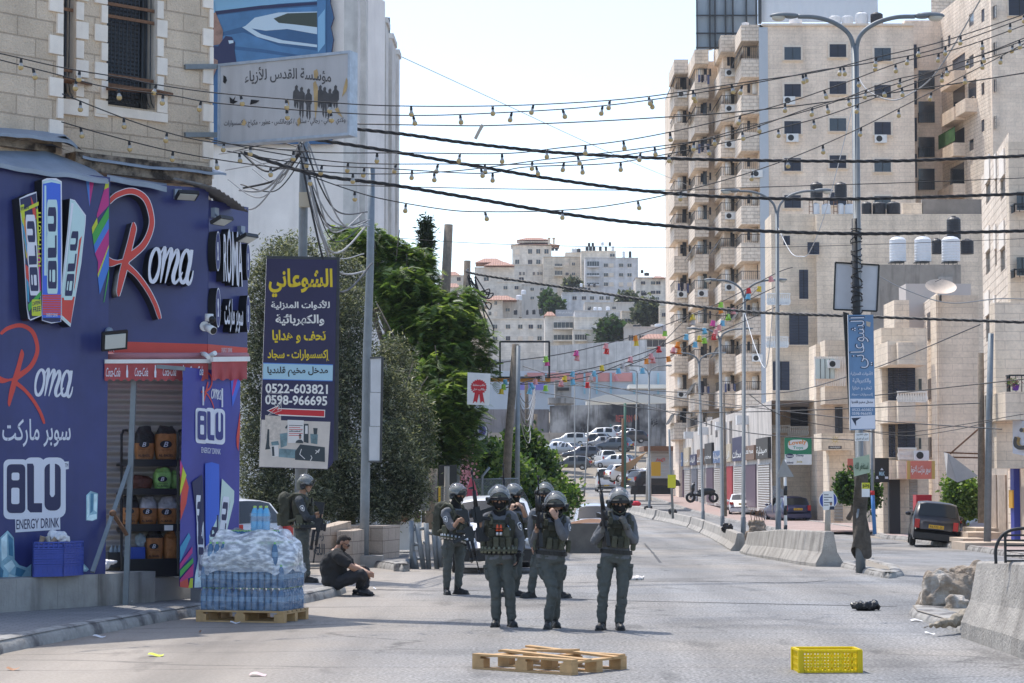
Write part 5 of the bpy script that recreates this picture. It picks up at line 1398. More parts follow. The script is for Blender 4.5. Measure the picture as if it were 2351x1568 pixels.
def pallet(M,L_=1.2,D_=.8,root=None,loose=False):
 m=MB()
 for y in(-D_/2+.05,0,D_/2-.05):
  m.box((0,y,.011),(L_,.1,.022),T=M)
 m.build('bottom_board',[M_wood],root)
 for x in(-L_/2+.07,0,L_/2-.07):
  for y in(-D_/2+.05,0,D_/2-.05):
   m=MB(); m.box((x,y,.066),(.14,.1,.085),T=M); m.build('block',[M_wood],root)
 for x in(-L_/2+.05,0,L_/2-.05):
  m=MB(); m.box((x,0,.120),(.1,D_,.02),T=M); m.build('stringer',[M_wood],root)
r_=thing('wooden_pallet','wooden pallet under the wrapped stack of water bottles','pallet',pm.translation,PZ,'wooden pallets')
pallet(pm,1.22,.9,r_)
m=MB()
for i in range(6):m.box((0,-.40+.16*i,.143),(1.22,.11,.022),T=pm)
m.build('deck_boards',[M_wood],r_)
st=thing('water_stack','shrink-wrapped pallet load of bottled water standing on the kerb','water bottles',pm.translation,PZ)
m=MB(); rb=random.Random(3)
def bottle(m,T,s=1.0,n=8):
 m.lathe([(.001,0),(.04,0),(.042,.02),(.042,.11),(.039,.13),(.042,.15),(.042,.2),(.03,.25),(.014,.28)],n,T,0)
 m.lathe([(.0428,.115),(.0428,.175)],n,T,1); m.lathe([(.016,.275),(.016,.30),(.001,.302)],n,T,2)
for lay in range(3):
 for i in range(13):
  for j in range(9):
   if 0<i<12 and 1<j and lay<2:continue
   if lay==2 and(j>7 or i>11 or i<1):continue
   bottle(m,pm@Matrix.Translation((-.535+i*.0892,-.37+j*.0905,.155+lay*.29)))
m.build('bottles',[M_water,M_lab,M_cap],st)
m=MB()
def wrapf(u,v):
 a=2*math.pi*u; e=.22
 x=math.copysign(abs(math.cos(a))**e,math.cos(a)); y=math.copysign(abs(math.sin(a))**e,math.sin(a))
 z=.15+v*.60; k=1+.02*math.sin(v*9)
 p=Vector((x*.60*k,y*.455*k,z)); s=noise.noise(p*6)*.012
 return pm@(p+Vector((x*s,y*s,0)))
m.grid(wrapf,72,14); m.build('wrap',[M_film],st)
m=MB()
def hood(u,v):
 a=2*math.pi*u; e=.3+.5*v
 x=math.copysign(abs(math.cos(a))**e,math.cos(a)); y=math.copysign(abs(math.sin(a))**e,math.sin(a))
 r=1.03-.62*max(0,v-.25)**1.1; z=.68+.50*math.sin(v*math.pi/2)-.05*(1-v)*abs(math.sin(a*4))
 p=Vector((x*.60*r-.02*v,y*.45*r,z)); s=noise.noise(p*4+Vector((4,0,0)))*.07+noise.noise(p*11)*.018
 return pm@(p+Vector((x*s,y*s,s)))
m.grid(hood,64,16); m.build('loose_film',[M_film2],st)
m=MB()
for i in range(9):
 for j in range(5):bottle(m,pm@Matrix.Translation((-.40+i*.0915,-.22+j*.0925,.155+.84))@Matrix.Scale(.62,4))
m.build('top_bottles',[M_water,M_lab,M_cap],st)
sp_=thing('bottle_pack','six-pack of blue water bottles standing on top of the wrapped stack','water bottles',pm@Vector((.12,0,1.13)))
top=W(598,1218,28.6)
for i in range(3):
 for j in range(2):
  m=MB(); bottle(m,Matrix.Translation(top+Vector((-.075+i*.075,j*.08-.04,0)))@Matrix.Scale(1.08,4),n=12); m.build('bottle',[mat('blue_bottle',(.16,.50,.80),.1,alpha=.85),M_lab,mat('lime_cap',(.45,.62,.12),.4)],sp_)
m=MB(); m.box(top+V((0,0,.12)),(.26,.18,.22),0); m.build('pack_film',[_film('pack_film',.12,.12)],sp_)
LB=Facade(502,32.0,804,31.0)
r_=thing('lightbox_sign','weathered grey light-box sign with Arabic lettering and torn holes on a bracket','sign',LB.at(650,310))
M_lb=mat('grey_acrylic',(.55,.53,.52),.5,nz=(1.2,.1),streak=.25); M_lbt=mat('grey_ink',(.085,.08,.08),.6,nz=(5,.3)); M_torn=mat('torn_backing',(.55,.38,.18),.8,nz=(6,.3))
u0,z1=LB.sz(502,146.5); u1,z0=LB.sz(804,310)
m=MB(); LB.slab(m,u0+.03,z0+.03,u1-.03,z1-.03,-.16,0); m.build('face_panel',[M_lb],r_)
m=MB()
for q in((u0,z1-.04,u1,z1),(u0,z0,u1,z0+.04),(u0,z0+.04,u0+.035,z1-.04),(u1-.035,z0+.04,u1,z1-.04)):LB.slab(m,*q,-.2,.02)
m.build('frame',[mat('alu_frame',(.45,.50,.56),.45,.3,nz=(8,.2))],r_)
m=MB()
ptext(m,LB,'مؤسسة القدس للأزياء',562,158,760,196,0,.004,bold=.012,arc=8)
ptext(m,LB,'ولادي - بناتي - رجالي - ستاتي / كوزماتكس - عطور - مكياج - اكسسوارات',514,276,793,294,0,.004,bold=.01,slope=-.03)
rs=random.Random(11)
for i,x in enumerate((680,692,708,735,745,757,770)):
 hgt=70 if i in(1,2,4,5)else 52; y0=198+(i%3)*4
 pshape(m,LB,[(x-3,y0),(x+1,y0-4),(x+4,y0),(x+3,y0+6),(x+8,y0+12),(x+8,y0+30),(x+5,y0+34),(x+5,y0+hgt*.9),(x+2,y0+hgt),(x+1,y0+38),(x-2,y0+hgt*.97),(x-5,y0+hgt*.85),(x-5,y0+34),(x-8,y0+28),(x-7,y0+12),(x-3,y0+7)],.0045+i*.0003)
m.build('lettering',[M_lbt],r_)
m=MB()
for k,q in enumerate(([(720,162),(728,158),(731,170),(727,180),(721,178)],[(719,190),(724,185),(730,200),(729,240),(724,274),(721,235)],[(795,178),(801,188),(794,210),(785,222),(789,200)],[(768,250),(776,246),(783,262),(787,270),(776,262)],[(660,226),(664,236),(660,272),(662,275),(656,240)],[(554,286),(560,272),(566,280),(562,288)],[(682,275),(688,268),(690,282),(684,290)])):
 pshape(m,LB,q,.007+k*.0004)
m.build('torn_patch',[M_torn],r_)
m=MB()
for k,q in enumerate(([(513,172),(519,176),(521,184),(517,192),(512,188)],[(527,222),(535,228),(541,220),(538,230),(546,232),(536,238),(528,236)],[(576,228),(596,230),(588,236),(574,240)])):pshape(m,LB,q,.006+k*.0005)
m.build('hole',[M_blk],r_)
for ya,yb in((153,152),(309,309)):m=MB(); m.bar(MAIN.at(424,ya,.02),LB.at(512,yb,-.1),.06,.07); m.build('bracket',[M_steel],r_)
WB=Facade(470,69.5,801,68.0); WR=Facade(801,68.0,896,84.8)
bld=thing('white_building','tall white plastered building with grey pilasters and a row of slot windows','building',(-7,72,0))
M_plast=mat('white_plaster',(.84,.80,.76),.9,nz=(.6,.14),streak=.12); M_pil=mat('grey_pilaster',(.62,.60,.57),.9,nz=(2,.18),streak=.3)
m=MB(); wa=WB.sz(440,500)[0]; WB.slab(m,wa,0,WB.len,17.6,-3,0); m.build('front_wall',[M_plast],bld)
m=MB(); zt=WR.sz(896,158)[1]; wl=WR.len
slots=[(905,932,630,965),(975,998,700,1030),(1036,1057,765,1060),(1095,1112,830,1120),(1148,1166,885,1180)]
hl=[]
for xa,xb,ya,yb in slots:
 hl.append(WR.rect(*c21(xa,ya),*c21(xb,yb)))
WR.wall(m,0,wl,0,zt,hl,.35); m.poly([WR.P(0,zt),WR.P(wl,zt),WR.P(wl,zt,-12),WR.P(0,zt,-12)])
m.poly([WR.P(wl,0),WR.P(wl,0,-12),WR.P(wl,zt,-12),WR.P(wl,zt)])
m.build('side_wall',[mat('cream_side',(.74,.66,.57),.9,nz=(2,.2),streak=.3)],bld)
for h in hl:
 m=MB(); WR.slab(m,h[0],h[1],h[2],h[3],-.36,-.3); m.build('window',[M_dshut],bld)
 m=MB(); WR.slab(m,h[0]-.05,h[3],h[2]+.25,h[3]+1.1,0,.06); m.build('lintel_panel',[M_quoin],bld)
for xa,xb in((800,836),(876,916),(944,984),(1001,1046),(1060,1096),(1115,1160),(1170,1198)):
 a,b=WR.sz(*c21(xa,900))[0],WR.sz(*c21(xb-12,900))[0]
 m=MB(); WR.slab(m,a,0,b,zt+.25,.002,.42); WR.slab(m,a-.05,zt+.25,b+.05,zt+.45,-.05,.48); m.build('pilaster',[M_pil],bld)
m=MB();
for a,b in(((1185,400),(1185,155)),((1090,300),(1095,160)),((1050,165),(1185,158))):m.bar(WR.at(*c21(*a),-1),WR.at(*c21(*b),-1),.12,.12)
m.build('roof_frame',[M_dsteel],bld)
m=MB(); q=[WR.at(*c21(x,y),-1.1)for x,y in((1062,330),(1180,410),(1180,165),(1058,165))]; m.prism(q,WR.n*-.05); m.build('roof_shed',[stripes('shed_sheet',(.6,.62,.6),.8,'v',.5,.6,.03)],bld)
m=MB(); q=[WR.at(*c21(x,y),-.6)for x,y in((985,195),(1060,188),(1045,98),(968,112))]; m.prism(q,WR.n*-.06); m.build('roof_panel',[mat('black_panel',(.03,.035,.04),.4)],bld)
bb=thing('billboard','huge blue billboard of a blurred race track hung on the white building','billboard',WB.at(620,140))
m=MB(); pts=[(440,-60),(758,-60),(758,6),(763,26),(766,40),(759,62),(765,90),(761,118),(762,148),(762,330),(440,330)]
pshape(m,WB,pts,.25,.08,0,1)
M_track=mat('track_print',(.035,.115,.26),.4,nz=(.8,.2));
bo=m.build('vinyl',[M_track,M_navy,mat('light_blue_print',(.22,.45,.68),.4),mat('white_print',(.55,.68,.78),.4),mat('mid_blue_print',(.07,.20,.40),.4,nz=(1,.3)),mat('skin_print',(.32,.19,.15),.5,nz=(5,.4)),mat('dark_green_print',(.05,.065,.05),.5)],bb)
m=MB(); k=[0]
def T_(pts,mi):k[0]+=1; pshape(m,WB,pts,.252+k[0]*.002,0,mi)
T_([(440,-60),(728,-60),(728,2),(640,8),(560,18),(487,30),(440,34)],2); T_([(487,26),(600,12),(728,4),(728,10),(600,20),(487,34)],1)
T_([(487,36),(600,22),(728,14),(728,60),(620,40),(560,60),(487,80)],4)
T_([(560,62),(585,40),(640,28),(728,26),(728,78),(660,66),(610,70)],3); T_([(628,42),(660,30),(728,28),(728,62),(680,56),(640,52)],6)
T_([(556,62),(590,84),(640,98),(728,108),(728,102),(650,92),(600,78),(566,58)],3); T_([(487,86),(560,74),(640,104),(728,116),(728,150),(487,150)],4); T_([(487,100),(600,112),(728,132),(728,138),(600,120),(487,108)],0)
T_([(728,-60),(748,-60),(748,150),(728,150)],4); T_([(730,40),(746,20),(746,100),(730,120)],2)
T_([(478,0),(488,10),(495,28),(512,70),(510,100),(488,104),(478,104)],5); T_([(484,0),(492,6),(494,28),(484,32)],2)
T_([(478,104),(500,106),(512,90),(518,82),(532,84),(540,98),(538,112),(544,150),(478,150)],1); T_([(524,92),(536,92),(536,98),(526,100)],3); T_([(484,130),(500,138),(500,150),(484,190)],5)
m.build('print',list(bo.data.materials),bo)
BS=Facade(604,40.7,764,40.9)
r_=thing('street_sign','tall dark blue sign with yellow Arabic, phone numbers and a red arrow on a pole','sign',W(690,1300,41.2))
m=MB(); pshape(m,BS,[(612,593),(774,596),(765,1062),(752,1077),(595,1072)],0,.09,0,1)
M_sgn=mat('sign_indigo',(.022,.020,.075),.5,nz=(2,.15)); bo=m.build('panel',[M_sgn,M_white],r_)
m=MB()
pshape(m,BS,[(604.5,832),(764.5,836),(763.5,873),(603.5,869)],.004,0,0)
M_bd=[mat('pale_blue',(.38,.60,.72),.5),mat('poster_white',(.62,.56,.50),.6,nz=(4,.12)),mat('sky_blue',(.06,.20,.62),.5)]; m.build('band',M_bd,bo); m=MB()
pshape(m,BS,[(600.5,963),(758.5,968),(752,1076),(595.5,1071)],.004,0,1)
m.build('band',M_bd,bo)
for q in([(604,832),(764.5,836),(764.4,838),(604,834)],[(603.5,869),(763.5,873),(763.4,875),(603.4,871)]):m=MB(); pshape(m,BS,q,.005,0,2); m.build('band',M_bd,bo)
M_bs=[mat('sign_yellow',(.72,.55,.02),.5),M_white,M_blk,mat('arrow_red',(.55,.02,.03),.5)]
for s_,x0,y0,x1,y1,bd in(('الشوعاني',160,840,706,1085,.03),('تحف و هدايا',190,1365,650,1480,.03)):m=MB(); ptext(m,BS,s_,*c22(x0,y0),*c22(x1,y1),0,.006,bold=bd); m.build('lettering',M_bs,bo)
m=MB(); ptext(m,BS,'إكسسوارات - سجاد',*c23(150,80),*c23(680,182),0,.006,bold=.025); m.build('lettering',M_bs,bo)
for s_,x0,y0,x1,y1 in(('للأدوات المنزلية',180,1112,682,1195),('والكهربائية',218,1230,634,1332)):m=MB(); ptext(m,BS,s_,*c22(x0,y0),*c22(x1,y1),1,.006,bold=.03); m.build('lettering',M_bs,bo)
for s_,x0,y0,x1,y1 in(('0522-603821',132,368,665,450),('0598-966695',130,466,660,550)):m=MB(); ptext(m,BS,s_,*c23(x0,y0),*c23(x1,y1),1,.006,bold=.025,slope=.02); m.build('lettering',M_bs,bo)
m=MB(); ptext(m,BS,'مدخل مخيم قلنديا',*c23(148,225),*c23(666,312),2,.008,bold=.025)
m.build('lettering',M_bs,bo); m=MB()
pshape(m,BS,[c23(*q)for q in[(142,602),(243,553),(243,580),(642,595),(640,660),(262,645),(262,650)]],.006,0,1)
pshape(m,BS,[c23(*q)for q in[(155,602),(240,565),(240,588),(636,602),(634,652),(240,634),(240,640)]],.008,0,3)
m.build('arrow',[*M_bs],bo)
m=MB()
pshape(m,BS,[c23(*q)for q in[(130,640),(265,650),(262,850),(128,850)]],.006,0,0)
for k_,(q,mi)in enumerate((([(140,870),(150,760),(165,760),(165,900),(175,930),(130,935)],1),([(175,905),(240,895),(245,990),(190,998)],3),([(185,910),(205,908),(210,990),(190,990)],1),([(255,800),(320,790),(315,900),(262,920)],2),([(250,925),(400,935),(385,1010),(245,998)],2),([(385,950),(430,890),(560,905),(640,915),(640,1040),(385,1022)],1),([(460,715),(500,715),(500,880),(460,870)],1),([(472,730),(494,730),(494,800),(470,800)],3),([(515,800),(580,805),(575,890),(520,880)],2),([(540,750),(578,752),(572,805),(545,805)],1),([(300,745),(330,710),(330,725),(308,760)],1),([(180,870),(240,860),(250,895),(185,900)],2))):pshape(m,BS,[c23(*a)for a in q],.0065+k_*.0004,0,mi)
pshape(m,BS,[c23(*q)for q in[(320,680),(460,685),(455,880),(322,878)]],.014,0,3)
pshape(m,BS,[c23(*q)for q in[(388,878),(395,860),(415,850),(440,850),(455,868),(454,880)]],.0155,0,1)
pshape(m,BS,[c23(*q)for q in[(418,808),(428,800),(438,808),(438,835),(428,848),(419,838)]],.016,0,4); pshape(m,BS,[c23(*q)for q in[(416,812),(428,798),(440,812),(438,818),(419,818)]],.0165,0,1)
for i in range(6):pshape(m,BS,[c23(*q)for q in[(332,725+i*17),(450-(i%2)*20,727+i*17),(450-(i%2)*20,732+i*17),(332,730+i*17)]],.0155,0,5 if i%3 else 1)
ptext(m,BS,'احمد حسين خضر',*c23(335,765),*c23(445,782),1,.017,bold=.02)
for pts in(((150,450),(265,455),(268,600),(155,640),(245,560),(150,450)),((160,470),(240,600),(265,540))):pline(m,BS,[c23(*q)for q in pts],.8,3,.012)
for pts in(((440,930),(425,975),(470,1015)),((560,970),(595,930),(585,960),(560,940)),((520,985),(530,1005),(515,1030))):pline(m,BS,[c23(*q)for q in pts],1.6,3,.013)
m.build('posters',[mat('torn_paper',(.58,.52,.46),.8,nz=(14,.25)),mat('appliance_dark',(.035,.05,.06),.5),mat('appliance_teal',(.16,.26,.29),.5,nz=(9,.5)),mat('paper_white',(.72,.70,.68),.7),mat('skin_print',(.32,.19,.15),.5),mat('arrow_red',(.55,.02,.03),.5)],bo)
m=MB();
for a,b in(((612,590),(777,593)),((777,590),(773,1056)),((770,1056),(756,1050))):m.bar(BS.at(*a,-.22),BS.at(*b,-.22),.05,.05)
pshape(m,BS,[(625,598),(774,600),(771,1052),(700,1050)],-.2,.03,0)
m.build('rear_frame',[M_dsteel],r_)
m=MB(); m.tube([W(690,1310,41.4),W(694,700,41.4),W(697,420,41.4),W(699,318,41.4)],[.135,.09,.085,.08],14); m.build('pole',[M_steel],r_)
m=MB(); a=W(700,458,41.25); m.box(a,(.22,.12,.28)); m.build('meter_box',[mat('beige_box',(.55,.50,.38),.5)],r_)
r_=thing('utility_pole','grey steel pole on a concrete foot with a tall narrow grey panel','pole',W(835,1283,47.5))
m=MB(); m.tube([W(835,1287,47.5),W(838,1150,47.5),W(843,800,47.5),W(850,600,47.5),W(853,385,47.5)],[.11,.105,.095,.085,.08],14); m.build('pole',[M_steel],r_)
m=MB()
for q in((851,822,877,900),(850,901,875,978),(848,979,873,1057)):
 a,b,c,d_=W(q[0],q[1],47.3),W(q[2],q[1],47.0),W(q[2],q[3],47.0),W(q[0],q[3],47.3); m.prism([d_,c,b,a],(0,.1,0))
m.build('panel',[mat('pale_grey_panel',(.46,.49,.52),.6,nz=(2,.12),streak=.2)],r_)
m=MB(); m.bar(W(878,820,47),W(874,1059,47),.05,.06,up=(0,1,0)); m.bar(W(834,820,47.7),W(832,1056,47.7),.05,.06,up=(0,1,0)); m.bar(W(851,821,47.3),W(878,820,47),.05,.04); m.bar(W(848,1059,47.3),W(874,1059,47),.05,.04); m.build('panel_frame',[M_dsteel],r_)
m=MB(); m.box(W(840,1293,47.4),(.75,.5,.35)); m.build('concrete_foot',[M_conc],r_)
M_plan=stone('planter_stone',(.55,.45,.36),(.50,.41,.33),(.24,.20,.17),.55,.27,bump=.5,tex=30,ms=.008,amt=.2)
PA=Facade(560,44.6,808,47.4); PB=Facade(808,46.6,880,48.6); PCf=Facade(878,47.6,921,49.0)
r_=thing('planter','long stone planter with sprayed graffiti under the olive trees','planter',PA.at(700,1290))
m=MB(); ua=0
pts=[(560,1290),(690,1291),(806,1295),(806,1196),(770,1206),(735,1214),(690,1215),(640,1192),(560,1180)]
pshape(m,PA,pts,0,.35); bo=m.build('wall',[M_plan],r_)
m=MB(); ptext(m,PA,'زهر',*c24(548,285),*c24(632,352),0,.006,bold=.02); ptext(m,PA,'الله',*c24(545,372),*c24(640,470),0,.006,bold=.03); m.build('graffiti',[mat('spray_grey',(.10,.10,.10),.9)],bo)
r_=thing('planter','lower stone planter behind the steel pole','planter',PB.at(840,1298)); m=MB(); pshape(m,PB,[(809,1301),(878,1303),(878,1208),(850,1212),(809,1219)],0,.35); m.build('wall',[M_plan],r_)
r_=thing('planter','square stone pier at the right end of the planters','planter',PCf.at(900,1296)); m=MB(); pshape(m,PCf,[(879,1297),(916,1293),(919,1204),(899,1206),(879,1207)],0,1.2); m.build('wall',[M_plan],r_)
r_=thing('cardboard_box','tall brown cardboard box standing on the planter','box',PA.at(735,1208,-.4)); m=MB(); PA.pxslab(m,722,1180,747,1212,-.9,-.5); m.build('carton',[mat('cardboard',(.36,.26,.19),.8)],r_)
def leaves(name,mats,parent,pts,size,asp,rng,droop=.0,frond=0,mi=None):
 """many small leaf faces at numpy points"""
 n=len(pts)
 d=rng.normal(size=(n,3)); d[:,2]=d[:,2]*.7+.25-droop; d/=np.linalg.norm(d,axis=1)[:,None]
 s=np.cross(d,rng.normal(size=(n,3))); s/=np.linalg.norm(s,axis=1)[:,None]
 L_=size*rng.uniform(.6,1.3,n)[:,None]; w_=L_*asp
 p=np.asarray(pts)
 up=np.cross(s,d)
 v=np.stack([p,p+d*L_*.5+s*w_*.5+up*L_*.08,p+d*L_,p+d*L_*.5-s*w_*.5+up*L_*.08],1).reshape(-1,3)
 f=np.arange(n*4).reshape(n,4)
 M=np.array(wmat(parent).inverted()); v=v@M[:3,:3].T+M[:3,3]
 return mesh_obj(name,v,f,mats,parent,rng.integers(0,len(mats),n)if mi is None else mi)
def clumps(rng,blobs,n_twig,per,spread,hollow=.55):
 """twig clusters on the shells of ellipsoid blobs -> leaf points"""
 out=[]
 vol=np.array([b[3]*b[4]*b[5]for b in blobs])**.72; vol/=vol.sum()
 for b,q in zip(blobs,vol):
  k=max(1,int(n_twig*q)); u=rng.normal(size=(k,3)); u/=np.linalg.norm(u,axis=1)[:,None]
  r=rng.uniform(hollow,1.06,k)**.6
  c=np.array(b[:3])+u*r[:,None]*np.array(b[3:6])
  for j in range(per):out.append(c+rng.normal(size=(k,3))*spread)
 return np.concatenate(out)
def leafm(name,col,tr=.42):
 m=mat(name,col,.5); N,L=m.node_tree.nodes,m.node_tree.links; b=N['Principled BSDF']
 t=N.new('ShaderNodeBsdfTranslucent'); t.inputs[0].default_value=(min(1,col[0]*1.7),min(1,col[1]*1.6),col[2]*.9,1)
 x=N.new('ShaderNodeMixShader'); x.inputs[0].default_value=tr
 L.new(b.outputs[0],x.inputs[1]); L.new(t.outputs[0],x.inputs[2]); L.new(x.outputs[0],N['Material Output'].inputs[0]); return m
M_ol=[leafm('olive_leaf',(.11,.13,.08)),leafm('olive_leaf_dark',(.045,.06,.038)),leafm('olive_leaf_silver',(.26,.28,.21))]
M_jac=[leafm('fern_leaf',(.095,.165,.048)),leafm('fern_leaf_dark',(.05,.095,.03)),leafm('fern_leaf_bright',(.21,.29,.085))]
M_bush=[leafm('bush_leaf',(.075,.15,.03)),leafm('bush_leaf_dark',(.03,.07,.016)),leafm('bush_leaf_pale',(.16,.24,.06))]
M_bark=mat('grey_bark',(.13,.11,.09),.9,nz=(10,.3),bump=(20,.8,.03))
def blob(px,py,d,rx,ry,rd=None):
 c=W(px,py,d); return(c.x,c.y,c.z,rx*d/F,rd or rx*d/F,ry*d/F)
def tree(name,label,cat,base,blobs,rng,n_twig,per,spread,size,asp,mats,trunk_r,droop=0,hollow=.55,grp=None,frond=False):
 t=thing(name,label,cat,base,0,grp)
 m=MB(); top=V((np.mean([b[0]for b in blobs]),np.mean([b[1]for b in blobs]),np.mean([b[2]for b in blobs])))
 fork=V(base).lerp(top,.45); m.tube([V(base),V(base).lerp(fork,.5)+V((.05,0,0)),fork],[trunk_r,trunk_r*.8,trunk_r*.65],10)
 for b in blobs:
  c=V(b[:3]); mid=fork.lerp(c,.5)+V((0,0,-.1)); m.tube([fork,mid,c],[trunk_r*.5,trunk_r*.3,trunk_r*.1],7)
  for k in range(5):
   e_=c+V((rng.normal()*b[3]*.5,rng.normal()*b[4]*.5,rng.normal()*b[5]*.5)); m.tube([mid,mid.lerp(e_,.5)+V((0,0,.1)),e_],[trunk_r*.2,trunk_r*.12,trunk_r*.04],5)
 m.build('trunk',[M_bark],t)
 pts=clumps(rng,blobs,n_twig,per,spread,hollow)
 core=clumps(rng,blobs,n_twig//2,9,spread,.0)  # inner leaves, all in the darker tone, paint the shade inside the crown
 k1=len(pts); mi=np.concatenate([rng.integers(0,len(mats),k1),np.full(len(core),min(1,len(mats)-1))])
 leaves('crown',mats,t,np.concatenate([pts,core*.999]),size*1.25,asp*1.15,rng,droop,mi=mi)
 return t
def fern_tree(label,base,blobs,seed,n_fr,size,grp=None):
 rng=np.random.default_rng(seed)
 t=thing('tree',label,'tree',base,0,grp)
 m=MB(); top=V((np.mean([b[0]for b in blobs]),np.mean([b[1]for b in blobs]),np.mean([b[2]for b in blobs])))
 fork=V(base).lerp(top,.4); m.tube([V(base),fork],[.22,.15],10)
 for b in blobs:
  c=V(b[:3]); mid=fork.lerp(c,.5); m.tube([fork,mid,c],[.12,.07,.03],7)
  for k in range(6):e_=c+V((rng.normal()*b[3]*.6,rng.normal()*b[4]*.6,rng.normal()*b[5]*.6)); m.tube([mid,mid.lerp(e_,.5),e_],[.05,.03,.012],5)
 m.build('trunk',[M_bark],t)
 c=clumps(rng,blobs,n_fr,1,.05,.5)
 n=len(c); k=8
 d=rng.normal(size=(n,3)); d[:,2]*=.35; d/=np.linalg.norm(d,axis=1)[:,None]
 up=np.tile([0,0,1.],(n,1))+rng.normal(size=(n,3))*.25; s=np.cross(d,up); s/=np.linalg.norm(s,axis=1)[:,None]; up=np.cross(s,d)
 L_=size*rng.uniform(.7,1.3,n)
 V_,MI=[],[]
 mi=rng.choice([0,0,1,2],n)
 for j in range(k):
  tt=(j+.6)/k; q=c+d*(L_*tt)[:,None]-np.array([0,0,1.])*(L_*.45*tt*tt)[:,None]
  ll=L_*.34*math.sin(math.pi*(.12+.85*tt)); w_=L_/k*.42
  for sg in(-1,1):
   e_=q+s*(sg*ll)[:,None]+d*(ll*.35)[:,None]-up*(ll*.15)[:,None]
   V_.append(np.stack([q-d*w_[:,None],q+d*w_[:,None],e_+d*(w_*.5)[:,None],e_-d*(w_*.5)[:,None]],1)); MI.append(mi)
 v=np.concatenate(V_).reshape(-1,3); f=np.arange(len(v)).reshape(-1,4)
 M=np.array(wmat(t).inverted()); v=v@M[:3,:3].T+M[:3,3]
 mesh_obj('crown',v,f,M_jac,t,np.concatenate(MI))
 return t
ol=lambda*b:[blob(*q)for q in b]
GO='olive trees behind the planters'
tree('olive_tree','dense grey-green olive tree behind the tall blue sign','tree',W(640,1240,51),ol((600,720,51,55,130),(645,640,51,60,90),(690,610,52,50,70),(590,900,50.5,50,130),(600,1060,50,60,110),(680,1000,51,60,170),(700,820,51.5,60,130),(620,1150,49.5,60,60)),np.random.default_rng(1),2900,12,.11,.085,.24,M_ol,.2,0,.6,GO)
tree('olive_tree','tall olive tree between the blue sign and the grey pole panel','tree',W(800,1240,50),ol((780,660,52,55,100),(800,780,51,55,130),(790,920,50.5,50,120),(760,1060,50,50,120),(800,1110,49.5,60,90),(735,1160,49,50,40),(740,960,51.5,50,220)),np.random.default_rng(2),2500,12,.11,.085,.24,M_ol,.2,0,.6,GO)
tree('olive_tree','drooping olive tree right of the grey pole panel','tree',W(900,1230,51),ol((900,850,53,50,70),(890,950,51,55,110),(900,1080,50,65,110),(950,1010,52,45,120),(940,1130,50,45,60),(860,1160,49.5,50,40)),np.random.default_rng(3),2000,12,.11,.085,.24,M_ol,.18,.2,.6,GO)
fern_tree('bright green feathery tree rising over the olives against the sky',W(960,1200,60),ol((840,560,60,60,38),(800,545,61,45,28),(890,590,60,60,50),(950,610,60,50,42),(935,680,59,60,70),(980,660,60,28,60),(910,660,59.5,55,60),(960,740,59,60,60)),4,7000,.27)
fern_tree('spreading feathery green tree with its boughs hanging over the red rosette sign',W(1000,1190,57),ol((1040,760,58,55,70),(1090,790,58,48,60),(1000,800,58,60,100),(1055,720,59,38,42),(950,820,58.5,50,110),(1020,960,56,60,90),(1060,1000,56,45,60),(970,980,57,50,90),(1110,850,58,28,30),(930,720,59,45,60),(1000,1060,56,55,40),(1050,900,56.5,45,50),(1000,880,57,60,60),(980,1050,56,50,50),(1030,840,57.5,60,60),(1000,710,59,50,50),(1065,690,59,36,34),(945,770,58.5,50,60),(1060,940,56,50,50)),5,12500,.27)
tree('cypress','slim dark cypress tip sticking out above the trees','tree',W(978,700,66),[blob(978,520,66,5,24),blob(978,550,66,8,26),blob(977,585,66,9,26)],np.random.default_rng(6),240,8,.09,.14,.2,M_bush[1:2]+M_ol[1:2],.07,0,.1)
tree('bush','large leafy green bush behind the officers','bush',W(1270,1250,72),ol((1100,1060,64,45,50),(1140,1080,66,50,55),(1200,1040,70,40,50),(1235,1090,70,42,58),(1290,1140,72,34,28),(1180,1120,68,55,60),(1265,1150,71,40,30),(1220,1150,69,60,50)),np.random.default_rng(7),1700,10,.16,.15,.5,M_bush,.1)
t=tree('flowering_bush','pink flowering oleander beside the ribbon sign pole','bush',W(1075,1190,62),ol((1070,1070,61,16,40),(1062,1110,61,18,30),(1085,1040,61,12,20)),np.random.default_rng(8),170,9,.12,.12,.25,M_bush,.06)
rng=np.random.default_rng(9)
leaves('blossom',[mat('pink_petal',(.75,.38,.42),.6)],t,clumps(rng,ol((1072,1068,60.5,17,40),(1062,1112,60.5,16,24)),26,12,.09),.09,.8,rng)
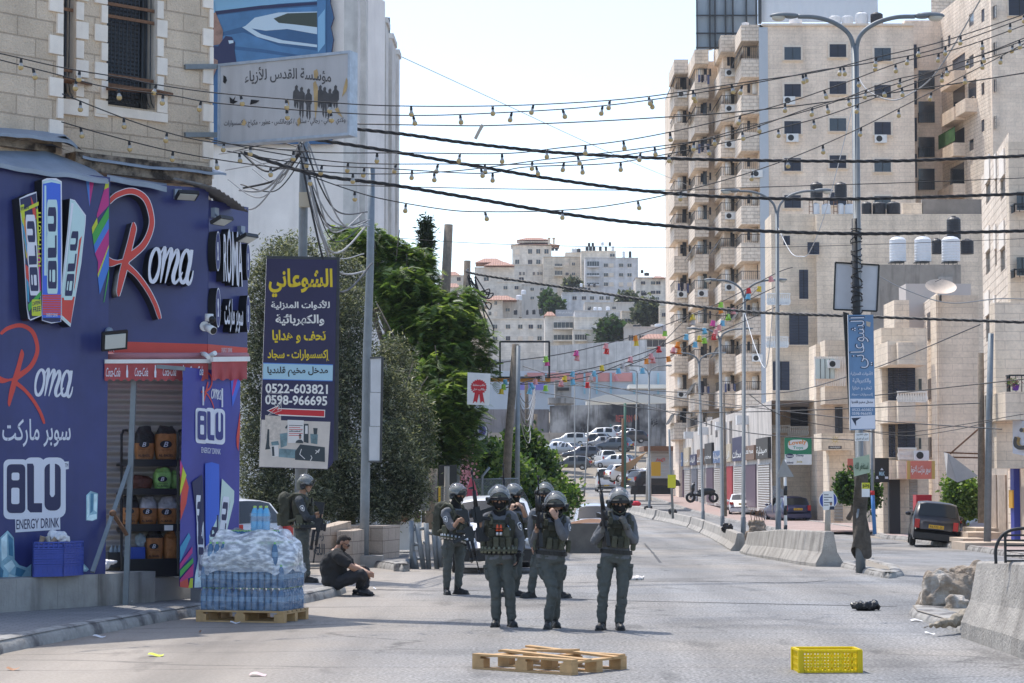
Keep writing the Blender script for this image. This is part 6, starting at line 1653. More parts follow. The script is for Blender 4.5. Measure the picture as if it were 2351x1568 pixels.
# ---------------- cars ----------------
M_tyre=mat('tyre',(.018,.018,.019),.8); M_rim=mat('rim',(.38,.39,.41),.35,.7); M_cgl=glassy('car_glass',(.015,.02,.024),.08,.4); M_tail=mat('tail_lamp',(.45,.02,.02),.25); M_head=mat('head_lamp',(.62,.66,.7),.12); M_plate=mat('plate_yellow',(.72,.45,.03),.5)
PROF=dict(sedan=((0,.50,.86),(.03,.68,.95),(.12,.78,1),(.30,.93,1),(.43,1.40,1),(.47,1.42,1),(.60,1.44,1),(.64,1.43,1),(.73,1.38,1),(.86,1.02,.98),(.97,.97,.95),(1,.6,.88)),hatch=((0,.5,.86),(.04,.72,.95),(.14,.84,1),(.27,.97,1),(.42,1.42,1),(.46,1.45,1),(.64,1.5,1),(.68,1.5,1),(.88,1.43,1),(.97,.98,.97),(1,.6,.9)),suv=((0,.6,.88),(.04,.88,.96),(.14,1.0,1),(.27,1.10,1),(.40,1.58,1),(.44,1.62,1),(.64,1.68,1),(.68,1.68,1),(.89,1.62,1),(.97,1.12,.97),(1,.65,.92)),van=((0,.6,.88),(.03,1.0,.96),(.12,1.15,1),(.20,1.28,1),(.34,1.95,1),(.38,2.05,1),(.60,2.1,1),(.64,2.1,1),(.96,2.05,1),(.985,1.25,1),(1,.6,.97)))
def car(label,loc,rz,col,kind_='sedan',L_=4.4,Wd=1.74,H=1.0,plate=None,grp=None,text='',name='parked_car',wheels=True,rot=None,cat='car'):
 t=thing(name,label,cat,(0,0,0),0,grp)
 pm_=mat('paint_%02d%02d%02d'%tuple(int(99*c)for c in col),col,.3,.1,spec=.6,coat=.5)
 pr=PROF[kind_]; hw=Wd/2; belt={'sedan':.92,'hatch':.95,'suv':1.08,'van':1.26}[kind_]*H
 vs=[]; cabin=[]
 for s,top,wf in pr:
  y=L_/2-s*L_; top*=H; wb=hw*wf; cab=top>belt+.12; cabin.append(cab)
  tr=wb*(.80 if kind_!='van' else.9)if cab else wb*.9
  bz=min(belt,top*.96)
  half=[(wb*.93,.24),(wb,.42),(wb,.62 if bz>.7 else bz*.8),(wb*.985,bz),(tr,top-.03 if cab else top),(tr*.6,top+(.02 if cab else.015)),(0,top+.03)]
  vs+=[(x,y,z)for x,z in half]+[(-x,y,z)for x,z in half[-2::-1]]
 k=13; n=len(pr); m=MB()
 m.add(vs,[(i*k+j,i*k+j+1,(i+1)*k+j+1,(i+1)*k+j)for i in range(n-1)for j in range(k-1)]+[(i*k+k-1,i*k,(i+1)*k,(i+1)*k+k-1)for i in range(n-1)]+[tuple(range(k)),tuple((n-1)*k+j for j in reversed(range(k)))],0,True)
 m.build('body',[pm_],t)
 def screen(name,a,b):
  q=[[V(vs[r_*k+j])for j in range(4,9)]for r_ in(a,b)]; c=sum(q[0]+q[1],V())/10; nn=(q[0][4]-q[0][0]).cross(q[1][2]-q[0][2]).normalized()
  if nn.dot(V((c.x,c.y,c.z-.7)))<0:nn=-nn
  mm=MB(); mm.add([p.lerp(c,.09)+nn*.014 for p in q[0]+q[1]],[(j,j+1,j+6,j+5)for j in range(4)],0,True); mm.build(name,[M_cgl],t)
 def pane(name,ids,off,s0=.06,s1=.1):
  q=[V(vs[a])for a in ids]; c=sum(q,V())/4; nn=(q[1]-q[0]).cross(q[2]-q[0]).normalized()
  if nn.dot(V((c.x,c.y,c.z-.7)))<0:nn=-nn
  q=[p.lerp(c,s1)+nn*off for p in q]; mm=MB(); mm.poly(q); mm.build(name,[M_cgl],t)
 for i in range(n-1):
  a,b=cabin[i],cabin[i+1]
  if a and b and pr[i+1][0]-pr[i][0]>.05:
   for j in(3,8):pane('window',(i*k+j,i*k+j+1,(i+1)*k+j+1,(i+1)*k+j),.008)
  if a!=b:
   g=i+1 if b else i
   screen('windscreen' if b else 'rear_window',i,i+1)
   for j in(3,8):
    pass
 if kind_=='van':
  for sy in(.42,.66,.84):
   for sx in(-1,1):
    pass
 yf,yb=L_/2,-L_/2; w0=hw*.86
 for sx in(-1,1):
  m=MB(); m.ball((sx*hw*.72,yf-.1,.66*H),(.2,.14,.09),10); m.build('headlight',[M_head],t)
  m=MB(); zz=.85*H if kind_!='van' else.95; m.box((sx*hw*.80,yb+(.06 if kind_!='van' else.02),zz),(.26 if kind_=='sedan' else.17,.14,.17 if kind_=='sedan' else.3)); m.build('tail_light',[M_tail],t)
  m=MB(); m.ball((sx*(hw+.1),yf-L_*.32,belt+.06),(.11,.06,.075),8); m.build('mirror',[pm_],t)
 m=MB(); m.box((0,yf-.03,.36),(Wd*.86,.14,.2)); m.box((0,yf-.0,.60),(Wd*.42,.08,.1)); m.build('grille',[M_gun],t)
 m=MB(); m.box((0,yb+.03,.40),(Wd*.92,.16,.22)); m.build('bumper',[M_helmb if kind_ in('suv','van')else pm_],t)
 for yy,s_ in((yf+.05,1),(yb-.06,-1)):
  m=MB(); zz=.40 if s_>0 else(.78*H if kind_!='van' else.62); m.box((0,yy,zz),(.52,.015,.12)); po=m.build('number_plate',[M_plate],t)
  if text:
   m=MB(); pl=Plane((0,yy,0),(1,yy,0),(0,yy,1)); v,f=glyphs(text,.02); lo,hi=v.min(0),v.max(0); q=(v-lo)/(hi-lo)
   m.add([(-s_*(.22-.44*a),yy+s_*.0095,zz-.04+.08*b)for a,b in q],f); m.build('plate_number',[M_blk],po)
 if wheels:
  for y in(yf-L_*.18,yb+L_*.2):
   for sx in(-1,1):
    m=MB(); r=.32 if kind_ in('sedan','hatch')else.36; M=Matrix.Translation((sx*(hw-.09),y,r))@Matrix.Rotation(math.pi/2,4,'Y')
    m.lathe([(r*.6,-.1),(r*.94,-.1),(r,-.06),(r,.06),(r*.94,.1),(r*.6,.1)],18,M); wo=m.build('wheel',[M_tyre],t)
    m=MB(); m.lathe([(.001,.07),(r*.2,.075),(r*.58,.06),(r*.62,.095)],10,M,0,False); m.lathe([(.001,-.07),(r*.2,-.075),(r*.58,-.06),(r*.62,-.095)],10,M,0,False); m.build('rim',[M_rim],wo)
    m=MB(); m.box((sx*(hw-.05),y,.56),(.09,r*2.3,.34));
 t.location=loc; t.rotation_euler=rot if rot else(0,0,rz)
 return t
def cpos(px,py,z=None,d=None):
 if d is None:return G(px,py,z or 0)
 return W(px,py,d)
PI=math.pi
car('silver-white hatchback with a red lamp half hidden behind the blue banner',(-6.5,43.3,0),rad(53),(.62,.63,.65),'hatch',text='65')
t=car('white hatchback facing the camera behind the officers, dark grille and yellow plate',G(1130,1308),PI+rad(4),(.72,.72,.73),'hatch',4.2,1.75,text='0·90')
m=MB(); m.tube([V((.11*math.cos(a),2.16,.62+.075*math.sin(a)))for a in np.linspace(0,6.283,20)],.012,6); m.tube([V((-.08,2.165,.66)),V((-.03,2.17,.63)),V((0,2.17,.60)),V((.03,2.17,.63)),V((.08,2.165,.66))],.012,6); e=m.build('emblem',[M_rim],None); e.parent=t
car('grey hatchback facing the camera beyond the concrete trough',(3.05,80,gz(80)),PI,(.34,.36,.39),'hatch',4.4,1.65)
car('black off-roader parked with two wheels on the kerb, hatch towards the camera',G(2140,1254),rad(-16),(.006,.007,.011),'suv',4.4,1.66,.95,text='32-237-69',rot=(0,rad(6),rad(-9)))
car('dark blue saloon behind the black off-roader',G(2204,1243),rad(-30),(.025,.05,.14),'sedan')
car('white saloon parked outside the shops, red tail lamps towards the camera',G(1705,1183),rad(-6),(.70,.70,.71),'sedan',4.6,1.8,text='17 84')
car('dark blue hatchback parked by the low stone wall',G(1806,1198),rad(10),(.015,.022,.085),'hatch',text='32 675')
t=car('white minibus on the far road, rear doors and yellow plate facing the camera',(9.5,222,.8),0,(.72,.72,.70),'van',5.6,1.95,1.12,text='82 540',name='minibus',cat='minibus')
m=MB(); m.box((0,-2.83,1.72),(1.5,.03,.62)); o=m.build('rear_window',[M_cgl],None); o.parent=t
JC='cars dumped in the scrapyard'
SJ=[(595,915,'suv',(.5,.52,.52),'silver estate at the left edge of the scrapyard',84),(795,905,'hatch',(.03,.035,.045),'dark hatchback behind the silver estate',70),(850,868,'suv',(.66,.66,.65),'pale estate in the back row below the graffiti',80),(1005,830,'sedan',(.12,.13,.15),'grey saloon on top of the heap',60),(1065,856,'sedan',(.6,.6,.6),'light saloon lying under the topmost one',100),(975,955,'suv',(.05,.06,.075),'slate grey pick-up bodied car in the middle of the heap',60),(700,1020,'hatch',(.035,.04,.06),'large dark estate broadside at the front of the heap',85),(575,985,'sedan',(.20,.22,.25),'grey car beside the dark estate',40),(480,975,'sedan',(.55,.6,.66),'pale blue car at the far left of the heap',70),(900,1075,'suv',(.70,.70,.69),'white jeep behind the minibus',10),(610,1110,'hatch',(.04,.042,.045),'burnt-out car without paint at the foot of the heap',80),(985,1095,'hatch',(.6,.62,.63),'white hatchback nose beside the jeep',60),(860,930,'sedan',(.3,.31,.32),'grey bonnetless saloon behind the pick-up bodied car',95),(1110,880,'hatch',(.03,.03,.04),'black hatchback at the right of the heap',90)]
for i,(a,b,k,c,l,rz)in enumerate(SJ):
 px,py=c33(a,b); d=232+(1110-b)*.11; p=W(px,py,d)
 car(l,p,rad(rz),c,k,4.3,1.72,grp=JC,name='scrap_car')
for a,b,k,c,l,rz,d in((1100,1215,'suv',(.68,.69,.70),'white off-roader beside the minibus',-70,205),(1137,1248,'sedan',(.66,.67,.67),'white saloon with red lamps behind the green pole',8,190),(1305,1272,'hatch',(.012,.013,.018),'black hatchback behind the row of plastic barriers',-60,178),(1385,1190,'sedan',(.62,.64,.65),'pale saloon beyond the black hatchback',-80,205)):
 px,py=c33(a,b); p=W(px,py,d); car(l,p,rad(rz),c,k)
 # ---------------- street lamps ----------------
M_lampg=mat('lamp_grey',(.17,.19,.205),.55,.2,nz=(5,.12)); M_bowl=mat('lamp_bowl',(.55,.52,.45),.2)
def lamp(xb,yb,xj,yj,xl,xr,yl,d,label,r0=.09,r1=.06,z=0,side=(1,1)):
 b=W(xb,yb,d); b.z=gz(d); t=thing('street_lamp',label,'street lamp',b,0,'double-armed street lamps along the median')
 j=W(xj,yj,d); m=MB(); m.tube([b,b.lerp(j,.12),b.lerp(j,.121),j],[r0,r0,r0*.8,r1],12); m.build('pole',[M_lampg],t)
 for x,s_ in((xl,-1),(xr,1)):
  if x is None:continue
  e=W(x,yl,d); k=abs(e.x-j.x); m=MB()
  a=V((e.x-s_*k*.33,e.y,e.z-.03))
  m.tube(catmull([j+V((0,0,-.3)),j+V((s_*k*.05,0,(a.z-j.z)*.3)),j+V((s_*k*.22,0,(a.z-j.z)*.75)),j+V((s_*k*.45,0,(a.z-j.z)*.97)),a],5),r1*.62,8); m.build('arm',[M_lampg],t)
  M=at_frame(a.lerp(e,.5),frame((s_,0,.06),(0,0,1))); ln=(e-a).length; m=MB(); m.ball((0,0,.0),(ln*.17,ln*.52,ln*.13),12,T=M,z0=-.25); m.ball((0,-ln*.25,0),(ln*.13,ln*.3,ln*.11),10,T=M); ho=m.build('lamp_head',[M_lampg],t)
  m=MB(); m.ball((0,ln*.2,-ln*.05),(ln*.14,ln*.26,ln*.15),10,T=M,z0=-1,z1=.2); m.build('lamp_bowl',[M_bowl],ho)
 return t
LP1=lamp(1976,1313,1963,105,1768,2168,34,43.6,'nearest tall double street lamp, its foot wrapped in torn sheeting on the median tip',.10,.075)
lamp(1787,1238,1784,485,1655,1912,436,68,'second double street lamp, behind the big concrete barrier')
lamp(1706,1228,1709,680,1616,1807,641,76,'third double street lamp, by the rubble stump')
lamp(1659,1212,1653,778,1576,1729,753,88,'fourth double street lamp in front of the balconies')
lamp(1615,1192,1605,832,1545,1668,809,106,'fifth double street lamp by the curving barriers')
lamp(1491,1168,1490,858,1437,1543,838,140,'double street lamp behind the bags on the barrier')
lamp(1320,1104,1319,874,1275,1350,852,218,'distant street lamp before the graffiti wall',z=.8)
lamp(1341,1110,1356,870,None,1378,862,205,'leaning lamp post in front of the scrapyard',z=.6)
lamp(1457,1116,1463,855,1436,None,848,190,'single lamp post behind the minibus',z=.4)
# ---------------- apartment tower ----------------
M_apt=stone('apartment_stone',(.94,.79,.64),(.87,.72,.58),(.78,.65,.52),.9,.32,bump=.25,tex=6,ms=.02,amt=.08)
M_aptr=stone('rough_block_stone',(.92,.79,.65),(.84,.71,.58),(.68,.57,.46),.6,.3,bump=1.0,tex=5,ms=.03,amt=.1)
M_sur=mat('window_surround',(.80,.69,.57),.85,nz=(3,.1)); M_win=glassy('window_glass',(.035,.045,.06),.12); M_wsh=stripes('window_shutter',(.05,.06,.085),.1,'v',.5,.8,.03)
M_rail=mat('rail_iron',(.03,.032,.035),.5,.3); M_net=mat('shade_net',(.05,.052,.055),.9); M_grey=mat('grey_strip',(.50,.54,.58),.5,nz=(.5,.05)); M_cloth=[mat('cloth_a',(.10,.12,.22),.9),mat('cloth_b',(.03,.03,.05),.9),mat('cloth_c',(.5,.42,.38),.9)]
rw=random.Random(21)
def bx(mb,px0,px1,y0,y1,d,dep,m=0):
 a,b=W(px0,y1,d),W(px1,y0,d); mb.box(((a.x+b.x)/2,d+dep/2,(a.z+b.z)/2),(b.x-a.x,dep,b.z-a.z),m)
def window(t,px0,y0,px1,y1,d,sur=3,glass=None,mull=1,dep=.12):
 o=MB()
 if sur:bx(o,px0-sur,px1+sur,y0-sur,y1+sur,d-.10,.10,0)
 bx(o,px0,px1,y0,y1,d-.12,.03,1)
 for i in range(mull):x=px0+(px1-px0)*(i+1)/(mull+1); bx(o,x-.4,x+.4,y0,y1,d-.15,.03,2)
 bx(o,px0-sur,px1+sur,y1,y1+1.2,d-.24,.2,0)
 return o.build('window',[M_sur,glass or rw.choice([M_win,M_wsh,M_wsh]),M_rail],t)
def ac(t,x,y,d,s=1.0):
 p=W(x,y,d); m=MB(); m.box((p.x,p.y-.2,p.z),(.85*s,.3,.58*s)); o=m.build('air_conditioner',[M_white],t)
 m=MB(); m.cyl((p.x-.12*s,p.y-.36,p.z),(p.x-.12*s,p.y-.345,p.z),.22*s,n=14); m.build('fan',[M_helmb],o)
def railing(t,px0,px1,y0,y1,d,side=2.2,bars=True,net=False):
 a,b=W(px0,y0,d),W(px1,y1,d); m=MB(); x0,x1,z1,z0=a.x,b.x,a.z,b.z
 m.bar((x0,d,z1),(x1,d,z1),.05,.05); m.bar((x0,d,z1),(x0,d+side,z1),.05,.05)
 n=int((x1-x0)/.16)
 for i in range(n+1):x=x0+(x1-x0)*i/n; m.bar((x,d,z0),(x,d,z1),.025,.025)
 for i in range(8):m.bar((x0,d+side*i/8,z0),(x0,d+side*i/8,z1),.025,.025)
 m.build('railing',[M_rail],t)
 if net:
  m=MB(); m.prism([(x0-.5,d+side,z0-.1),(x0-.5,d-.1,z0-.1),(x0+.1,d-.15,z1+.15),(x0+.1,d+side,z1+.15)],(.03,0,0)); m.build('shade_net',[M_net],t)
def tank(p,r,h,black,label,proto={}):
 k=bool(black)
 if k not in proto:
  t=thing('water_tank',label,'water tank',(0,0,0),0,'rooftop water tanks'); m=MB()
  pr=[(.001,0),(.97,0)]
  for i in range(7):pr+=[(1,.06+.11*i),(.97,.10+.11*i)]
  pr+=[(.98,.84),(.7,.93),(.3,.97)]; m.lathe(pr,18,None,0,False); m.build('tank',[mat('black_tank',(.02,.022,.028),.5)if k else mat('white_tank',(.74,.75,.76),.5)],t)
  m=MB(); m.lathe([(.32,.95),(.32,1.0),(.001,1.01)],12); m.build('lid',[M_helmb],t)
  proto[k]=t; t.location=p; t.scale=(r,r,h); return t
 return dup(proto[k],p,0,label,scale=(r,r,h))
def ptank(cf,x0,y0,x1,y1,d,black,label):
 a,b=cf(x0,y1),cf(x1,y0); p=W((a[0]+b[0])/2,a[1],d); tank(p,(b[0]-a[0])/2*d/F,(a[1]-b[1])*d/F,black,label)
def shut():return rw.choice([M_win,M_wsh,M_wsh])
apt=thing('apartment_tower','tall cream stone apartment tower with stacked side balconies','apartment block',(22,190,0))
m=MB(); bx(m,1752,2097,56,1220,178,26); m.build('front_wall',[M_apt],apt)
m=MB(); bx(m,1750.5,1762.5,62,1180,177.8,.2); m.build('service_strip',[M_grey],apt)
m=MB(); bx(m,1749,2099,53,58,177.8,.5); m.build('parapet_cap',[M_sur],apt)
for c,(xa,xb,y0)in enumerate(((303,443,400),(690,830,376),(1073,1212,408))):
 for k in range(5 if c!=1 else 5):
  x0,y0_=c41(xa,y0+316.5*k); x1,y1_=c41(xb,y0+109+316.5*k); window(apt,x0,y0_,x1,y1_,178,4.5)
for x,y in((340,862),(368,1180),(1122,1188)):ac(apt,*c41(x,y),177.9,1.15)
COLS=((1702,1752,56,93,134,42,84.5,178),(1655.5,1690,80,118,156,40,82,183.5),(1595,1627,113,146,185,40,79.5,189),(1548,1580,136,168,205,38,76.5,196.5))
for j,(xa,xb,ra,rb_,p0,ph,pitch,d)in enumerate(COLS):
 m=MB(); bx(m,xa+11,xb+40,rb_-6,1170,d+2.4,16); m.build('side_wall',[M_apt],apt)
 m=MB(); bx(m,xa,xb,ra,rb_,d,7); m.build('parapet_cap',[M_aptr],apt)
 for k in range(11):
  y=p0+pitch*k
  if y>985:break
  m=MB(); bx(m,xa,xb,y,y+ph,d,7); m.build('balcony',[M_aptr],apt)
  dd=d+2.35; w_=xb-xa
  o=MB(); bx(o,xb-13,xb-4,y-33,y+3,dd,.1,0); o.build('door',[M_win],apt)
  if rw.random()<.8:o=MB(); bx(o,xa+14,xa+20,y-26,y-6,dd,.1); o.build('window',[M_wsh],apt)
  if rw.random()<.6:o=MB(); a=W(xb-18,y,dd-.4); o.cyl((a.x,a.y,a.z+.1),(a.x,a.y,a.z+1.1),.25,n=10); o.build('boiler',[M_white],apt)
  if rw.random()<.85:railing(apt,xa,xb,y-(19 if k else 27),y,d+.1,5,True,rw.random()<.55)
  if rw.random()<.3:ac(apt,xb-14,y+12,d,1)
  if rw.random()<.13:
   o=MB()
   for q in range(4):bx(o,xa+8+q*7,xa+13+q*7,y-14,y+rw.uniform(2,8),d-.05,.06,q%3)
   o.build('washing',M_cloth,apt)
 for q in range(9):
  o=MB(); y=p0+pitch*(q-.35); bx(o,xb+1.5,xb+5.5,y,y+17,d+2.35,.1);
  if j:o.build('window',[M_wsh],apt)
m=MB(); bx(m,1599,1739,-30,112,186,.15);
t=thing('rooftop_hoarding','grey sheet hoarding on a dark steel frame on the tower roof','billboard',W(1670,112,186)); m.build('sheet',[stripes('hoarding_sheet',(.36,.42,.47),1.0,'u',.5,.6,.05)],t)
m=MB()
for x in(1600,1630,1642,1666,1683,1714,1737):bx(m,x-1,x+1.2,-30,112,185.6,.3)
for y in(34,75,108):bx(m,1598,1740,y-1,y+1,185.5,.3)
m.build('frame',[M_dsteel],t)
t=thing('rooftop_hoarding','pale ribbed hoarding behind the white roof tanks','billboard',W(1880,54,180)); m=MB(); bx(m,1748,2015,-30,50,182,.15); m.build('sheet',[stripes('pale_sheet',(.62,.66,.70),1.1,'u',.5,.7,.05)],t)
m=MB(); bx(m,1742,1748,-30,52,181.5,.5); m.build('post',[M_dsteel],t)
for a in((342,160,455,214,0,'low white tank behind the left lamp head'),(685,130,785,216,0,'white roof tank, first of the row beside the hoarding'),(790,130,890,216,0,'white roof tank, second of the row beside the hoarding'),(908,100,1020,218,0,'tallest white roof tank beside the black one'),(1037,102,1146,218,1,'black roof tank on the tower top')):ptank(c41,*a[:4],179,a[4],a[5])
for x,y,d,l in((2890,0,0,0),):pass
ptank(c31,2065,190,2130,218,181,0,'flat white tank at the hoarding foot'); ptank(c31,1758,350,1818,425,190,0,'white tank below the grey hoarding')
t2=thing('apartment_tower','cream stone apartment tower at the right with green shade cloth on a balcony','apartment block',(42,190,0))
m=MB(); bx(m,2090,2165,46,1200,187,20); m.build('recessed_wall',[M_apt],t2)
for y0,y1 in((600,760),(865,1045),(1170,1340),(1440,1620)):
 o=MB(); a,b=c41(1452,y0),c41(1586,y1); bx(o,a[0],b[0],a[1],b[1],186.9,.1); o.build('window',[M_win],t2); railing(t2,a[0],b[0],b[1]-22,b[1],186.3,.4)  # dark sheets painted in for the shade of the balcony recesses
for y0,y1 in((378,580),(690,890),(1005,1205),(1315,1515)):o=MB(); a,b=c41(1380,y0),c41(1434,y1); bx(o,a[0],b[0],a[1],b[1],186.8,.1); o.build('window',[M_wsh],t2)
TA=Facade(2150,190,2292,172); m=MB(); hl=[]
wins=[(1700,1722,300+315*k,400+315*k)for k in range(4)]+[(1628,1655,325+293*k,425+293*k)for k in range(5)]+[(1985,2012,75+315*k,185+313*k)for k in range(4)]+[(2072,2106,50+315*k,160+315*k)for k in range(4)]+[(1880,1920,110+360*k,220+355*k)for k in range(4)]
for xa,xb,ya,yb in wins+[(1738,1848,478,640),(1740,1846,740,945),(1870,1944,690,865),(1735,1842,1110,1250),(1715,1840,1410,1600)]:hl.append(TA.rect(*c41(xa,ya),*c41(xb,yb)))
TA.wall(m,0,TA.len,0,TA.sz(2220,-20)[1],hl,.07); m.poly([TA.P(0,0),TA.P(0,50),TA.P(0,50,-10),TA.P(0,0,-10)]); m.build('side_wall',[M_aptr],t2)
for i,h in enumerate(hl):
 o=MB(); TA.slab(o,*h,-.10,-.06); o.build('window',[M_win if i%3 else M_wsh],t2)
 if i>=len(wins):o=MB(); TA.slab(o,h[0]-.2,h[1]-1.1,h[2]+.2,h[1],0,1.0); o.build('balcony',[M_apt],t2)
o=MB(); a=TA.rect(*c41(1700,1120),*c41(1842,1240)); TA.slab(o,a[0],a[1],a[2],a[3],.8,.84); o.build('shade_cloth',[mat('green_cloth',(.05,.14,.04),.8,nz=(1,.5))],t2)
m=MB(); bx(m,2292,2480,-40,1200,172,.5); m.build('front_wall',[M_apt],t2)
window(t2,*c41(2222,-40),*c41(2400,130),172,3)
M_tan=stone('tan_block',(.88,.74,.58),(.80,.67,.52),(.68,.56,.44),1.0,.3,bump=.3,tex=8,ms=.015,amt=.08)
t3=thing('tan_building','wide tan block building with dark windows in front of the tower','building',(20,140,0))
m=MB(); bx(m,1776,2266,491,1230,140,3.5); m.build('wall',[M_tan],t3)
m=MB(); a,b=c42(600,600),c42(2010,380); bx(m,a[0],2262,b[1]-1,1225,139.4,.7); m.build('front_bay',[M_tan],t3)
for f,q in((c42,(500,615,600,720)),(c42,(345,1230,505,1492)),(c43,(205,180,345,428)),(c43,(355,550,502,742)),(c42,(295,560,350,640)),(c42,(430,850,505,1100))):
 a,b=f(q[0],q[1]),f(q[2],q[3]); window(t3,a[0],a[1],b[0],b[1],139.3,0,M_wsh,1)
for f,q in((c42,(160,1050,345,1150)),(c42,(155,1420,330,1515)),(c43,(335,735,500,815)),(c43,(155,725,345,790))):
 a,b=f(q[0],q[1]),f(q[2],q[3]); o=MB(); bx(o,a[0],b[0],b[1]-2.5,b[1],138.4,.5); bx(o,a[0],b[0],a[1],a[1]+2.5,138.4,.5)
 n=int((b[0]-a[0])/4.2)
 for i in range(n+1):p=W(a[0]+(b[0]-a[0])*i/n,b[1]-1,138.6); h=(b[1]-a[1])*138.6/F; o.lathe([(.05,0),(.1,h*.3),(.04,h*.6),(.08,h*.95)],6,Matrix.Translation(p))
 o.build('balustrade',[M_white],t3)
bq=thing('roof_screen_wall','stained dark wall on the tan roof behind the tanks','wall',W(2130,490,143)); m=MB(); bx(m,2117,2260,457,491,143,.4); bx(m,2072,2118,465,491,143,.3,1); m.build('wall',[mat('stained_wall',(.22,.20,.18),.9,nz=(1,.3)),M_tan],bq)
for a in((523,100,632,240,1,'black tank on a stand, left of the pair over the tan roof'),(730,100,838,245,1,'black tank on a stand, right of the pair over the tan roof'),(620,283,700,377,0,'white tank low on the tan roof between the stands'),(815,285,910,377,0,'white tank low on the tan roof beside the lamp pole'),(538,278,604,377,0,'narrow white tank under the left stand'),(755,278,812,377,0,'narrow white tank with blue writing under the right stand'),(962,268,1050,377,1,'black tank just right of the lamp pole'),(1055,268,1170,377,1,'black tank in the middle of three on the tan roof'),(1173,268,1294,377,1,'black tank at the right of three on the tan roof')):ptank(c42,*a[:4],140.5,a[4],a[5])
for x in(515,640,725,845):
 m=MB()
 for q in(0,30):bx(m,c42(x+q,0)[0]-.5,c42(x+q,0)[0]+.5,c42(0,245)[1],492,140.3,.1)
 for q in(270,310,350):bx(m,c42(x,0)[0],c42(x+30,0)[0],c42(0,q)[1],c42(0,q)[1]+.8,140.3,.1)
 tag(m.build('tank_stand',[M_rust],None),'rusty ladder-like stand holding up the black tanks on the tan roof','stand','tank stands')
t4=thing('concrete_building','stained bare concrete house carrying three white tanks','house',W(2105,720,120)); m=MB(); bx(m,2004,2206,607,1200,120,3); m.build('wall',[mat('bare_concrete',(.33,.30,.26),.9,nz=(2,.15),streak=.6)],t4)
o=MB(); a,b=c42(1620,910),c42(1742,965); bx(o,a[0],b[0],a[1],b[1],119.9,.1); o.build('blocked_window',[M_conc],t4)
for a in((1200,560,1345,782,0,'white ribbed tank, left of three on the concrete house'),(1414,558,1560,782,0,'white ribbed tank, middle of three on the concrete house'),(1646,558,1806,782,0,'white ribbed tank, right of three on the concrete house'),(1562,580,1648,716,1,'black tank half hidden between two white ribbed ones'),(1690,390,1812,590,1,'tall black tank above the white ribbed ones'),(1808,586,1922,716,1,'black tank right of the white ribbed ones')):ptank(c42,*a[:4],121 if a[4]==0 else 124,a[4],a[5])
for x in(1270,1485,1725):
 m=MB()
 for q in(-55,-20,20,55):bx(m,c42(x+q,0)[0]-.5,c42(x+q,0)[0]+.5,c42(0,780)[1],608,120.6,.1)
 bx(m,c42(x-60,0)[0],c42(x+60,0)[0],c42(0,779)[1],c42(0,787)[1],120.6,.8); tag(m.build('tank_stand',[M_dsteel],None),'low steel stand under a white tank on the concrete house','stand','tank stands')
t5=thing('plastered_house','plain pale plastered house with a stone turret and big satellite dish','house',W(2150,900,108)); m=MB(); a,b=c42(1365,970),c42(1895,1460); bx(m,a[0],b[0],a[1],1215,110,2); m.build('wall',[mat('pale_plaster',(.56,.51,.47),.9,nz=(.6,.08))],t5)
m=MB(); bx(m,c42(1262,0)[0],c42(1368,0)[0],c42(0,1110)[1],1215,106,3); bx(m,c42(1625,0)[0],c42(1960,0)[0],c42(0,1068)[1],1225,104,1.5); m.build('stone_wall',[M_tan],t5)
TU=Facade(c42(1505,0)[0],110,c42(1628,0)[0],103.8); m=MB(); TU.wall(m,0,TU.len,0,TU.sz(2140,680)[1]); m.build('turret',[M_aptr],t5)
for f,q in((c42,(1530,1215,1560,1450)),(c42,(1585,1215,1612,1450)),(c43,(1535,330,1562,505)),(c43,(1582,330,1608,505)),(c43,(1535,830,1560,1000)),(c43,(1582,830,1606,1000))):o=MB(); h=TU.rect(*f(q[0],q[1]),*f(q[2],q[3])); TU.slab(o,*h,0,.04); o.build('window',[M_win],t5)
d_=thing('satellite_dish','large rusty cream satellite dish facing up on the stone turret','satellite dish',W(2159,678,103)); m=MB(); DM=at_frame(W(2159,668,103),frame((0,-.55,.85),(0,.85,.55))); m.lathe([(r,.35*r*r)for r in np.linspace(.001,1,7)],24,DM@Matrix.Rotation(-PI/2,4,'X')@Matrix.Scale(.74,4)); m.build('dish',[mat('dish_cream',(.58,.47,.37),.6,nz=(3,.2))],d_); m=MB(); p=W(2159,676,103.2); m.cyl(p,p-V((0,0,.3)),.06); m.tube([DM@V((0,.6,.1)),DM@V((.2,.3,.4))],.015,5); m.build('mount',[M_dsteel],d_)
t6=thing('balcony_house','stone house with rounded balconies above the red supermarket sign','house',W(2080,1200,92)); m=MB(); bx(m,c43(1150,0)[0],c43(1520,0)[0],752,1230,95,2); m.build('wall',[M_tan],t6)
for y0,y1 in((10,212),(520,702),(1025,1190)):m=MB(); a,b=c43(1187,y0),c43(1512,y1); bx(m,a[0],b[0],a[1],b[1],92.5,3); bx(m,a[0]+24,b[0]-24,a[1]+2,b[1]-2,92,1); m.build('balcony',[M_tan],t6)
for q in((1190,215,1275,515),(1280,215,1420,515),(1452,330,1476,520),(1196,720,1250,1000),(1275,700,1420,1010),(1452,835,1472,930)):a,b=c43(q[0],q[1]),c43(q[2],q[3]); window(t6,a[0],a[1],b[0],b[1],94.9,0,M_wsh if q[0]<1300 else M_win,1)
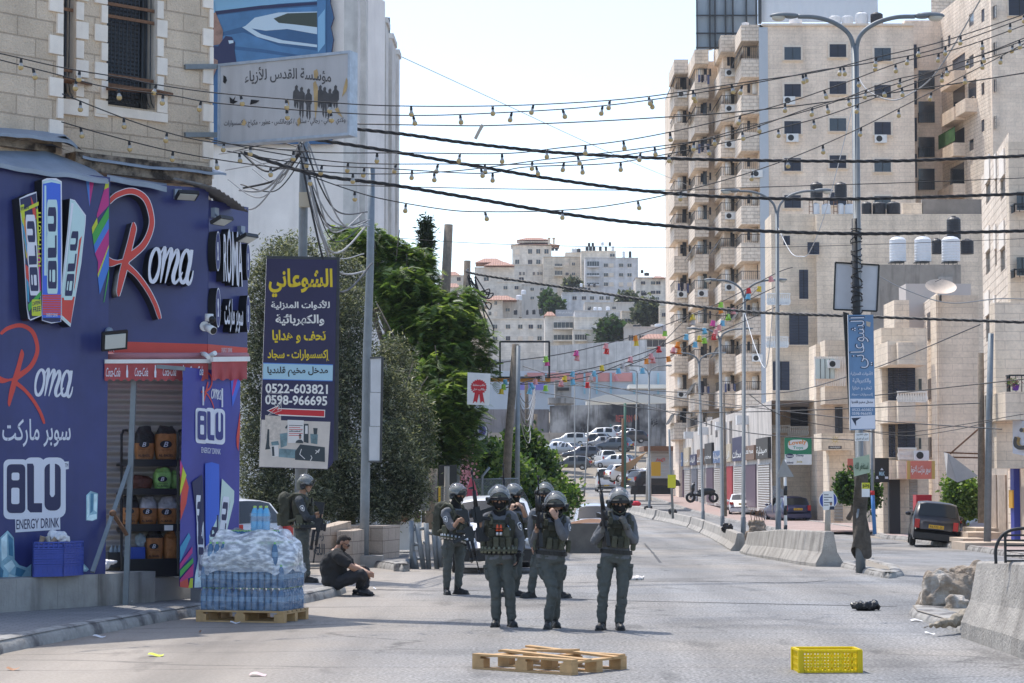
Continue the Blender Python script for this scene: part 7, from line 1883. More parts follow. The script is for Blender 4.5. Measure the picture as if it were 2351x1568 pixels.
for q in((1277,437,1512,530),(1283,920,1420,1020)):
 a,b=c43(q[0],q[1]),c43(q[2],q[3]); o=MB(); bx(o,a[0],b[0],a[1],a[1]+3,92,.3); bx(o,a[0],b[0],b[1]-3,b[1],92,.3)
 for i in range(12):p=W(a[0]+(b[0]-a[0])*i/11,b[1]-2,92.1); h=(b[1]-a[1])*92/F; o.lathe([(.05,0),(.09,h*.3),(.04,h*.6),(.07,h*.95)],6,Matrix.Translation(p))
 o.build('balustrade',[M_quoin],t6)
ac(t6,*c43(1465,985),92,.7)
o=MB(); bx(o,*[c43(1200,0)[0],c43(1290,0)[0]],1095,1225,94,.3); bx(o,c43(1380,0)[0],c43(1440,0)[0],1100,1215,94,.2,1); o.build('doorway',[M_blk,M_shut],t6)
t7=thing('corner_house','near stone house at the right edge with narrow barred windows and shop signs','house',W(2320,1240,75)); NA=Facade(2261,84,2326,73); m=MB()
hl=[NA.rect(*f(*q[:2]),*f(*q[2:]))for f,q in((c42,(2026,95,2064,275)),(c42,(2106,75,2120,205)),(c42,(2150,60,2190,240)),(c42,(2026,690,2062,880)),(c42,(2104,675,2118,820)),(c42,(2150,665,2190,858)),(c42,(2026,1240,2062,1460)),(c42,(2100,1280,2112,1420)))]
NA.wall(m,0,NA.len,0,NA.sz(2294,338)[1],hl,.07); m.build('side_wall',[M_aptr],t7)
for h in hl:o=MB(); NA.slab(o,*h,-.10,-.06); o.build('window',[M_win],t7); o=MB(); NA.slab(o,h[0]-.05,h[3],h[2]+.05,h[3]+.9,0,.05); o.build('lintel_panel',[M_quoin],t7)
m=MB(); bx(m,2326,2520,325,1075,73,.4); bx(m,c42(2120,0)[0],2400,c42(0,1130)[1],1075,71,.8); m.build('front_wall',[M_tan],t7)
m=MB(); NB=Facade(2256,80,2351,72); NB.wall(m,0,NB.len+3,0,NB.sz(2300,1070)[1]); m.build('shop_front',[mat('stained_cream',(.56,.48,.40),.9,nz=(1.5,.18),streak=.6)],t7)
for q in((2335,440,2360,482),(2335,590,2360,632)):window(t7,*q,72.9,0,M_win,1); railing(t7,q[0]-6,2400,q[3]-14,q[3]+4,72.4,.5)
for xa,xb in((2275,2290),(2296,2312)):o=MB(); h=NB.rect(xa,1090,xb,1232); NB.slab(o,*h,0,.05); o.build('metal_door',[mat('cream_door',(.42,.34,.27),.7,nz=(4,.3),streak=.5)],t7)
o=MB(); h=NB.rect(2334,1060,2342,1255); NB.slab(o,*h,0,.2); NB.slab(o,h[0]-.05,h[1]+1.3,h[2],h[1]+1.9,.2,.25,1); o.build('blue_column',[mat('royal_blue',(.03,.05,.32),.5),mat('amber',(.6,.32,.02),.5)],t7)
m=MB(); a,b=c43(2195,440),c43(2420,680); bx(m,a[0],b[0],a[1],b[1],69,3); m.build('balcony',[M_tan],t7); railing(t7,c43(2230,0)[0],2400,c43(0,300)[1],c43(0,440)[1],69.1,.5)
rngb=np.random.default_rng(31)
t=thing('pot_plant','purple pot with a spiky reddish plant on the balcony wall','plant',W(2331,896,69)); m=MB(); m.lathe([(.08,0),(.13,.2),(.14,.2)],12,Matrix.Translation(W(2332,896,69.0))); m.build('pot',[mat('purple_pot',(.12,.03,.3),.5)],t); leaves('foliage',[mat('red_leaf',(.3,.12,.08),.6)]+M_bush[:1],t,clumps(rngb,[blob(2328,878,69,12,8)],30,6,.04),.12,.2,rngb)
# ---------------- barriers, rocks, crate, broken pallet ----------------
def barrier(label,pts,wtop=.2,wbot=.62,grp='concrete barriers in the median',lift=0,m=None):
 """jersey barrier along [(px, ybase, ytop)]"""
 t=thing('concrete_barrier',label,'barrier',G(pts[0][0],pts[0][1],lift),0,grp)
 P=[];
 for a,b in zip(pts,pts[1:]):
  for i in range(6):k=i/6; P.append(tuple(a[j]+(b[j]-a[j])*k for j in range(3)))
 P.append(pts[-1]); B=[G(x,y,lift)for x,y,_ in P]; vs=[]
 for i,(p,q)in enumerate(zip(B,P)):
  d=(B[min(i+1,len(B)-1)]-B[max(0,i-1)]); s=V((-d.y,d.x,0)).normalized()
  h=(q[1]-q[2])*p.y/F
  for o,z in((-wbot/2,-lift),(-wbot/2,h*.1),(-wtop*.85,h*.42),(-wtop/2,h*.97),(-wtop*.4,h),(wtop*.4,h),(wtop/2,h*.97),(wtop*.85,h*.42),(wbot/2,h*.1),(wbot/2,-lift)):
   v=p+s*o+V((0,0,z)); v+=V((1,1,1))*noise.noise(v*3)*.018; vs.append(v)
 k=10; n=len(B); mb=MB(); mb.add(vs,[(i*k+j,i*k+(j+1)%k,(i+1)*k+(j+1)%k,(i+1)*k+j)for i in range(n-1)for j in range(k)]+[tuple(range(k)),tuple((n-1)*k+j for j in reversed(range(k)))])
 mb.build('block',[m or M_barr],t); return t
M_barr=mat('barrier_concrete',(.37,.345,.31),.95,nz=(2.2,.32),bump=(24,.8,.03),streak=.55)
barrier('big weathered concrete barrier in the middle of the carriageway',[(1722,1269,1222),(1740,1275,1220),(1800,1285,1216),(1862,1296,1218),(1905,1301,1220)])
for i,(a,l)in enumerate(zip((((1700,1265,1224),(1650,1237,1206),(1622,1225,1196)),((1620,1224,1195),(1592,1212,1187)),((1590,1211,1186),(1550,1201,1178),(1512,1194,1171)),((1508,1193,1170),(1475,1184,1164),(1440,1177,1159))),('concrete barrier next to the rubble stump','short concrete barrier second from the rubble stump','concrete barrier with black bags on it','farthest concrete barrier of the curving row'))):barrier(l,a)
barrier('near concrete barrier at the right edge on the sandy median',[(2268,1442,1290),(2351,1468,1291),(2500,1515,1292)],.24,.62,None,.11)
def rock(px,py,d,r,label,seed,z=0):
 p=W(px,py,d); mb=MB(); rr=random.Random(seed)
 for i in range(4):mb.box((0,0,0),(r[0]*1.5,r[1]*1.4,r[2]*1.5),0,0,Matrix.Translation(p+V((rr.uniform(-.25,.25)*r[0],rr.uniform(-.2,.2)*r[1],r[2]*.8)))@Matrix.Rotation(rr.uniform(-.5,.5),4,'Y')@Matrix.Rotation(rr.uniform(-.4,.4),4,'X')@Matrix.Rotation(rr.uniform(0,3),4,'Z'))
 tag(remesh(mb,'rock',[mat('rough_rock',(.32,.26,.20),.95,nz=(5,.35),bump=(14,1,.06),var2=((.42,.38,.33),2.5,.5,.6))],None,.025,3,(5,.05,1)),label,'rock','rocks by the barrier')
rock(2172,1409,30.4,(.36,.36,.33),'large broken rock at the left of the pile by the near barrier',1)
rock(2240,1402,31.0,(.36,.36,.40),'large pale rock leaning against the near barrier',2)
rock(2198,1414,29.7,(.14,.13,.17),'small rock wedged before the two large ones',4)
m=MB(); a=G(1732,1268)-V((0,1.2,0));
for i in range(5):m.box(a+V((R.uniform(-.1,.1),.3+R.uniform(-.1,.1),.18+.17*i)),(.52-.02*i,.5,.26),0,R.uniform(-.3,.3))
st_=thing('rubble_stump','broken concrete stump with rusty bars in the median','rubble',a); remesh(m,'stump',[mat('rubble',(.27,.21,.16),.95,nz=(6,.4),bump=(12,1,.06))],st_,.03,4,(6,.06,1))
for i in range(6):
 m=MB(); p=a+V((-.2+.08*i,.1,1.0)); m.tube([p,p+V((R.uniform(-.05,.05),0,.22)),p+V((R.uniform(-.12,.12),0,.32))],.012,5); m.build('bar',[M_rust],st_)
t=thing('concrete_trough','dark concrete block with a rusty bent rim behind the officers','block',G(1350,1270)); m=MB(); a,b=G(1306,1270),G(1420,1270); m.box(((a.x+b.x)/2,a.y+.5,a.z+.44),(b.x-a.x,1,.88)); m.build('block',[mat('dark_concrete',(.15,.135,.12),.95,nz=(3,.3),streak=.5)],t); m=MB()
m.add([V((a.x+(b.x-a.x)*i/12,a.y+y,a.z+.88+.14*math.sin(PI*i/12)*(1 if y else.2)))for y in(0,.5,1)for i in range(13)],[(j*13+i,j*13+i+1,j*13+14+i,j*13+13+i)for j in range(2)for i in range(12)]); m.build('rim',[M_rust],t)
p=G(1904,1545); t=thing('crate','bright yellow plastic crate standing alone on the road','crate',p); CM_=Matrix.Translation((p.x+.0,p.y+.18,0))@Matrix.Rotation(rad(3),4,'Z'); M_yel=leafm('yellow_plastic',(.85,.62,.01),.35); m=MB(); w_,dd,h=.29,.18,.215
for s_ in(-1,1):
 for z in(.012,.075,.135,.20):m.box((0,s_*dd,z),(w_*2,.014,.022 if z>.02 else.03),T=CM_); m.box((s_*w_,0,z),(.014,dd*2,.022 if z>.02 else.03),T=CM_)
 for i in range(19):m.box((-w_+w_*2*i/18,s_*dd,h/2),(.014 if i%6 else.03,.012,h),T=CM_)
 for i in range(9):m.box((s_*w_,-dd+dd*2*i/8,h/2),(.012,.02,h),T=CM_)
 for q in(-1,1):m.box((s_*w_*.98,q*dd*.98,h/2),(.05,.05,h),T=CM_)
 m.box((0,s_*dd*1.02,h),(w_*2.06,.03,.018),T=CM_); m.box((s_*w_*1.01,0,h),(.03,dd*2.05,.018),T=CM_)
for i in range(8):m.box((-w_+w_*2*(i+.5)/8,0,.008),(.03,dd*2,.012),T=CM_);
m.build('basket',[M_yel],t)
p=G(1268,1545); BPm=Matrix.Translation((p.x-.02,p.y+.42,0))@Matrix.Rotation(rad(-38),4,'Z'); t=thing('wooden_pallet','broken wooden pallet with loose top planks lying in the road','pallet',p,0,'wooden pallets'); pallet(BPm,1.2,.9,t)
for i,(y,z,tl,rz,x)in enumerate(((-.40,.142,0,0,0),(-.2,.155,.05,.05,.1),(.02,.175,-.06,-.10,-.15),(.2,.165,.07,.12,.12),(.38,.142,0,0,0))):m=MB(); m.box((0,0,0),(1.2 if i in(0,4)else 1.0,.1,.02),T=BPm@Matrix.Translation((x,y,z))@Matrix.Rotation(rz,4,'Z')@Matrix.Rotation(tl,4,'Y')); m.build('plank',[M_wood],t)
def lump(px,py,r,name,label,mt,seed,z=0,cat=None,amp=.04,d=None):
 q=W(px,py,d)if d else G(px,py,z); mb=MB(); rr=random.Random(seed)
 for i in range(5):mb.ball(q+V((rr.uniform(-.6,.6)*r[0],rr.uniform(-.3,.3)*r[1],r[2]*rr.uniform(.4,.8))),(r[0]*.6,r[1]*.7,r[2]*.7),10)
 return tag(remesh(mb,name,[mt],None,.02,2,(14,amp,1)),label,cat or name.replace('_',' '))
M_bin=mat('black_plastic',(.012,.012,.014),.22,nz=(20,.3),bump=(20,1,.03)); M_wp=mat('thin_white_plastic',(.72,.72,.74),.35)
lump(1988,1402,(.2,.14,.09),'plastic_bag','crumpled black plastic bag lying in the right lane',M_bin,5)
lump(1455,1331,(.2,.3,.05),'sand_heap','small heap of white sand on the asphalt',mat('white_sand',(.62,.58,.54),.95),6,cat='sand')
for i,(x,y,l)in enumerate(((1487,1172,'black bag slung over the far barrier'),(1545,1180,'black bag hanging at the foot of the yellow notice'),(1672,1220,'black bag on the barrier beside the rubble stump'))):lump(x,y,(.26,.15,.24),'plastic_bag',l,M_bin,10+i,d=G(*((1487,1187),(1545,1200),(1672,1250))[i]).y,cat='plastic bag')
lump(1452,1160,(.5,.3,.22),'cloth_heap','red cloth heaped at the end of the far barrier',mat('red_cloth',(.6,.03,.06),.8),15,d=G(1443,1177).y)
m=MB(); a=[G(2120,1440,.12),G(2190,1425,.16),G(2250,1405,.22),G(2290,1400,.25)]; m.tube(a,[.01,.07,.12,.1],8); tag(remesh(m,'old_sack',[mat('sack',(.3,.26,.2),.9,nz=(9,.4),bump=(20,1,.03))],None,.02,1,(12,.03,1)),'twisted dirty sacking between the rocks and the barrier','sack')
t=thing('metal_cage','black iron cage with a looped hose on the near barrier','cage',G(2340,1440,.9)); m=MB(); c=W(2345,1262,23.9)
for z in np.linspace(-.12,.16,6):m.bar(c+V((-.18,0,z)),c+V((.5,0,z)),.02,.02)
for x in(-.18,.1,.4):m.bar(c+V((x,-.02,-.14)),c+V((x,-.02,.18)),.025,.025)
m.build('grid',[M_rack],t); m=MB(); m.tube(catmull([c+V((-.28,0,-.15)),c+V((-.27,0,.05)),c+V((-.15,0,.2)),c+V((.1,0,.24)),c+V((.4,0,.24))],6),.018,8); m.build('hose',[M_cable],t)
rl_=random.Random(8); scr=[(592,1551,'pink_white'),(358,1506,'lime'),(30,1538,'rust'),(600,1352,'white'),(860,1352,'white'),(1840,1310,'rust'),(2105,1426,'white'),(2135,1456,'white'),(540,1431,'white'),(1475,1325,'white'),(300,1384,'white'),(340,1376,'rust'),(130,1392,'lime'),(640,1427,'rust'),(1820,1248,'white'),(460,1452,'rust'),(228,1463,'white'),(2246,1322,'white')]
for i,(x,y,c)in enumerate(scr):
 p=G(x,y,.006 if y>1395 or x>500 else.15); m=MB(); a=rl_.uniform(0,3); s=rl_.uniform(.05,.1)
 m.grid(lambda u,v:p+V(((u-.5)*s*2*math.cos(a),(v-.5)*s*1.2,.012+.012*math.sin(u*5+i)+.01*v)),5,3); col=dict(pink_white=(.7,.5,.5),lime=(.6,.7,.05),rust=(.4,.2,.1),white=(.7,.7,.7))[c]
 tag(m.build('litter_scrap',[mat('scrap_'+c,col,.6)],None),'small flattened scrap of litter on the ground','litter','scraps of litter')
 # ---------------- poles and street furniture ----------------
def pole(label,pts,r,mt,d,name='utility_pole',cat='pole',extra=None,grp=None):
 b=W(*pts[0],d); t=thing(name,label,cat,b,0,grp); m=MB(); P=[W(*q,d)for q in pts]; m.tube(P,list(np.linspace(r,r*.75,len(P))),10); m.build('pole',[mt],t); return t
M_wpole=mat('weathered_pole',(.22,.18,.14),.95,nz=(8,.35),bump=(30,.8,.02),streak=.3)
for a in(('weathered wooden pole with a chain of insulators above the trees',[(1012,900),(1030,515)],.17,M_wpole,62),('wooden pole carrying a knot of cables at the end of the trees',[(1066,900),(1073,598)],.14,M_wpole,66),('leaning dark wooden pole before the flowering bush',[(1158,1200),(1168,1000),(1184,790)],.13,M_wpole,58),('steel pole beside the leaning wooden one',[(1187,1200),(1190,793)],.075,M_steel,57),('short wooden post beside the fruit stall',[(988,1215),(995,1075)],.15,M_wpole,54),('thick steel pole under the hanging boughs',[(1046,1110),(1060,870)],.11,M_steel,58),('thin cable pole behind the square frame',[(1214,1120),(1208,860)],.09,M_wpole,80),('dark pole with loops of white cable',[(1228,1120),(1230,950)],.09,M_wpole,78),('green pole beside the minibus',[(1434,1130),(1435,925)],.12,mat('pole_green',(.05,.14,.10),.6),150),('rusty pole beside the green one',[(1430,1125),(1430,960)],.12,M_rust,150),('pole before the yellow shop banner',[(1489,1150),(1489,1050)],.2,M_conc,142),('slanting pole holding the yellow notice',[(1545,1190),(1536,985)],.07,M_steel,112),('pole among the far shopfronts',[(1666,1185),(1662,900)],.09,M_wpole,120),('grey pole at the right edge before the shop steps',[(2267,1243),(2270,1000),(2275,765)],.12,M_steel,70.5),('wooden pole behind the grey one at the right edge',[(2254,1200),(2252,810)],.13,M_wpole,72)):pole(*a)
t=pole('thin pole painted blue and red below, grey above',[(2008,1226),(2003,1120),(2001,985)],.06,M_steel,75); m=MB(); m.cyl(W(2008.5,1226,75),W(2003.4,1136,75),.068); m.cyl(W(2003.4,1136,75),W(2003,1126,75),.07,m=1); m.build('painted_foot',[mat('pole_blue',(.05,.2,.5),.5),mat('arrow_red',(.55,.02,.03),.5)],t)
def sign(label,pts,d,mt,name='shop_sign',cat='sign',frame=None,th=.08,fy=None):
 x0,x1=min(q[0]for q in pts),max(q[0]for q in pts); pl=Facade(x0,d,x1,d+(fy or 0)); t=thing(name,label,cat,pl.at(*pts[-1])); m=MB(); pshape(m,pl,pts,0,th,0,1 if frame else 0); m.build('panel',[mt]+([frame]if frame else[]),t); return t,pl
def letters(t,pl,items,mats,name='lettering'):
 for s,x0,y0,x1,y1,mi,*k in items:m=MB(); ptext(m,pl,s,x0,y0,x1,y1,0,.012,bold=.02,**(k[0]if k else{})); m.build(name,[mats[mi]],t)
RC=lambda f,x0,y0,x1,y1:[f(x0,y0),f(x1,y0),f(x1,y1),f(x0,y1)]
M_ltb=mat('faded_blue',(.13,.24,.40),.5,nz=(1.2,.2)); M_out=mat('ink_dark',(.02,.03,.06),.5)
t,pl=sign('white back-to-back sign panel high on the nearest lamp post',[(1918,602),(2018,608),(2013,714),(1914,710)],43.9,mat('dull_white',(.58,.58,.60),.6,nz=(2,.1)),frame=M_gun)
m=MB()
for a,b in(((1918,602),(2018,608)),((2018,608),(2013,714)),((2013,714),(1914,710)),((1914,710),(1918,602))):m.bar(pl.at(*a,.01),pl.at(*b,.01),.03,.03)
m.build('frame',[M_gun],t)
t,pl=sign('tall faded blue sign with sideways Arabic on the nearest lamp post',[(1946.5,722),(2005,722),(2010,985),(1952,987)],43.2,M_ltb,frame=M_white)
m=MB(); pshape(m,pl,[(1936,715),(1949,719),(1953,980),(1950,962)],-.12,.05); m.build('rear_panel',[M_gun],t)
m=MB(); pshape(m,pl,[c43(865,500),c43(1073,500),c43(1075,570),c43(866,572)],.004,0,0); pshape(m,pl,[c43(870,650),c43(1076,640),c43(1078,755),c43(872,760)],.004,0,0); pshape(m,pl,[c43(875,665),c43(960,660),c43(915,690),c43(915,735)],.006,0,1); pshape(m,pl,[c42(1000,1290),c42(1040,1300),c42(1035,1340),c42(1005,1330)],.004,0,2); m.build('panel_print',[M_wht,M_out,mat('sticker',(.5,.42,.33),.7)],t)
letters(t,pl,[('الشوعاني',*c42(858,1248),*c43(1062,242),1,dict(rot=90)),('للأدوات المنزلية',*c43(868,265),*c43(1056,305),0),('والكهربائية',*c43(885,325),*c43(1042,370),0),('تحف و هدايا',*c43(885,390),*c43(1048,430),0),('إكسسوارات - سجاد',*c43(876,450),*c43(1060,480),0),('مدخل مخيم قلنديا',*c43(878,515),*c43(1058,548),1),('0522-603821',*c43(880,582),*c43(1060,606),0),('0598-966695',*c43(880,614),*c43(1050,638),0)],[M_wht,M_out])
m=MB(); ptext(m,pl,'الشوعاني',*c42(868,1256),*c43(1054,236),0,.02,bold=-.008,rot=90); m.build('large_lettering',[M_wht],t)
t,pl=sign('white street name plate under the tall blue sign',RC(c43,910,792,1026,860),43.2,M_white,name='name_plate'); letters(t,pl,[('شارع الشهيد',*c43(918,798),*c43(1014,818),0),('أحمد أبو العيش',*c43(914,830),*c43(1020,852),0)],[M_blk])
t,pl=sign('pale green cloth sign tied round the nearest lamp post',[c43(890,1010),c43(1030,975),c43(1036,1130),c43(900,1165)],43.1,mat('green_cloth_sign',(.38,.46,.33),.8,nz=(3,.15)),th=.02); letters(t,pl,[('استغفر الله',*c43(905,1045),*c43(1020,1120),0)],[mat('dark_green_ink',(.05,.09,.05),.8)])
t,pl=sign('small yellow and white notice on the lamp post',RC(c43,965,1218,1032,1340),43.2,M_white,name='notice',th=.02); m=MB(); pshape(m,pl,RC(c43,965,1218,1032,1270),.004); m.build('yellow_band',[mat('notice_yellow',(.62,.6,.03),.5)],t); letters(t,pl,[('وحدو',*c43(972,1225),*c43(1025,1265),0)],[M_blk])
m=MB(); c=W(1976,1200,43.6)
def wrapc(u,v):
 a=2*PI*u; z=2.15-1.75*v; r=.125+.03*math.sin(a*3+v*9)+(.10*max(0,v-.6)*(1+math.sin(a*2+1)))
 return V((c.x+r*math.cos(a),43.6+r*math.sin(a),z+.12*math.sin(a*2)*v))
m.grid(wrapc,40,24); tag(m.build('torn_sheet',[mat('torn_brown_sheet',(.085,.07,.055),.9,nz=(5,.5),bump=(12,1,.04))],None),'torn dark sheeting wrapped round the foot of the nearest lamp post','cloth')
m=MB()
m.tube([V((c.x-.02,43.6,3.5)),V((c.x-.03,43.6,5.2)),V((c.x-.04,43.6,7.1))],[.098,.088,.08],10)
for i in range(34):z=3.6+i*.1+R.uniform(-.03,.03); q_=R.uniform(-.08,.08); m.tube([V((c.x-.03+(.1+R.uniform(0,.02))*math.cos(a),43.6+.1*math.sin(a),z+q_*math.sin(a+i)))for a in np.linspace(0,6.283,10)],.012,5)
tag(m.build('wire_wrapping',[M_cable],None),'black wire wound many times round the nearest lamp post','wire')
t,pl=sign('green and white toy shop sign with a cloud-shaped logo',RC(c43,305,832,536,1064),96,mat('toy_green',(.02,.22,.11),.4)); m=MB(); pshape(m,pl,RC(c43,305,975,536,1064),.004,0,0); pshape(m,pl,[c43(418+86*math.copysign(abs(math.cos(a))**.7,math.cos(a)),895+46*math.copysign(abs(math.sin(a))**.7,math.sin(a)))for a in np.linspace(0,6.283,25)[:-1]],.004,0,0); pshape(m,pl,[c43(348+34*math.cos(a),988+20*math.sin(a))for a in np.linspace(0,6.283,17)[:-1]],.008,0,1); m.build('panel_print',[M_white,M_navy],t)
letters(t,pl,[('Lovely',*c43(340,862),*c43(492,908),0,dict(slope=-.1)),('Toys',*c43(375,905),*c43(462,938),1),('chicco',*c43(320,978),*c43(376,998),2),('Disney',*c43(402,975),*c43(468,998),3),('infanti',*c43(322,1036),*c43(378,1054),3),('Joie',*c43(405,1028),*c43(455,1052),4)],[mat('toy_orange',(.75,.25,.02),.5),mat('toy_teal',(.1,.4,.3),.5),M_white,M_navy,mat('toy_gold',(.5,.4,.1),.5)])
t,pl=sign('flower emblem over a black nameplate on the stone balcony',RC(c43,680,904,792,928),99,M_blk); letters(t,pl,[('NARJES',*c43(690,909),*c43(782,924),0)],[M_white]); m=MB()
for i in range(8):a=i*PI/4; pshape(m,pl,[c43(737+12*math.cos(a+.4),852+12*math.sin(a+.4)),c43(737+42*math.cos(a),852+42*math.sin(a)),c43(737+12*math.cos(a-.4),852+12*math.sin(a-.4))],.01+i*.001)
m.build('flower',[mat('petal_gold',(.62,.48,.16),.5)],t)
b_=thing('shop_balcony','pale stone canopy box behind the flower emblem','canopy',W(1910,1030,100)); m=MB(); bx(m,*[c43(620,0)[0],c43(895,0)[0]],c43(0,795)[1],c43(0,940)[1],99.5,2.5); bx(m,c43(690,0)[0],c43(900,0)[0],1033,1200,101,2); bx(m,c43(735,0)[0],c43(800,0)[0],1105,1195,100.8,.2,1); m.build('canopy',[M_tan,M_shut],b_)
bl_=thing('enclosed_balcony','bay with a white-framed glazed balcony and balustrade','building',W(1905,900,125)); m=MB(); bx(m,c43(650,0)[0],c43(850,0)[0],780,825,125,2); bx(m,c43(650,0)[0],c43(850,0)[0],886,927,125,2); bx(m,c43(585,0)[0],c43(860,0)[0],790,1200,127,3); m.build('wall',[M_tan],bl_)
window(bl_,*c43(570,160),*c43(730,328),124.8,0,mat('bright_pane',(.62,.70,.66),.2),3); window(bl_,*c43(735,570),*c43(800,800),126.8,0,M_win,1); ac(bl_,*c43(720,205),124.6,.8)
m=MB()
for i in range(14):p=W(c43(570+19*i,0)[0],886,124.8); m.lathe([(.05,0),(.1,.5),(.05,1.0),(.09,1.7)],6,Matrix.Translation(p))
m.build('balustrade',[M_quoin],bl_)
t,pl=sign('black sportswear shop sign hanging edgewise',RC(c43,1076,1006,1196,1214),80,M_blk); letters(t,pl,[('M&K',*c43(1112,1122),*c43(1160,1158),0)],[mat('ice_blue',(.4,.6,.75),.5)])
m=MB(); pshape(m,pl,[c43(1135,1090),c43(1150,1110),c43(1122,1110)],.012,0,0); pshape(m,pl,[c43(1090,1160),c43(1100,1160),c43(1108,1185),c43(1084,1185)],.012); pshape(m,pl,[c43(1162,1165),c43(1190,1165),c43(1190,1185),c43(1162,1185)],.012); m.build('emblems',[M_wht],t)
t,pl=sign('salmon supermarket sign with white Arabic letters',RC(c43,1350,1032,1590,1186),91,mat('salmon',(.62,.17,.12),.5,nz=(2,.12))); letters(t,pl,[('سوبر ماركت الاخوة',*c43(1385,1070),*c43(1550,1150),0)],[M_white]); m=MB(); pshape(m,pl,RC(c43,1350,1032,1378,1186),.005); pshape(m,pl,RC(c43,1562,1032,1590,1186),.005); m.build('edge_print',[mat('sign_gold',(.55,.36,.1),.6)],t)
t,pl=sign('small faded salmon sign behind the lamp post',RC(c43,843,1012,900,1150),88,mat('salmon',(.62,.17,.12),.5))
t,pl=sign('pink sign with yellow letters over the shutters at the right edge',[(2274,1012),(2332,1024),(2332,1070),(2274,1062)],75,mat('pink_sign',(.6,.14,.2),.5,nz=(2,.12)),fy=-4); letters(t,pl,[('السوس',2300,1030,2330,1050,0)],[mat('sign_yellow',(.72,.55,.02),.5)])
t,pl=sign('big white sign with raised black and gold letters at the right edge',[(2325,960),(2420,985),(2420,1060),(2325,1040)],70,M_wht,fy=-4); m=MB(); ptext(m,pl,'لبن',2326,968,2400,1032,0,.1,.1,bold=.03,m2=1); m.build('raised_letters',[M_blk,mat('gold_side',(.5,.34,.14),.5)],t)
t,pl=sign('yellow notice with a building print on the slanting pole',RC(c33,1435,1150,1503,1262),111,mat('notice_yellow',(.62,.6,.03),.5),name='notice')
t,pl=sign('orange-yellow cloth banner on the far shop',RC(c33,1293,1040,1374,1160),150,mat('amber',(.6,.32,.02),.5),name='banner')
t=pole('round blue sign covered by a memorial poster, on a grey post',[(1900,1222),(1901,1130)],.07,M_conc,49,'road_sign','sign'); pl=Facade(1880,48.9,1922,48.9); m=MB(); ci=lambda r:[(1901.5+r*math.cos(a),1148+r*math.sin(a))for a in np.linspace(0,6.283,29)[:-1]]; pshape(m,pl,ci(21),0,.02,1); pshape(m,pl,ci(19.5),.004,0,0); m.build('disc',[mat('road_blue',(.02,.06,.32),.4),M_white],t)
m=MB(); pshape(m,pl,[c43(630,1292),c43(722,1290),c43(728,1448),c43(634,1452)],.008,0,0); pshape(m,pl,[c43(686,1450),c43(692,1420),c43(728,1420),c43(730,1448)],.012,0,1); pshape(m,pl,[c43(700+10*math.cos(a),1398+16*math.sin(a))for a in np.linspace(0,6.283,13)[:-1]],.013,0,2); pshape(m,pl,[c43(690,1392),c43(702,1378),c43(712,1392)],.014,0,1)
for i in range(5):pshape(m,pl,RC(c43,640,1318+22*i,680+(i%2)*30,1324+22*i),.012,0,1)
m.build('poster',[M_white,M_out,mat('skin_print',(.32,.19,.15),.5)],t)
t=pole('grey back of a triangular road sign on a black and white post',[(1804,1240),(1802,1055)],.05,M_white,62,'road_sign','sign'); pl=Facade(1780,61.9,1824,61.9); m=MB(); pshape(m,pl,[c43(238,1172),c43(296,1012),c43(386,1168)],0,.02); m.build('triangle',[mat('dull_grey',(.34,.33,.31),.7)],t); m=MB()
for y in(1115,1160,1205):m.cyl(W(1803.5,y,62),W(1803,y+22,62),.053)
m.build('black_bands',[M_blk],t)
# ---------------- things behind the officers ----------------
t=thing('parasol','closed dusty pink parasol standing behind the officers','parasol',W(1084,1178,49)); m=MB(); c=W(1083,1180,49)
def par(u,v):a=2*PI*u; r=(.02+.17*v**.8)*(1+.18*math.sin(a*4)); return V((c.x+r*math.cos(a)+.02*v,49+r*math.sin(a),c.z+.83-.83*v+.03*math.sin(a*4)*v))
m.grid(par,32,8); m.build('canopy',[mat('dusty_pink',(.42,.07,.10),.9,nz=(6,.15))],t); m=MB(); m.cyl((c.x,49,0),(c.x,49,c.z+.86),.02); m.build('mast',[M_wpole],t)
t,pl=sign('white sign with a red rosette hanging under the boughs',[c23(1860,275),c23(2056,285),c23(2045,556),c23(1855,548)],54,M_white); m=MB(); pshape(m,pl,[c23(1955+(72 if i%2 else 62)*math.cos(i*PI/20),400+(68 if i%2 else 58)*math.sin(i*PI/20))for i in range(40)],.006); pshape(m,pl,[c23(1922,450),c23(1958,455),c23(1940,535),c23(1925,520),c23(1905,540)],.008); pshape(m,pl,[c23(1960,455),c23(1990,450),c23(2005,540),c23(1985,520),c23(1970,540)],.009); m.build('rosette',[mat('arrow_red',(.55,.02,.03),.5)],t); letters(t,pl,[('مكتب محاماة',*c23(1905,372),*c23(2008,396),0),('وكاتب عدل',*c23(1905,408),*c23(2005,432),0)],[M_white])
t=thing('round_sign','round white and violet clinic sign on a bracket','sign',W(1102,1009,58)); pl=Facade(1080,58,1124,58); m=MB(); ci=lambda r:[c23(1960+r*math.cos(a),780+r*1.08*math.sin(a))for a in np.linspace(0,6.283,29)[:-1]]; pshape(m,pl,ci(76),0,.1,1); pshape(m,pl,ci(70),.006,0,0); pshape(m,pl,[c23(1960+58*math.cos(a),775+58*math.sin(a))for a in np.linspace(-1.6,1.6,12)],.01,0,2); pshape(m,pl,[c23(1930,720),c23(1952,740),c23(1940,770),c23(1955,800),c23(1925,800)],.012,0,1); m.build('disc',[M_white,M_blk,mat('violet',(.2,.17,.5),.5)],t)
t=thing('sign_frame','empty black square frame on an orange beam','frame',W(1205,876,60)); m=MB()
for a,b in(((1148,784),(1262,784)),((1261,784),(1261,867)),((1142,866),(1262,866)),((1148,784),(1148,866))):m.bar(W(*a,60),W(*b,60),.05,.05)
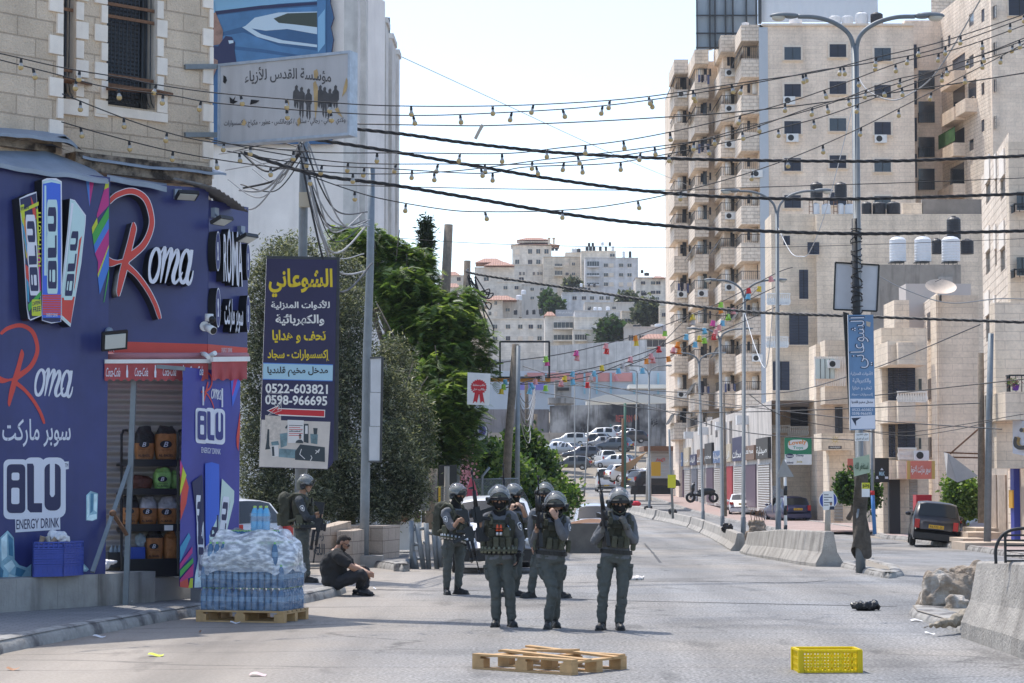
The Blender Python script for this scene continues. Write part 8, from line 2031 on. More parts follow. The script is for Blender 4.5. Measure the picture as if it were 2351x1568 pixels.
m.build('frame',[M_blk],t); m=MB(); m.bar(W(950,870,60.2),W(1264,872,60.2),.1,.11); m.build('beam',[mat('orange_beam',(.55,.24,.05),.6)],t)
pts=(((1380,175),(1390,615)),((1425,200),(1490,620)),((1350,500),(1352,615)),((1395,440),(1430,612)),((1505,195),(1530,610)),((1570,250),(1598,592)),((1612,300),(1636,575)))
t=thing('pipe_railing','buckled grey pipe railing of leaning posts and rungs','railing',W(974,1313,46));
for a,b in pts:m=MB(); m.tube([W(*c24(*b),46),W(*c24(*a),46)],.055,10); m.build('post',[M_steel],t)
for a,b in(((1390,250),(1510,240)),((1400,380),(1470,372)),((1480,355),(1520,368)),((1420,500),(1480,495)),((1510,275),(1575,290)),((1590,360),(1625,355)),((1590,480),(1630,475))):m=MB(); m.tube([W(*c24(*a),46),W(*c24(*b),46)],.035,8); m.build('rung',[M_steel],t)
t=thing('fruit_stall','white market stall with pictured panels and a crate of tomatoes','stall',W(935,1265,52)); m=MB(); bx(m,906,966,1172,1262,52,.5); m.build('counter',[M_white],t); m=MB(); bx(m,932,985,1090,1172,53.5,.1); m.build('screen',[mat('grey_screen',(.28,.28,.28),.8)],t); pl=Facade(906,51.95,966,51.95); m=MB(); pshape(m,pl,[c24(1260,170),c24(1285,120),c24(1330,80),c24(1360,150),c24(1330,190)],.01,0,0); pshape(m,pl,RC(c24,1405,95,1460,185),.01,0,1); pshape(m,pl,[c24(1412,110),c24(1430,98),c24(1445,140),c24(1425,150)],.015,0,2); pshape(m,pl,RC(c24,1370,78,1400,88),.01,0,3); m.build('printed_panel',[mat('food_print',(.35,.17,.09),.6,nz=(15,.5)),mat('olive_print',(.3,.28,.1),.6),M_pink,M_lime],t)
for i in range(26):p=W(920+(i%9)*3.6-(1 if i>17 else 0),1170-(i//9)*4.5,52.2);
t2_=thing('tomato_box','black box heaped with red tomatoes on the stall counter','box',W(934,1172,52.2)); m=MB(); bx(m,919,949,1163,1172,52.1,.3); m.build('box',[M_blk],t2_); m=MB(); rt_=random.Random(2)
for i in range(45):p=W(934+rt_.uniform(-13,13)*(1-(i//15)*.22),1162-(i//15)*4.5,52.2+rt_.uniform(0,.2)); m.ball(p,.035,8)
kind(m.build('tomatoes',[mat('tomato',(.6,.05,.02),.3)],t2_),'stuff')
t=thing('metal_cart','cage trolley with a yellow upright behind the pipe railing','cart',W(1030,1200,53)); m=MB(); bx(m,1006.5,1011.5,1116,1172,52.9,.06); m.build('upright',[mat('warm_yellow',(.7,.42,.03),.5)],t); m=MB()
for i in range(14):bx(m,1013,1024,1118+4*i,1119.2+4*i,53,.03); bx(m,1058,1070,1118+4*i,1119.2+4*i,53,.03)
for x in(1013,1024,1058,1070):bx(m,x-.6,x+.6,1116,1175,53,.04)
m.build('bars',[M_steel],t)
t,pl=sign('dark back of a signboard on a thick post behind the railing',RC(c23,1610,1065,1768,1242),55,mat('dark_board',(.045,.045,.042),.8)); m=MB(); m.tube([W(1026,1200,54.8),W(1026,1070,54.8)],.07,10); m.build('post',[mat('beige_post',(.35,.3,.24),.8)],t)
t,pl=sign('grey blank board on the pole with cable loops',RC(c33,218,1070,392,1258),74,mat('blank_grey',(.16,.17,.18),.6))
t=thing('chain_fence','rusty chain-link fence on bent posts before the bushes','fence',W(1130,1170,56)); m=MB()
for i in range(30):
 for s_ in(-1,1):a=W(1090+i*3.4,1100,56); b=W(1090+i*3.4+s_*34,1168,56); m.tube([a,b],.006,3,cap=False)
m.build('mesh',[M_steel],t); m=MB(); m.tube([W(1108,1175,56),W(1107,1093,56),W(1124,1072,56)],.035,8); m.tube([W(1085,1100,56),W(1190,1098,56)],.02,6); m.build('post',[M_steel],t)
tree('bush','round yellow-green bush by the shop steps','bush',W(2215,1228,83.5),[blob(2205,1130,83.5,34,36),blob(2225,1150,83,22,40),blob(2190,1160,83.5,22,22)],np.random.default_rng(41),620,9,.12,.13,.5,[M_bush[2],M_bush[0]],.1)
tree('bush','dark green bush behind the lamp post foot','bush',W(1948,1190,82),[blob(1946,1120,82,20,30),blob(1990,1130,84,24,36)],np.random.default_rng(42),420,9,.13,.15,.5,M_bush[:2],.1)
t=thing('drinks_fridge','red drinks fridge outside the supermarket','fridge',W(2122,1225,84)); m=MB(); bx(m,c43(1432,0)[0],c43(1562,0)[0],c43(0,1322)[1],1215,86,.7); m.build('cabinet',[mat('fridge_red',(.5,.02,.04),.4)],t); m=MB(); pl=Facade(2100,85.98,2145,85.98); ptext(m,pl,'XL',*c43(1470,1410),*c43(1540,1450),0); m.build('lettering',[M_white],t)
t=thing('stone_steps','pale stone steps before the shops at the right edge','steps',G(2230,1262)); m=MB()
for i,(x0,x1,y0,y1,d)in enumerate(((2210,2262,1236,1246,73.5),(2222,2300,1222,1237,75),(2240,2330,1212,1223,77),(2216,2420,1246,1264,71))):bx(m,x0,x1,y0,y1,d,2.2)
m.build('steps',[mat('step_tan',(.52,.43,.34),.85,nz=(3,.15))],t)
t=thing('low_wall','low stone wall with faint graffiti behind the parked hatchback','wall',W(1860,1185,108)); m=MB(); bx(m,1838,1888,1159,1188,136,.4); bo=m.build('wall',[M_tan],t); m=MB(); pl=Facade(1838,135.95,1888,135.95); ptext(m,pl,'الدار',1845,1164,1878,1178,0,.02); m.build('graffiti',[mat('spray_grey',(.10,.10,.10),.9)],bo)
t=thing('torn_canopy','torn grey canvas hanging from a bare iron canopy frame','canopy',W(2200,1060,72)); m=MB(); q=[W(*c43(*p),72-i*.2)for i,p in enumerate(((1665,955),(1700,965),(1960,1160),(1780,1215),(1690,1162)))]; m.prism(q,(0,.02,0)); m.build('canvas',[mat('grey_canvas',(.42,.40,.38),.9,nz=(2,.15))],t); m=MB()
for a,b in(((1665,960),(1960,970)),((1720,970),(1960,760)),((1700,1000),(1960,1005))):m.bar(W(*c43(*a),72.3),W(*c43(*b),72.3),.05,.05)
m.build('frame',[M_rust],t)
for i,(x,y,d)in enumerate(((1782,1146,140),(1770,1160,140))):lump(x,y,(.5,.3,.6-i*.3),'rubbish_bag',('pile of white sacks under the striped awning','blue-white sacks at the foot of the pile')[i],M_wp if not i else mat('pale_blue_sack',(.4,.5,.6),.5),50+i,d=d,cat='rubbish')
t=thing('motor_scooter','black motor scooter parked outside the far shops','scooter',W(1612,1152,118)); c=W(1612,1154,118)
for s_ in(-.62,.62):
 m=MB(); m.lathe([(.14,-.06),(.26,-.05),(.28,0),(.26,.05),(.14,.06)],16,Matrix.Translation(c+V((s_,0,.28)))@Matrix.Rotation(PI/2,4,'X')); m.build('wheel',[M_tyre],t)
m=MB(); m.ball(c+V((.25,0,.62)),(.5,.16,.2),12); m.ball(c+V((-.1,0,.45)),(.35,.14,.12),10); m.tube([c+V((-.62,0,.3)),c+V((-.5,0,.7)),c+V((-.42,0,1.05))],.08,8); m.ball(c+V((-.5,0,.8)),(.12,.2,.25),10); remesh(m,'body',[mat('scooter_black',(.015,.016,.018),.3)],t,.03,2); m=MB(); m.bar(c+V((-.42,-.3,1.1)),c+V((-.42,.3,1.1)),.04,.04); m.build('handlebar',[M_gun],t)
for i in range(7):p=W(*c33(1150+50*i,1318),168+i); t=thing('plastic_barrier','black plastic barrier in the row before the far cars','barrier',p,0,'row of black plastic barriers'); m=MB(); m.prism([p+V((x,0,z))for x,z in((-.3,0),(.3,0),(.3,.3),(.24,.68),(-.24,.68),(-.3,.3))],(0,.4,0)); m.build('barrier',[M_bin],t)
SR=Facade(1545,212,1772,128); t=thing('shop_row','row of low shops with shutters and signs below the tower balconies','shops',W(1660,1160,165)); m=MB(); zt=SR.sz(1660,955)[1]; hl=[SR.rect(*c33(*a)[:2],*c33(*b))for a,b in(((1540,640),(1592,785)),((1600,650),(1690,790)),((1757,660),(1772,735)),((1800,690),(1815,810)),((1840,700),(1860,830)),((1960,690),(1985,890)))]
SR.wall(m,0,SR.len,0,zt,hl,.4); m.poly([SR.P(0,zt),SR.P(SR.len,zt),SR.P(SR.len,zt,-8),SR.P(0,zt,-8)]); m.build('wall',[mat('grimy_white',(.60,.55,.50),.9,nz=(.8,.2),streak=.6)],t)
for h in hl:m=MB(); SR.slab(m,*h,-.45,-.4); m.build('window',[M_win],t)
for i in range(11):
 u=SR.len*(i+.1)/11; m=MB(); SR.slab(m,u,.2,u+SR.len/14,2.9,0,.08); m.build('shutter',[(M_shut,mat('door_purple',(.10,.06,.09),.6),M_shut,M_wsh)[i%4]if i!=7 else mat('door_red',(.4,.03,.04),.5)],t)
 m=MB(); SR.slab(m,u,3.2,u+SR.len/13,4.1+(i%3)*.35,0,.2); so=m.build('signboard',[(mat('board_blue',(.10,.17,.32),.5),M_navy,M_helmb,mat('board_cream',(.5,.42,.3),.6),mat('board_brown',(.2,.12,.08),.6))[(i*3+2)%5]],t); m=MB(); a=SR.P(u+.4,3.4,.22); v,f=glyphs(arab(('محلات','مطعم','صيدلية','أزياء')[i%4]),.02); lo,hi=v.min(0),v.max(0); q=(v-lo)/(hi-lo); m.add([a+SR.t*(x*(SR.len/13-.8))+V((0,0,y*.55))for x,y in q],f); m.build('lettering',[M_white],so)
 if i%2:p=SR.P(u+1,5.8,.3); m=MB(); m.box(p,(.9,.9,.6)); m.build('air_conditioner',[M_white],t)
 # ---------------- hillside houses and walls ----------------
HM_=[stone('hill_cream',(.82,.75,.66),(.76,.69,.60),(.66,.60,.52),1.2,.4,bump=.1,ms=.02),stone('hill_grey',(.74,.72,.71),(.69,.67,.66),(.6,.58,.57),1.2,.4,bump=.1,ms=.02),stone('hill_tan',(.80,.70,.57),(.74,.65,.53),(.48,.40,.31),1.2,.4,bump=.1,ms=.02),mat('hill_greybrown',(.56,.52,.47),.9,nz=(.2,.12),streak=.3)]  # the last entry is a plain, darker grey-brown with streaks
M_tile=stripes('roof_tiles',(.36,.19,.135),.5,'u',.8,.6,.06,nz=(.6,.2))
def house_at(f,x0,x1,y0,y1,d,mi,label,rows=(),cols=(),ww=32,wh=26,big=(),dep=9,arch=False):
 a,b=f(x0,y0),f(x1,y1); t=thing('hill_house',label,'house',W((a[0]+b[0])/2,b[1],d),0,'houses on the far hillside')
 m=MB(); bx(m,a[0],b[0],a[1],b[1]+40,d,dep); bx(m,a[0]-.4,b[0]+.4,a[1]-1,a[1]+.8,d-.2,dep+.4); m.build('wall',[HM_[mi]],t)
 for y in rows:
  for x in cols:
   p,q=f(x,y),f(x+ww,y+wh); m=MB(); bx(m,p[0]-.7,q[0]+.7,p[1]-.7,q[1]+.7,d-.1,.1,0); bx(m,p[0],q[0],p[1],q[1],d-.16,.06,1); xm=(p[0]+q[0])/2; bx(m,xm-.25,xm+.25,p[1],q[1],d-.2,.05,0); m.build('window',[M_sur,rw.choice([M_win,M_win,M_wsh,M_sur])],t)
 for q in big:
  p,q2=f(q[0],q[1]),f(q[2],q[3]); m=MB(); bx(m,p[0],q2[0],p[1],q2[1],d-.05,.05,0); bx(m,p[0]-.5,q2[0]+.5,q2[1]-3,q2[1],d-1.2,1.1,1)
  for i in range(6):x=p[0]+(q2[0]-p[0])*i/5; bx(m,x-.3,x+.3,p[1],q2[1],d-.2,.1,1)
  m.build('balcony',[M_win,HM_[mi]],t)
 return t
def troof(t,f,x0,x1,y0,yt,d,dep=9):
 a,b=W(*f(x0,y0),d),W(*f(x1,y0),d); zt=W(*f(x0,yt),d).z; w_=(b.x-a.x); m=MB()
 q=[V((a.x,d-.6,a.z)),V((b.x,d-.6,a.z)),V((b.x,d+dep,a.z)),V((a.x,d+dep,a.z)),V((a.x+w_*.3,d+dep*.5,zt)),V((a.x+w_*.7,d+dep*.5,zt))]
 m.add(q,[(0,1,5,4),(1,2,5),(2,3,4,5),(3,0,4),(3,2,1,0)]); m.build('roof',[M_tile],t)
t=house_at(c32,105,440,640,815,520,0,'tall house with a stepped red roof on the crest',(675,765),(130,240,310,380),34,38); troof(t,c32,95,510,640,600,520); m=MB(); a,b=c32(150,570),c32(430,602); bx(m,a[0],b[0],a[1]+7,b[1],522,5); m.build('clerestory',[M_win],t); troof(t,c32,145,430,598,562,521,7)
for x in(420,460):m=MB(); p,q=c32(x-8,580),c32(x+8,635); bx(m,p[0],q[0],p[1],q[1],518,1.5); bx(m,p[0]-1,q[0]+1,p[1]-1,p[1],517.6,2.2,1); m.build('chimney',[HM_[2],M_tile],t)
house_at(c32,-20,375,805,960,505,0,'long cream house below the stepped red roof',(870,),(165,195,280,320,345),16,26)
house_at(c32,370,690,740,985,500,2,'tan block with stacked balconies left of the grey block',(790,875,955),(560,615),26,24,((468,800,532,830),(468,860,532,905)))
house_at(c32,560,700,705,760,512,0,'cream upper storey with white tanks behind the tan block')
house_at(c32,695,990,692,1000,492,2,'cream block behind the grey one carrying many black tanks',(715,),(940,),40,24)
house_at(c32,728,1180,750,1078,485,1,'big grey stone block with rows of white windows on the hill',(798,880,960),(888,935,1018,1090),34,28,((745,780,848,830),(742,880,848,908),(742,962,848,985)))
t=house_at(c32,1160,1420,918,1115,470,0,'cream house with a low red roof right of the grey block',(950,1030),(1205,1290,1335),36,26,((1280,1085,1360,1118),)); troof(t,c32,1155,1325,920,903,470); troof(t,c32,1300,1420,922,888,469)
house_at(c32,1490,1560,865,1010,500,0,'cream house glimpsed beside the tower balconies',(870,),(1500,1530),18,24)
house_at(c32,185,488,975,1165,455,3,'grey-brown house with small barred windows',(1005,1080),(260,345),30,24)
house_at(c32,-30,190,955,1105,458,0,'cream house wall at the left of the grey-brown one',(990,),(30,125),32,28)
house_at(c32,530,950,1048,1160,430,1,'flat-roofed pale house with a row of black tanks on top',(1078,),(620,700,770,850,905),34,28)
house_at(c32,640,1045,1200,1390,395,1,'pale house with arched windows below the flat roof',(1255,),(845,945,1060),40,40)
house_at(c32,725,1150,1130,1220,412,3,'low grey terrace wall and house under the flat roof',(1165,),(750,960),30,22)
t=house_at(c32,-60,140,1102,1290,420,2,'tan house with a red hipped roof at the left',(1180,),(60,),40,30); troof(t,c32,-80,138,1104,1062,420)
t=house_at(c22,1920,2260,832,1010,470,0,'house with steep red gables at the left end of the hill',(915,),(2000,2170,2300),40,30); troof(t,c22,2000,2260,815,765,468); troof(t,c22,1925,2180,790,735,474)
t=house_at(c22,2030,2160,1110,1280,415,0,'house with a red pyramid roof above the tree',(1120,1210),(2040,2090),22,30); troof(t,c22,2010,2280,1110,1055,414)
house_at(c22,2130,2300,1110,1270,418,3,'dark streaked house behind the red pyramid roof',(1180,),(2185,),36,28)
t=house_at(c22,1600,1830,900,1010,480,0,'small house with a red roof seen past the wooden pole',(915,),(1770,),30,30); troof(t,c22,1640,1800,900,850,480)
t=house_at(c22,1680,1800,1000,1080,440,0,'cream house with red roof low behind the wooden pole'); troof(t,c22,1670,1800,1002,950,440)
house_at(c32,-100,385,1268,1480,375,0,'long cream house with shuttered windows above the wall',(1320,1420),(-60,50,155,245,320),36,34)
t=house_at(c32,385,640,1250,1580,355,0,'cream house with arched balconies and a rooftop signboard',(),(),big=((458,1300,625,1358),(458,1408,620,1460))); troof(t,c32,375,478,1245,1200,355,5)
m=MB(); p,q=c32(475,1192),c32(620,1256); bx(m,p[0],q[0],p[1],q[1],355,.3); pl=Facade(p[0],354.9,q[0],354.9); ptext(m,pl,'شركة السلام للأثاث',p[0]+2,p[1]+4,q[0]-1,p[1]+10,1,.05,bold=.02); m.build('signboard',[mat('grey_board',(.4,.4,.42),.7),M_white],t)
house_at(c32,635,845,1258,1370,352,0,'bright cream windowless upper storey beside the arched balconies'); house_at(c32,625,880,1362,1580,350,0,'cream house with a long balcony and an arched window',(1430,),(815,),40,40,((640,1405,742,1460),))
house_at(c32,1040,1190,1205,1350,390,2,'tan house behind the dark pine',(1270,),(1065,),50,30); house_at(c32,1365,1460,1158,1330,380,2,'tan house half hidden by the tower balconies',(1220,),(1385,),30,32)
house_at(c32,1060,1430,1340,1520,345,3,'low tan house with a white tank on its terrace',(1410,),(1100,1190),40,46); t=house_at(c32,1200,1470,1440,1560,335,0,'veranda house with a wide flat red roof',(),(),big=((1200,1450,1460,1520),)); troof(t,c32,1190,1480,1442,1385,335,8)
for i,(x0,y0,x1,y1,k,d)in enumerate(((730,650,758,692,1,493),(760,650,788,692,1,493),(790,650,816,692,1,493),(750,618,772,650,1,495),(782,618,804,650,1,495),(845,650,870,692,1,493),(864,612,888,645,0,494),(895,650,916,692,1,493),(928,612,950,648,1,494),(952,648,976,690,0,493),(440,658,464,688,1,515),(470,658,496,688,1,515),(610,665,632,704,0,512),(632,665,656,704,0,512),(656,668,690,700,1,511),(1045,690,1068,748,0,486),(1100,690,1124,748,1,486),(1202,850,1226,880,1,471),(1232,875,1276,902,1,471),(628,996,650,1046,1,431),(655,996,680,1046,1,431),(684,996,708,1046,1,431),(716,1000,742,1046,1,431),(748,1000,774,1046,1,431),(750,968,770,996,1,433),(796,965,818,998,1,433),(682,965,706,995,0,433),(116,1190,148,1235,1,400),(222,1192,244,1235,1,400),(275,1188,304,1232,1,400),(332,1180,362,1230,1,400),(180,1022,222,1062,0,420),(135,1065,190,1112,0,419),(748,1172,774,1200,1,396),(797,1168,830,1200,0,396),(835,1170,870,1200,0,396),(905,1165,940,1198,0,396),(1114,1268,1148,1308,1,389),(1205,1040,1254,1070,1,440),(1136,1318,1170,1342,1,346),(1172,1318,1204,1342,1,346),(1320,1312,1400,1342,0,346))):
 ptank(c32,x0,y0,x1,y1,d,k,'small black rooftop tank on the far hillside' if k else 'small white rooftop tank on the far hillside')
for i,(x,y,rx,ry,d,l)in enumerate(((945,1390,76,90,348,'dark pine before the pale hillside houses'),(1260,1220,80,75,385,'broad dusty tree between the hillside houses'),(410,1140,13,65,430,'slim dark cypress among the hillside houses'),(620,985,36,20,470,'small tree below the tan block with balconies'),(470,1165,26,18,425,'dark shrub beside the slim cypress'),(1090,1110,60,30,440,'shrubs at the foot of the grey stone block'))):
 px,py=c32(x,y); B=[blob(px,py,d,rx*.2686,ry*.2686),blob(px-rx*.1,py+ry*.12,d,rx*.2,ry*.17),blob(px+rx*.09,py-ry*.1,d,rx*.18,ry*.2)]
 tree('hill_tree',l,'tree',W(px,py+ry*.3,d),B,np.random.default_rng(60+i),260,8,.5,.8,.5,M_ol[:2]if i%2 else[M_ol[1],M_bush[1]],.3,0,.3)
def wallpx(label,f,x0,x1,y0,y1,d,mt,fy=0,name='concrete_wall',th=.3):a,b=f(x0,y0),f(x1,y1); pl=Facade(a[0],d,b[0],d+fy); t=thing(name,label,'wall',pl.at(a[0],b[1])); m=MB(); pl.pxslab(m,a[0],a[1],b[0],b[1]+12,-th,0); m.build('panels',[mt],t); return t,pl
M_sep=stone('wall_panels',(.52,.50,.48),(.48,.46,.44),(.34,.33,.32),1.5,30,bump=.1,ms=.06,sq=0)
wallpx('tall grey separation wall of upright concrete panels behind the checkpoint',c33,430,1245,48,262,318,M_sep,-14); wallpx('higher length of the separation wall running behind the tower',c33,1225,1600,78,268,312,M_sep,-6); wallpx('far low length of the separation wall at the left',c33,-150,440,165,300,322,M_sep)
t,pl=wallpx('long terminal building with a salmon band and pale blue columns',c33,-500,1585,262,560,300,mat('terminal_grey',(.48,.53,.58),.8,nz=(.3,.08)),0,'terminal_building',6)
m=MB(); a,b=c33(232,278),c33(1130,352); bx(m,a[0],b[0],a[1],b[1],299.7,.3); m.build('salmon_band',[mat('salmon_band',(.60,.27,.25),.8)],t)
for x in(715,820,940,1140,1345,1565,385):m=MB(); a,b=c33(x,280),c33(x+16,460); bx(m,a[0],b[0],a[1],b[1],299.4,.3); m.build('column',[mat('pale_turquoise',(.25,.45,.55),.6)],t)
wallpx('low rubble-topped wall with faded writing left of the blackened wall',c33,-350,575,790,930,262,mat('rubble_wall',(.40,.35,.30),.95,nz=(.6,.3),streak=.5)); wallpx('dark burnt shed front left of the watchtower',c33,-300,420,590,800,281,mat('burnt_front',(.22,.21,.22),.9,nz=(.25,.5),streak=.7)); sign('violet banner on the terminal wall behind the cables',RC(c33,165,360,385,425),298,mat('violet',(.2,.17,.5),.5),name='banner')
t=thing('shed','long low shed with a cream white roof behind the graffiti wall','shed',W(1430,920,285)); m=MB(); q=[W(*c33(*p),285)for p in((705,520),(1440,540),(1440,465),(900,465))]; m.prism(q,(0,.4,0)); a,b=c33(740,520),c33(1440,575); bx(m,a[0],b[0],a[1],b[1],286,4); m.build('roof',[mat('cream_roof',(.72,.70,.64),.7)],t)
t=thing('roof_canopy','white flat canopy roof in front of the terminal building','canopy',W(1510,900,292)); m=MB(); a,b=c33(1105,378),c33(1580,412); bx(m,a[0],b[0],a[1],b[1],292,6); m.build('roof',[mat('cream_roof',(.72,.70,.64),.7)],t)
t,pl=wallpx('smoke-blackened concrete wall covered in graffiti above the scrapyard',c33,425,1420,560,860,272,mat('burnt_wall',(.42,.41,.40),.95,nz=(.8,.2),var2=((.035,.035,.04),.16,.38,.56),streak=.9),-8,'graffiti_wall')
m=MB()
for s,x0,y0,x1,y1,mi in(('RETURN',990,640,1130,700,0),('حرية',930,720,1060,800,1),('غزة',1290,670,1350,740,2),('القدس',640,730,780,800,2)):ptext(m,pl,s,*c33(x0,y0),*c33(x1,y1),mi,.05,bold=.03)
pshape(m,pl,[c33(1120,820),c33(1130,660),c33(1160,610),c33(1190,660),c33(1195,820)],.04,0,2); pshape(m,pl,[c33(1160+18*math.cos(a),660+28*math.sin(a))for a in np.linspace(0,6.283,13)[:-1]],.08,0,3)
m.build('graffiti',[mat('spray_red',(.35,.08,.07),.9),mat('spray_teal',(.1,.3,.27),.9),mat('spray_black',(.03,.03,.035),.9),mat('spray_brown',(.3,.13,.07),.9)],t)
t=thing('watchtower','grey smoke-stained watchtower at the end of the graffiti wall','tower',W(1288,950,276)); m=MB(); a,b=c33(470,340),c33(610,580); bx(m,a[0],b[0],a[1],b[1],276,4); bx(m,c33(415,0)[0],c33(640,0)[0],c33(0,490)[1],c33(0,540)[1],275.5,5); m.build('shaft',[mat('burnt_tower',(.35,.33,.31),.95,nz=(.5,.4),streak=.9)],t); m=MB(); bx(m,c33(490,0)[0],c33(590,0)[0],c33(0,405)[1],c33(0,430)[1],275.8,.3); m.build('window',[M_blk],t)
t=thing('scrapyard_hut','corrugated hut with a plate of lettering beside the scrapyard','hut',W(1530,1100,160)); m=MB(); a,b=c33(1290,940),c33(1480,1180); bx(m,a[0],b[0],a[1],b[1],160,4); m.build('wall',[stripes('hut_sheet',(.42,.42,.40),.3,'v',.6,.6,.03)],t); m=MB(); a,b=c33(1230,905),c33(1480,945); bx(m,a[0],b[0],a[1],b[1],159,6); m.build('roof',[M_rust],t); pl=Facade(1500,159.9,1530,159.9); m=MB(); ptext(m,pl,'الإيجار',*c33(1330,1005),*c33(1410,1040),0,.02,bold=.03); m.build('lettering',[mat('arrow_red',(.55,.02,.03),.5)],t)
m=MB(); q=[W(*c33(x,y),188+i)for i,(x,y)in enumerate(((975,1110),(1090,1140),(1250,960),(1180,1000)))]; m.prism(q,(0,.05,.05)); tag(m.build('tarpaulin',[mat('tan_tarp',(.42,.28,.16),.9,nz=(.6,.2))],None),'tan tarpaulin stretched over a frame beside the minibus','tarpaulin')
# ---------------- cables, bulb strings, bunting ----------------
def cable(label,pts,r,mt=None,twist=False,name='cable',sag=0):
 P=catmull([W(*p[:2],p[2])for p in pts],10); m=MB()
 if twist:
  for s in range(3):
   q=[]; L_=0
   for i,p in enumerate(P):
    if i:L_+=(p-P[i-1]).length
    for_=1; q.append((p,L_))
   Q=[]
   for(a,la),(b,lb)in zip(q,q[1:]):
    for k in range(4):l=la+(lb-la)*k/4; an=l*9+s*2.094; Q.append(a.lerp(b,k/4)+V((0,math.cos(an),math.sin(an)))*r*1.05)
   m.tube(Q,r,5,cap=False)
 else:m.tube(P,r,5,cap=False)
 return tag(m.build(name,[mt or M_cable],None),label,'cable')
D_=lambda f,L_,d0,d1:[(*f(*p),d0+(d1-d0)*i/max(1,len(L_)-1))for i,p in enumerate(L_)]
raw=lambda x,y:(x,y)
cable('thick twisted power cable, uppermost of the three crossing the street',D_(raw,[(820,296),(930,308),(1050,325),(1180,340),(1300,351),(1560,364),(1970,370),(2200,364),(2420,354)],41,44),.018,twist=True)
cable('thick twisted power cable, middle of the three crossing the street',D_(raw,[(560,296),(700,316),(900,347),(1100,382),(1300,415),(1500,440),(1700,453),(1970,456),(2420,442)],40,44),.018,twist=True)
cable('thick twisted power cable, lowest of the three crossing the street',D_(raw,[(560,350),(720,399),(900,424),(1100,457),(1300,491),(1500,515),(1700,528),(2000,536),(2420,528)],40,44),.019,twist=True)
cable('bundle of cables from the tree pole towards the tower',D_(raw,[(1075,618),(1090,628),(1300,660),(1500,690),(1720,715),(1950,725),(2420,742)],64,46),.019,twist=True)
cable('thin grey line slanting down from the white building',D_(raw,[(896,118),(1150,235),(1400,350),(1580,425)],84,150),.018,M_gcable)
cable('thin wire under the twisted cables',D_(raw,[(770,424),(1150,433),(1560,436),(1720,430),(2100,418),(2420,405)],42,44),.009)
cable('straight double wire above the bulbs',D_(raw,[(815,284),(1000,287),(1148,287),(1470,272),(1780,248),(2100,205),(2351,167),(2420,150)],36,36),.011)
cable('long thin wire over the hillside',D_(raw,[(840,540),(1150,560),(1720,568),(2420,545)],60,60),.008)
for a in(((1963,160),(1990,205),(2040,228),(2080,220),(2150,165),(2250,0)),((1785,520),(1815,578),(1838,588),(1860,575),(1900,470),(1960,235)),((1709,715),(1735,800),(1760,840),(1775,700))):cable('white cable drooping in a loop from a street lamp',D_(raw,a,46 if a[0][0]>1900 else 68,40 if a[0][0]>1900 else 60),.014,mat('cable_white',(.6,.6,.6),.5)if a[0][0]<1900 else M_gcable,name='loop_cable')['group']='drooping lamp cables'
cable('pale cable arching from the lamp post to the right',D_(raw,[(1965,660),(1975,630),(2005,628),(2080,665),(2180,695),(2300,685),(2420,690)],43.5,46),.012,M_gcable)
for i,a in enumerate((((1500,905),(1900,955),(2300,985)),((1310,868),(1600,925),(1770,930),(2351,870)),((1250,880),(1720,905),(1960,860),(2250,745)),((1240,900),(1500,940),(1720,945),(2250,925)),((1200,840),(1500,935),(1700,990),(1960,1010)))):cable('dark wire sagging low across the shopfronts',D_(raw,a,100,68),.018,name='low_wire')['group']='low wires before the shops'
rk_=random.Random(4); m=None
for i in range(22):
 a=(694+rk_.uniform(-10,14),318+rk_.uniform(0,50)); b=(500+rk_.uniform(0,80),320+rk_.uniform(0,130))if i%2 else(835+rk_.uniform(0,20),480+rk_.uniform(0,160)); mid=((a[0]+b[0])/2+rk_.uniform(-20,20),max(a[1],b[1])+rk_.uniform(-30,60))
 cable('loose grey cable hanging from the crowded utility pole',[(*a,41),(*mid,41.5),(*b,42 if i%2 else 46)],rk_.choice([.012,.016,.022]),M_gcable if i%3 else M_cable,name='loose_cable')['group']='loose cables on the crowded pole'
for i in range(12):
 a=(1075+rk_.uniform(-6,20),625+rk_.uniform(0,30)); b=(1085+rk_.uniform(0,60),640+rk_.uniform(0,120)); cable('loop of black cable tangled by the tree pole',[(*a,65),((a[0]+b[0])/2+12,b[1]+12,65),(*b,65),(a[0]+6,a[1]+40,65)],.02,name='loop_cable')['group']='cable tangle by the tree pole'
for i in range(8):
 cable('pale sagging cable below the square frame',[(1187,862+i*4,57),(1193+i,905+i*12,60),(1208+i,925+i*13,66),(1220,915+i*8,72),(1229,880+i*6,78)],.012,M_gcable if i%2 else M_cable,name='sagging_cable')['group']='sagging cables below the square frame'
bulb0=[None]
M_socket=mat('bulb_socket',(.015,.014,.014),.5); M_bulb=mat('warm_bulb',(.50,.36,.15),.15,spec=.8); M_cup=mat('bulb_cup',(.38,.38,.38),.4)
def bulb(p,tilt,label):
 if bulb0[0]is None:
  t=thing('light_bulb',label,'light bulb',(0,0,0),0,'bulbs on the strings over the street'); m=MB(); m.lathe([(.001,.004),(.017,.003),(.017,-.02),(.021,-.025),(.019,-.05)],10); m.build('socket',[M_socket],t)
  m=MB(); m.lathe([(.018,-.05),(.022,-.07),(.032,-.088)],12,None,1); m.lathe([(.032,-.088),(.036,-.104),(.033,-.122),(.022,-.136),(.001,-.142)],12); m.build('bulb',[M_bulb,M_cup],t); bulb0[0]=t; t.location=p; return
 dup(bulb0[0],p,0,label,rot=tilt)
rb_=random.Random(9)
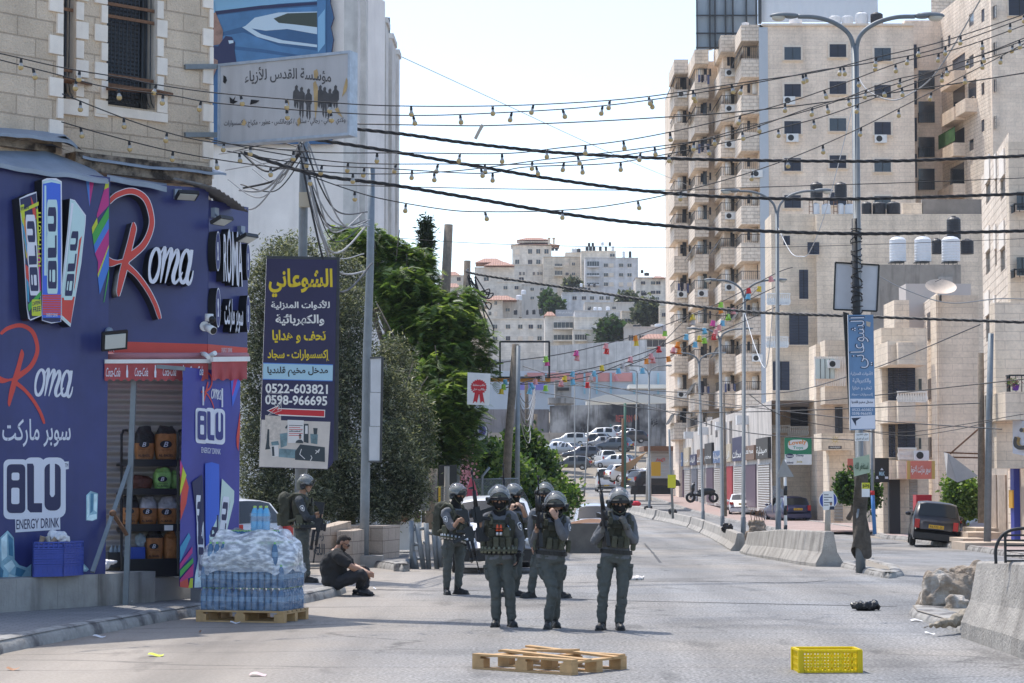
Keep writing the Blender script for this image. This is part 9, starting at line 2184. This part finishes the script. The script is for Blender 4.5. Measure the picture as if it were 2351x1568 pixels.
def bstring(label,lab,pts,d0,d1,skip=()):
 P=catmull([W(*p,d0+(d1-d0)*i/(len(pts)-1))for i,p in enumerate(pts)],12); m=MB(); m.tube(P,.0085,5,cap=False); tag(m.build('bulb_string',[M_cable],None),label,'string light cable','bulb strings over the street')
 L_=rb_.uniform(.1,.4); acc=0
 for a,b in zip(P,P[1:]):
  l=(b-a).length
  while acc+l>L_:q=a.lerp(b,(L_-acc)/l); bulb(q-V((0,0,.008)),(rb_.uniform(-.2,.2),rb_.uniform(-.25,.25),rb_.uniform(0,6)),lab); L_+=rb_.choice([.62,.7,.78,1.2])
  acc+=l
c11r=lambda L_:[c11(*p)for p in L_]
S_L=(('uppermost bulb string, running past the barred windows','bulb on the uppermost string past the barred windows',c11r([(-300,400),(0,455),(530,575),(1060,665),(1330,720),(1870,795)])+[c21(620,870),c21(1200,902),c21(1990,905),c31(560,880),c31(1250,825),c31(2100,700),c41(600,610),c41(1060,495),c41(1660,350),c41(2351,120),c41(2600,20)]),('second bulb string, just under the uppermost one','bulb on the string just under the uppermost one',c11r([(-300,430),(0,510),(470,630),(900,740),(1470,815),(1860,880)])+[c21(640,955),c21(1400,985),c21(2170,960),c31(850,905),c31(1640,800),c41(250,670),c41(600,600),c41(1060,530),c41(1660,400),c41(2600,60)]),('bulb string running below the light-box sign','bulb on the string below the light-box sign',c11r([(530,800),(1160,1045),(1670,1190)])+[c21(0,1245),c21(560,1300),c21(1350,1305),c21(2180,1310),c31(530,1260),c31(990,1210),c31(1440,1130),c31(1920,1020),c41(310,880),c41(820,705),c41(1300,530),c41(1860,390),c41(2600,120)]),('bulb string starting low on the stone house wall','bulb on the string from low on the stone house wall',c11r([(525,1040),(870,1140),(1420,1280),(1980,1380)])+[c21(430,1450),c21(1030,1485),c21(1760,1458),c31(400,1360),c31(1150,1275),c31(1960,1150),c41(570,905),c41(1150,750),c41(1600,600),c41(2110,420),c41(2600,220)]),('bulb string just above the middle twisted cable','bulb on the string just above the middle twisted cable',[c21(-380,1180),c21(180,1300),c21(860,1390),c21(1700,1400),c31(300,1400),c31(880,1350),c31(1540,1240),c31(2020,1110),c41(250,1015),c41(700,880),c41(1210,690),c41(1620,590),c41(2600,260)]),('bulb string crossing the middle twisted cable','bulb on the string crossing the middle twisted cable',[c21(-200,1290),c21(480,1400),c21(1190,1440),c21(1980,1480),c31(230,1425),c31(870,1400),c31(1240,1350),c31(2020,1195),c41(280,1090),c41(710,970),c41(1330,740),c41(2030,500),c41(2600,330)]),('lowest bulb string, dipping below the twisted cables','bulb on the lowest string dipping below the twisted cables',[c22(440,20),c22(800,150),c22(1130,245),c22(1700,340),c22(2070,355),c32(330,350),c32(750,325),c32(1180,260),c32(1615,165),c32(2100,30),c41(430,1320),c41(910,1110),c41(1390,870),c41(1920,600),c41(2600,240)]))
for i,(l,b,p)in enumerate(S_L):bstring(l,b,p,(26.5,26.5,29.2,29.2)[i]if i<4 else 31,34)
for x,y,d in((1960,1050,40),):pass
cable('short strip of torn cloth hanging on the double wire',[(1108,286,36),(1100,300,36),(1091,318,36)],.03,mat('dirty_cloth',(.5,.45,.38),.9),name='torn_cloth')['category']='cloth'
for i,a in enumerate((((1720,905),(1800,955),(1960,985),(2100,990),(2351,950)),((1960,985),(2080,1000),(2200,985),(2280,965)))):cable('low string of tiny bulbs before the shops',D_(raw,a,60,58),.01,name='bulb_string')['group']='low bulb strings before the shops'
BK=dict(r=(.62,.02,.02),y=(.72,.52,.03),b=(.16,.45,.62),g=(.32,.62,.06),o=(.75,.25,.02),p=(.72,.30,.30),m=(.65,.06,.28),w=(.50,.44,.42)); BN_=dict(r='red',y='yellow',b='sky blue',g='lime green',o='orange',p='pale pink',m='magenta',w='beige')
bk0={}
def bucket(px,py,d,k,lab):
 p=W(px,py,d); s=12.5*d/F/.2
 if k not in bk0:
  t=thing('bucket',lab,'bucket',(0,0,0),0,'coloured buckets strung over the street'); m=MB(); m.lathe([(.001,.1),(.07,.1),(.075,.09),(.088,-.08),(.118,-.085),(.118,-.1),(.10,-.1),(.085,-.08),(.065,.085),(.001,.085)],14,None,0,False); m.build('pail',[mat('pail_'+k,BK[k],.4)],t)
  m=MB(); m.tube([(.09,0,-.08),(.1,.03,.02),(.02,.06,.1),(0,.0,.16)],.004,4); m.build('handle',[M_white],t); bk0[k]=t; t.location=p; t.scale=(s,s,s); t.rotation_euler=(rb_.uniform(-.1,.1),rb_.uniform(-.2,.2),0); return
 dup(bk0[k],p,0,lab,rot=(rb_.uniform(-.15,.15),rb_.uniform(-.3,.3),rb_.uniform(0,6)),scale=(s,s,s))
B1=((2125,1030,'r'),(2215,1015,'y'),(2122,1080,'b'),(1888,1150,'g'),(1888,1200,'o'),(1995,1205,'p'),(1950,1255,'g'),(1645,1258,'y'),(1650,1300,'w'),(1820,1308,'m'),(1902,1308,'b'),(1400,1350,'w'),(1410,1395,'g'),(1872,1345,'p'),(1748,1375,'b'),(1843,1385,'p'),(1592,1425,'b'),(1828,1425,'r'),(1705,1440,'y'),(1748,1455,'g'),(1158,1435,'o'),(1165,1478,'y'),(1668,1490,'b'),(1520,1492,'o'),(2315,930,'p'))
B2=((905,50,'p'),(912,92,'r'),(1358,78,'r'),(1482,85,'p'),(1530,92,'o'),(652,112,'m'),(660,150,'p'),(392,160,'g'),(402,195,'m'),(1115,165,'p'),(1290,138,'p'),(1440,160,'o'),(1252,180,'o'),(1308,170,'p'),(135,190,'b'),(140,222,'b'),(1048,220,'w'),(1085,248,'w'),(870,238,'y'),(1012,262,'b'),(1218,262,'b'),(620,290,'b'),(802,285,'b'),(366,325,'w'),(775,325,'w'),(988,325,'p'),(108,338,'p'),(552,328,'y'),(45,358,'b'),(302,355,'p'),(622,358,'b'),(522,370,'p'),(748,383,'r'),(30,400,'g'),(270,392,'b'),(390,410,'g'),(152,443,'p'),(255,437,'b'),(12,438,'y'))
dB=lambda px:58+(px-1150)*.018
for f,L_,w_ in((c32,B1,'on the bunting before the tower balconies'),(c33,B2,'on the bunting over the far street')):
 for x,y,k in L_:px,py=f(x,y); bucket(px,py,dB(px),k,BN_[k]+' bucket hanging upside down '+w_)
for i,L_ in enumerate(([c32(2500,830),c32(2351,885),c32(1888,1128),c32(1400,1328),c32(1158,1415),c33(905,30),c33(652,92),c33(392,140),c33(135,172),c33(-60,200)],[c32(2351,1000),c32(1995,1180),c32(1872,1325),c32(1592,1405),c33(1358,58),c33(1115,145),c33(870,218),c33(620,270),c33(366,305),c33(45,338)],[c32(2400,1150),c32(1828,1405),c32(1668,1470),c33(1440,140),c33(1252,160),c33(1012,242),c33(802,265),c33(552,308),c33(302,335),c33(12,418)],[c32(2215,1000),c32(1950,1235),c32(1645,1240),c33(1290,118),c33(1048,200),c33(775,305),c33(522,350),c33(270,372),c33(20,380)])):
 m=MB(); m.tube(catmull([W(*p,dB(p[0]))for p in L_],6),.014,4,cap=False); tag(m.build('bunting_line',[M_cable],None),'thin line carrying coloured buckets over the far street','line','bunting lines')
 # ---------------- air ----------------
hz=MB(); hz.box((0,480,60),(1500,1100,140),0)
hm=bpy.data.materials.new('haze'); hm.use_nodes=True
for nd in list(hm.node_tree.nodes):
 if nd.type=='BSDF_PRINCIPLED':hm.node_tree.nodes.remove(nd)
pv=hm.node_tree.nodes.new('ShaderNodeVolumePrincipled')
pv.inputs['Color'].default_value=(.86,.90,.96,1); pv.inputs['Density'].default_value=.00015
hm.node_tree.links.new(pv.outputs[0],hm.node_tree.nodes['Material Output'].inputs['Volume'])
kind(hz.build('haze',[hm]),'stuff')
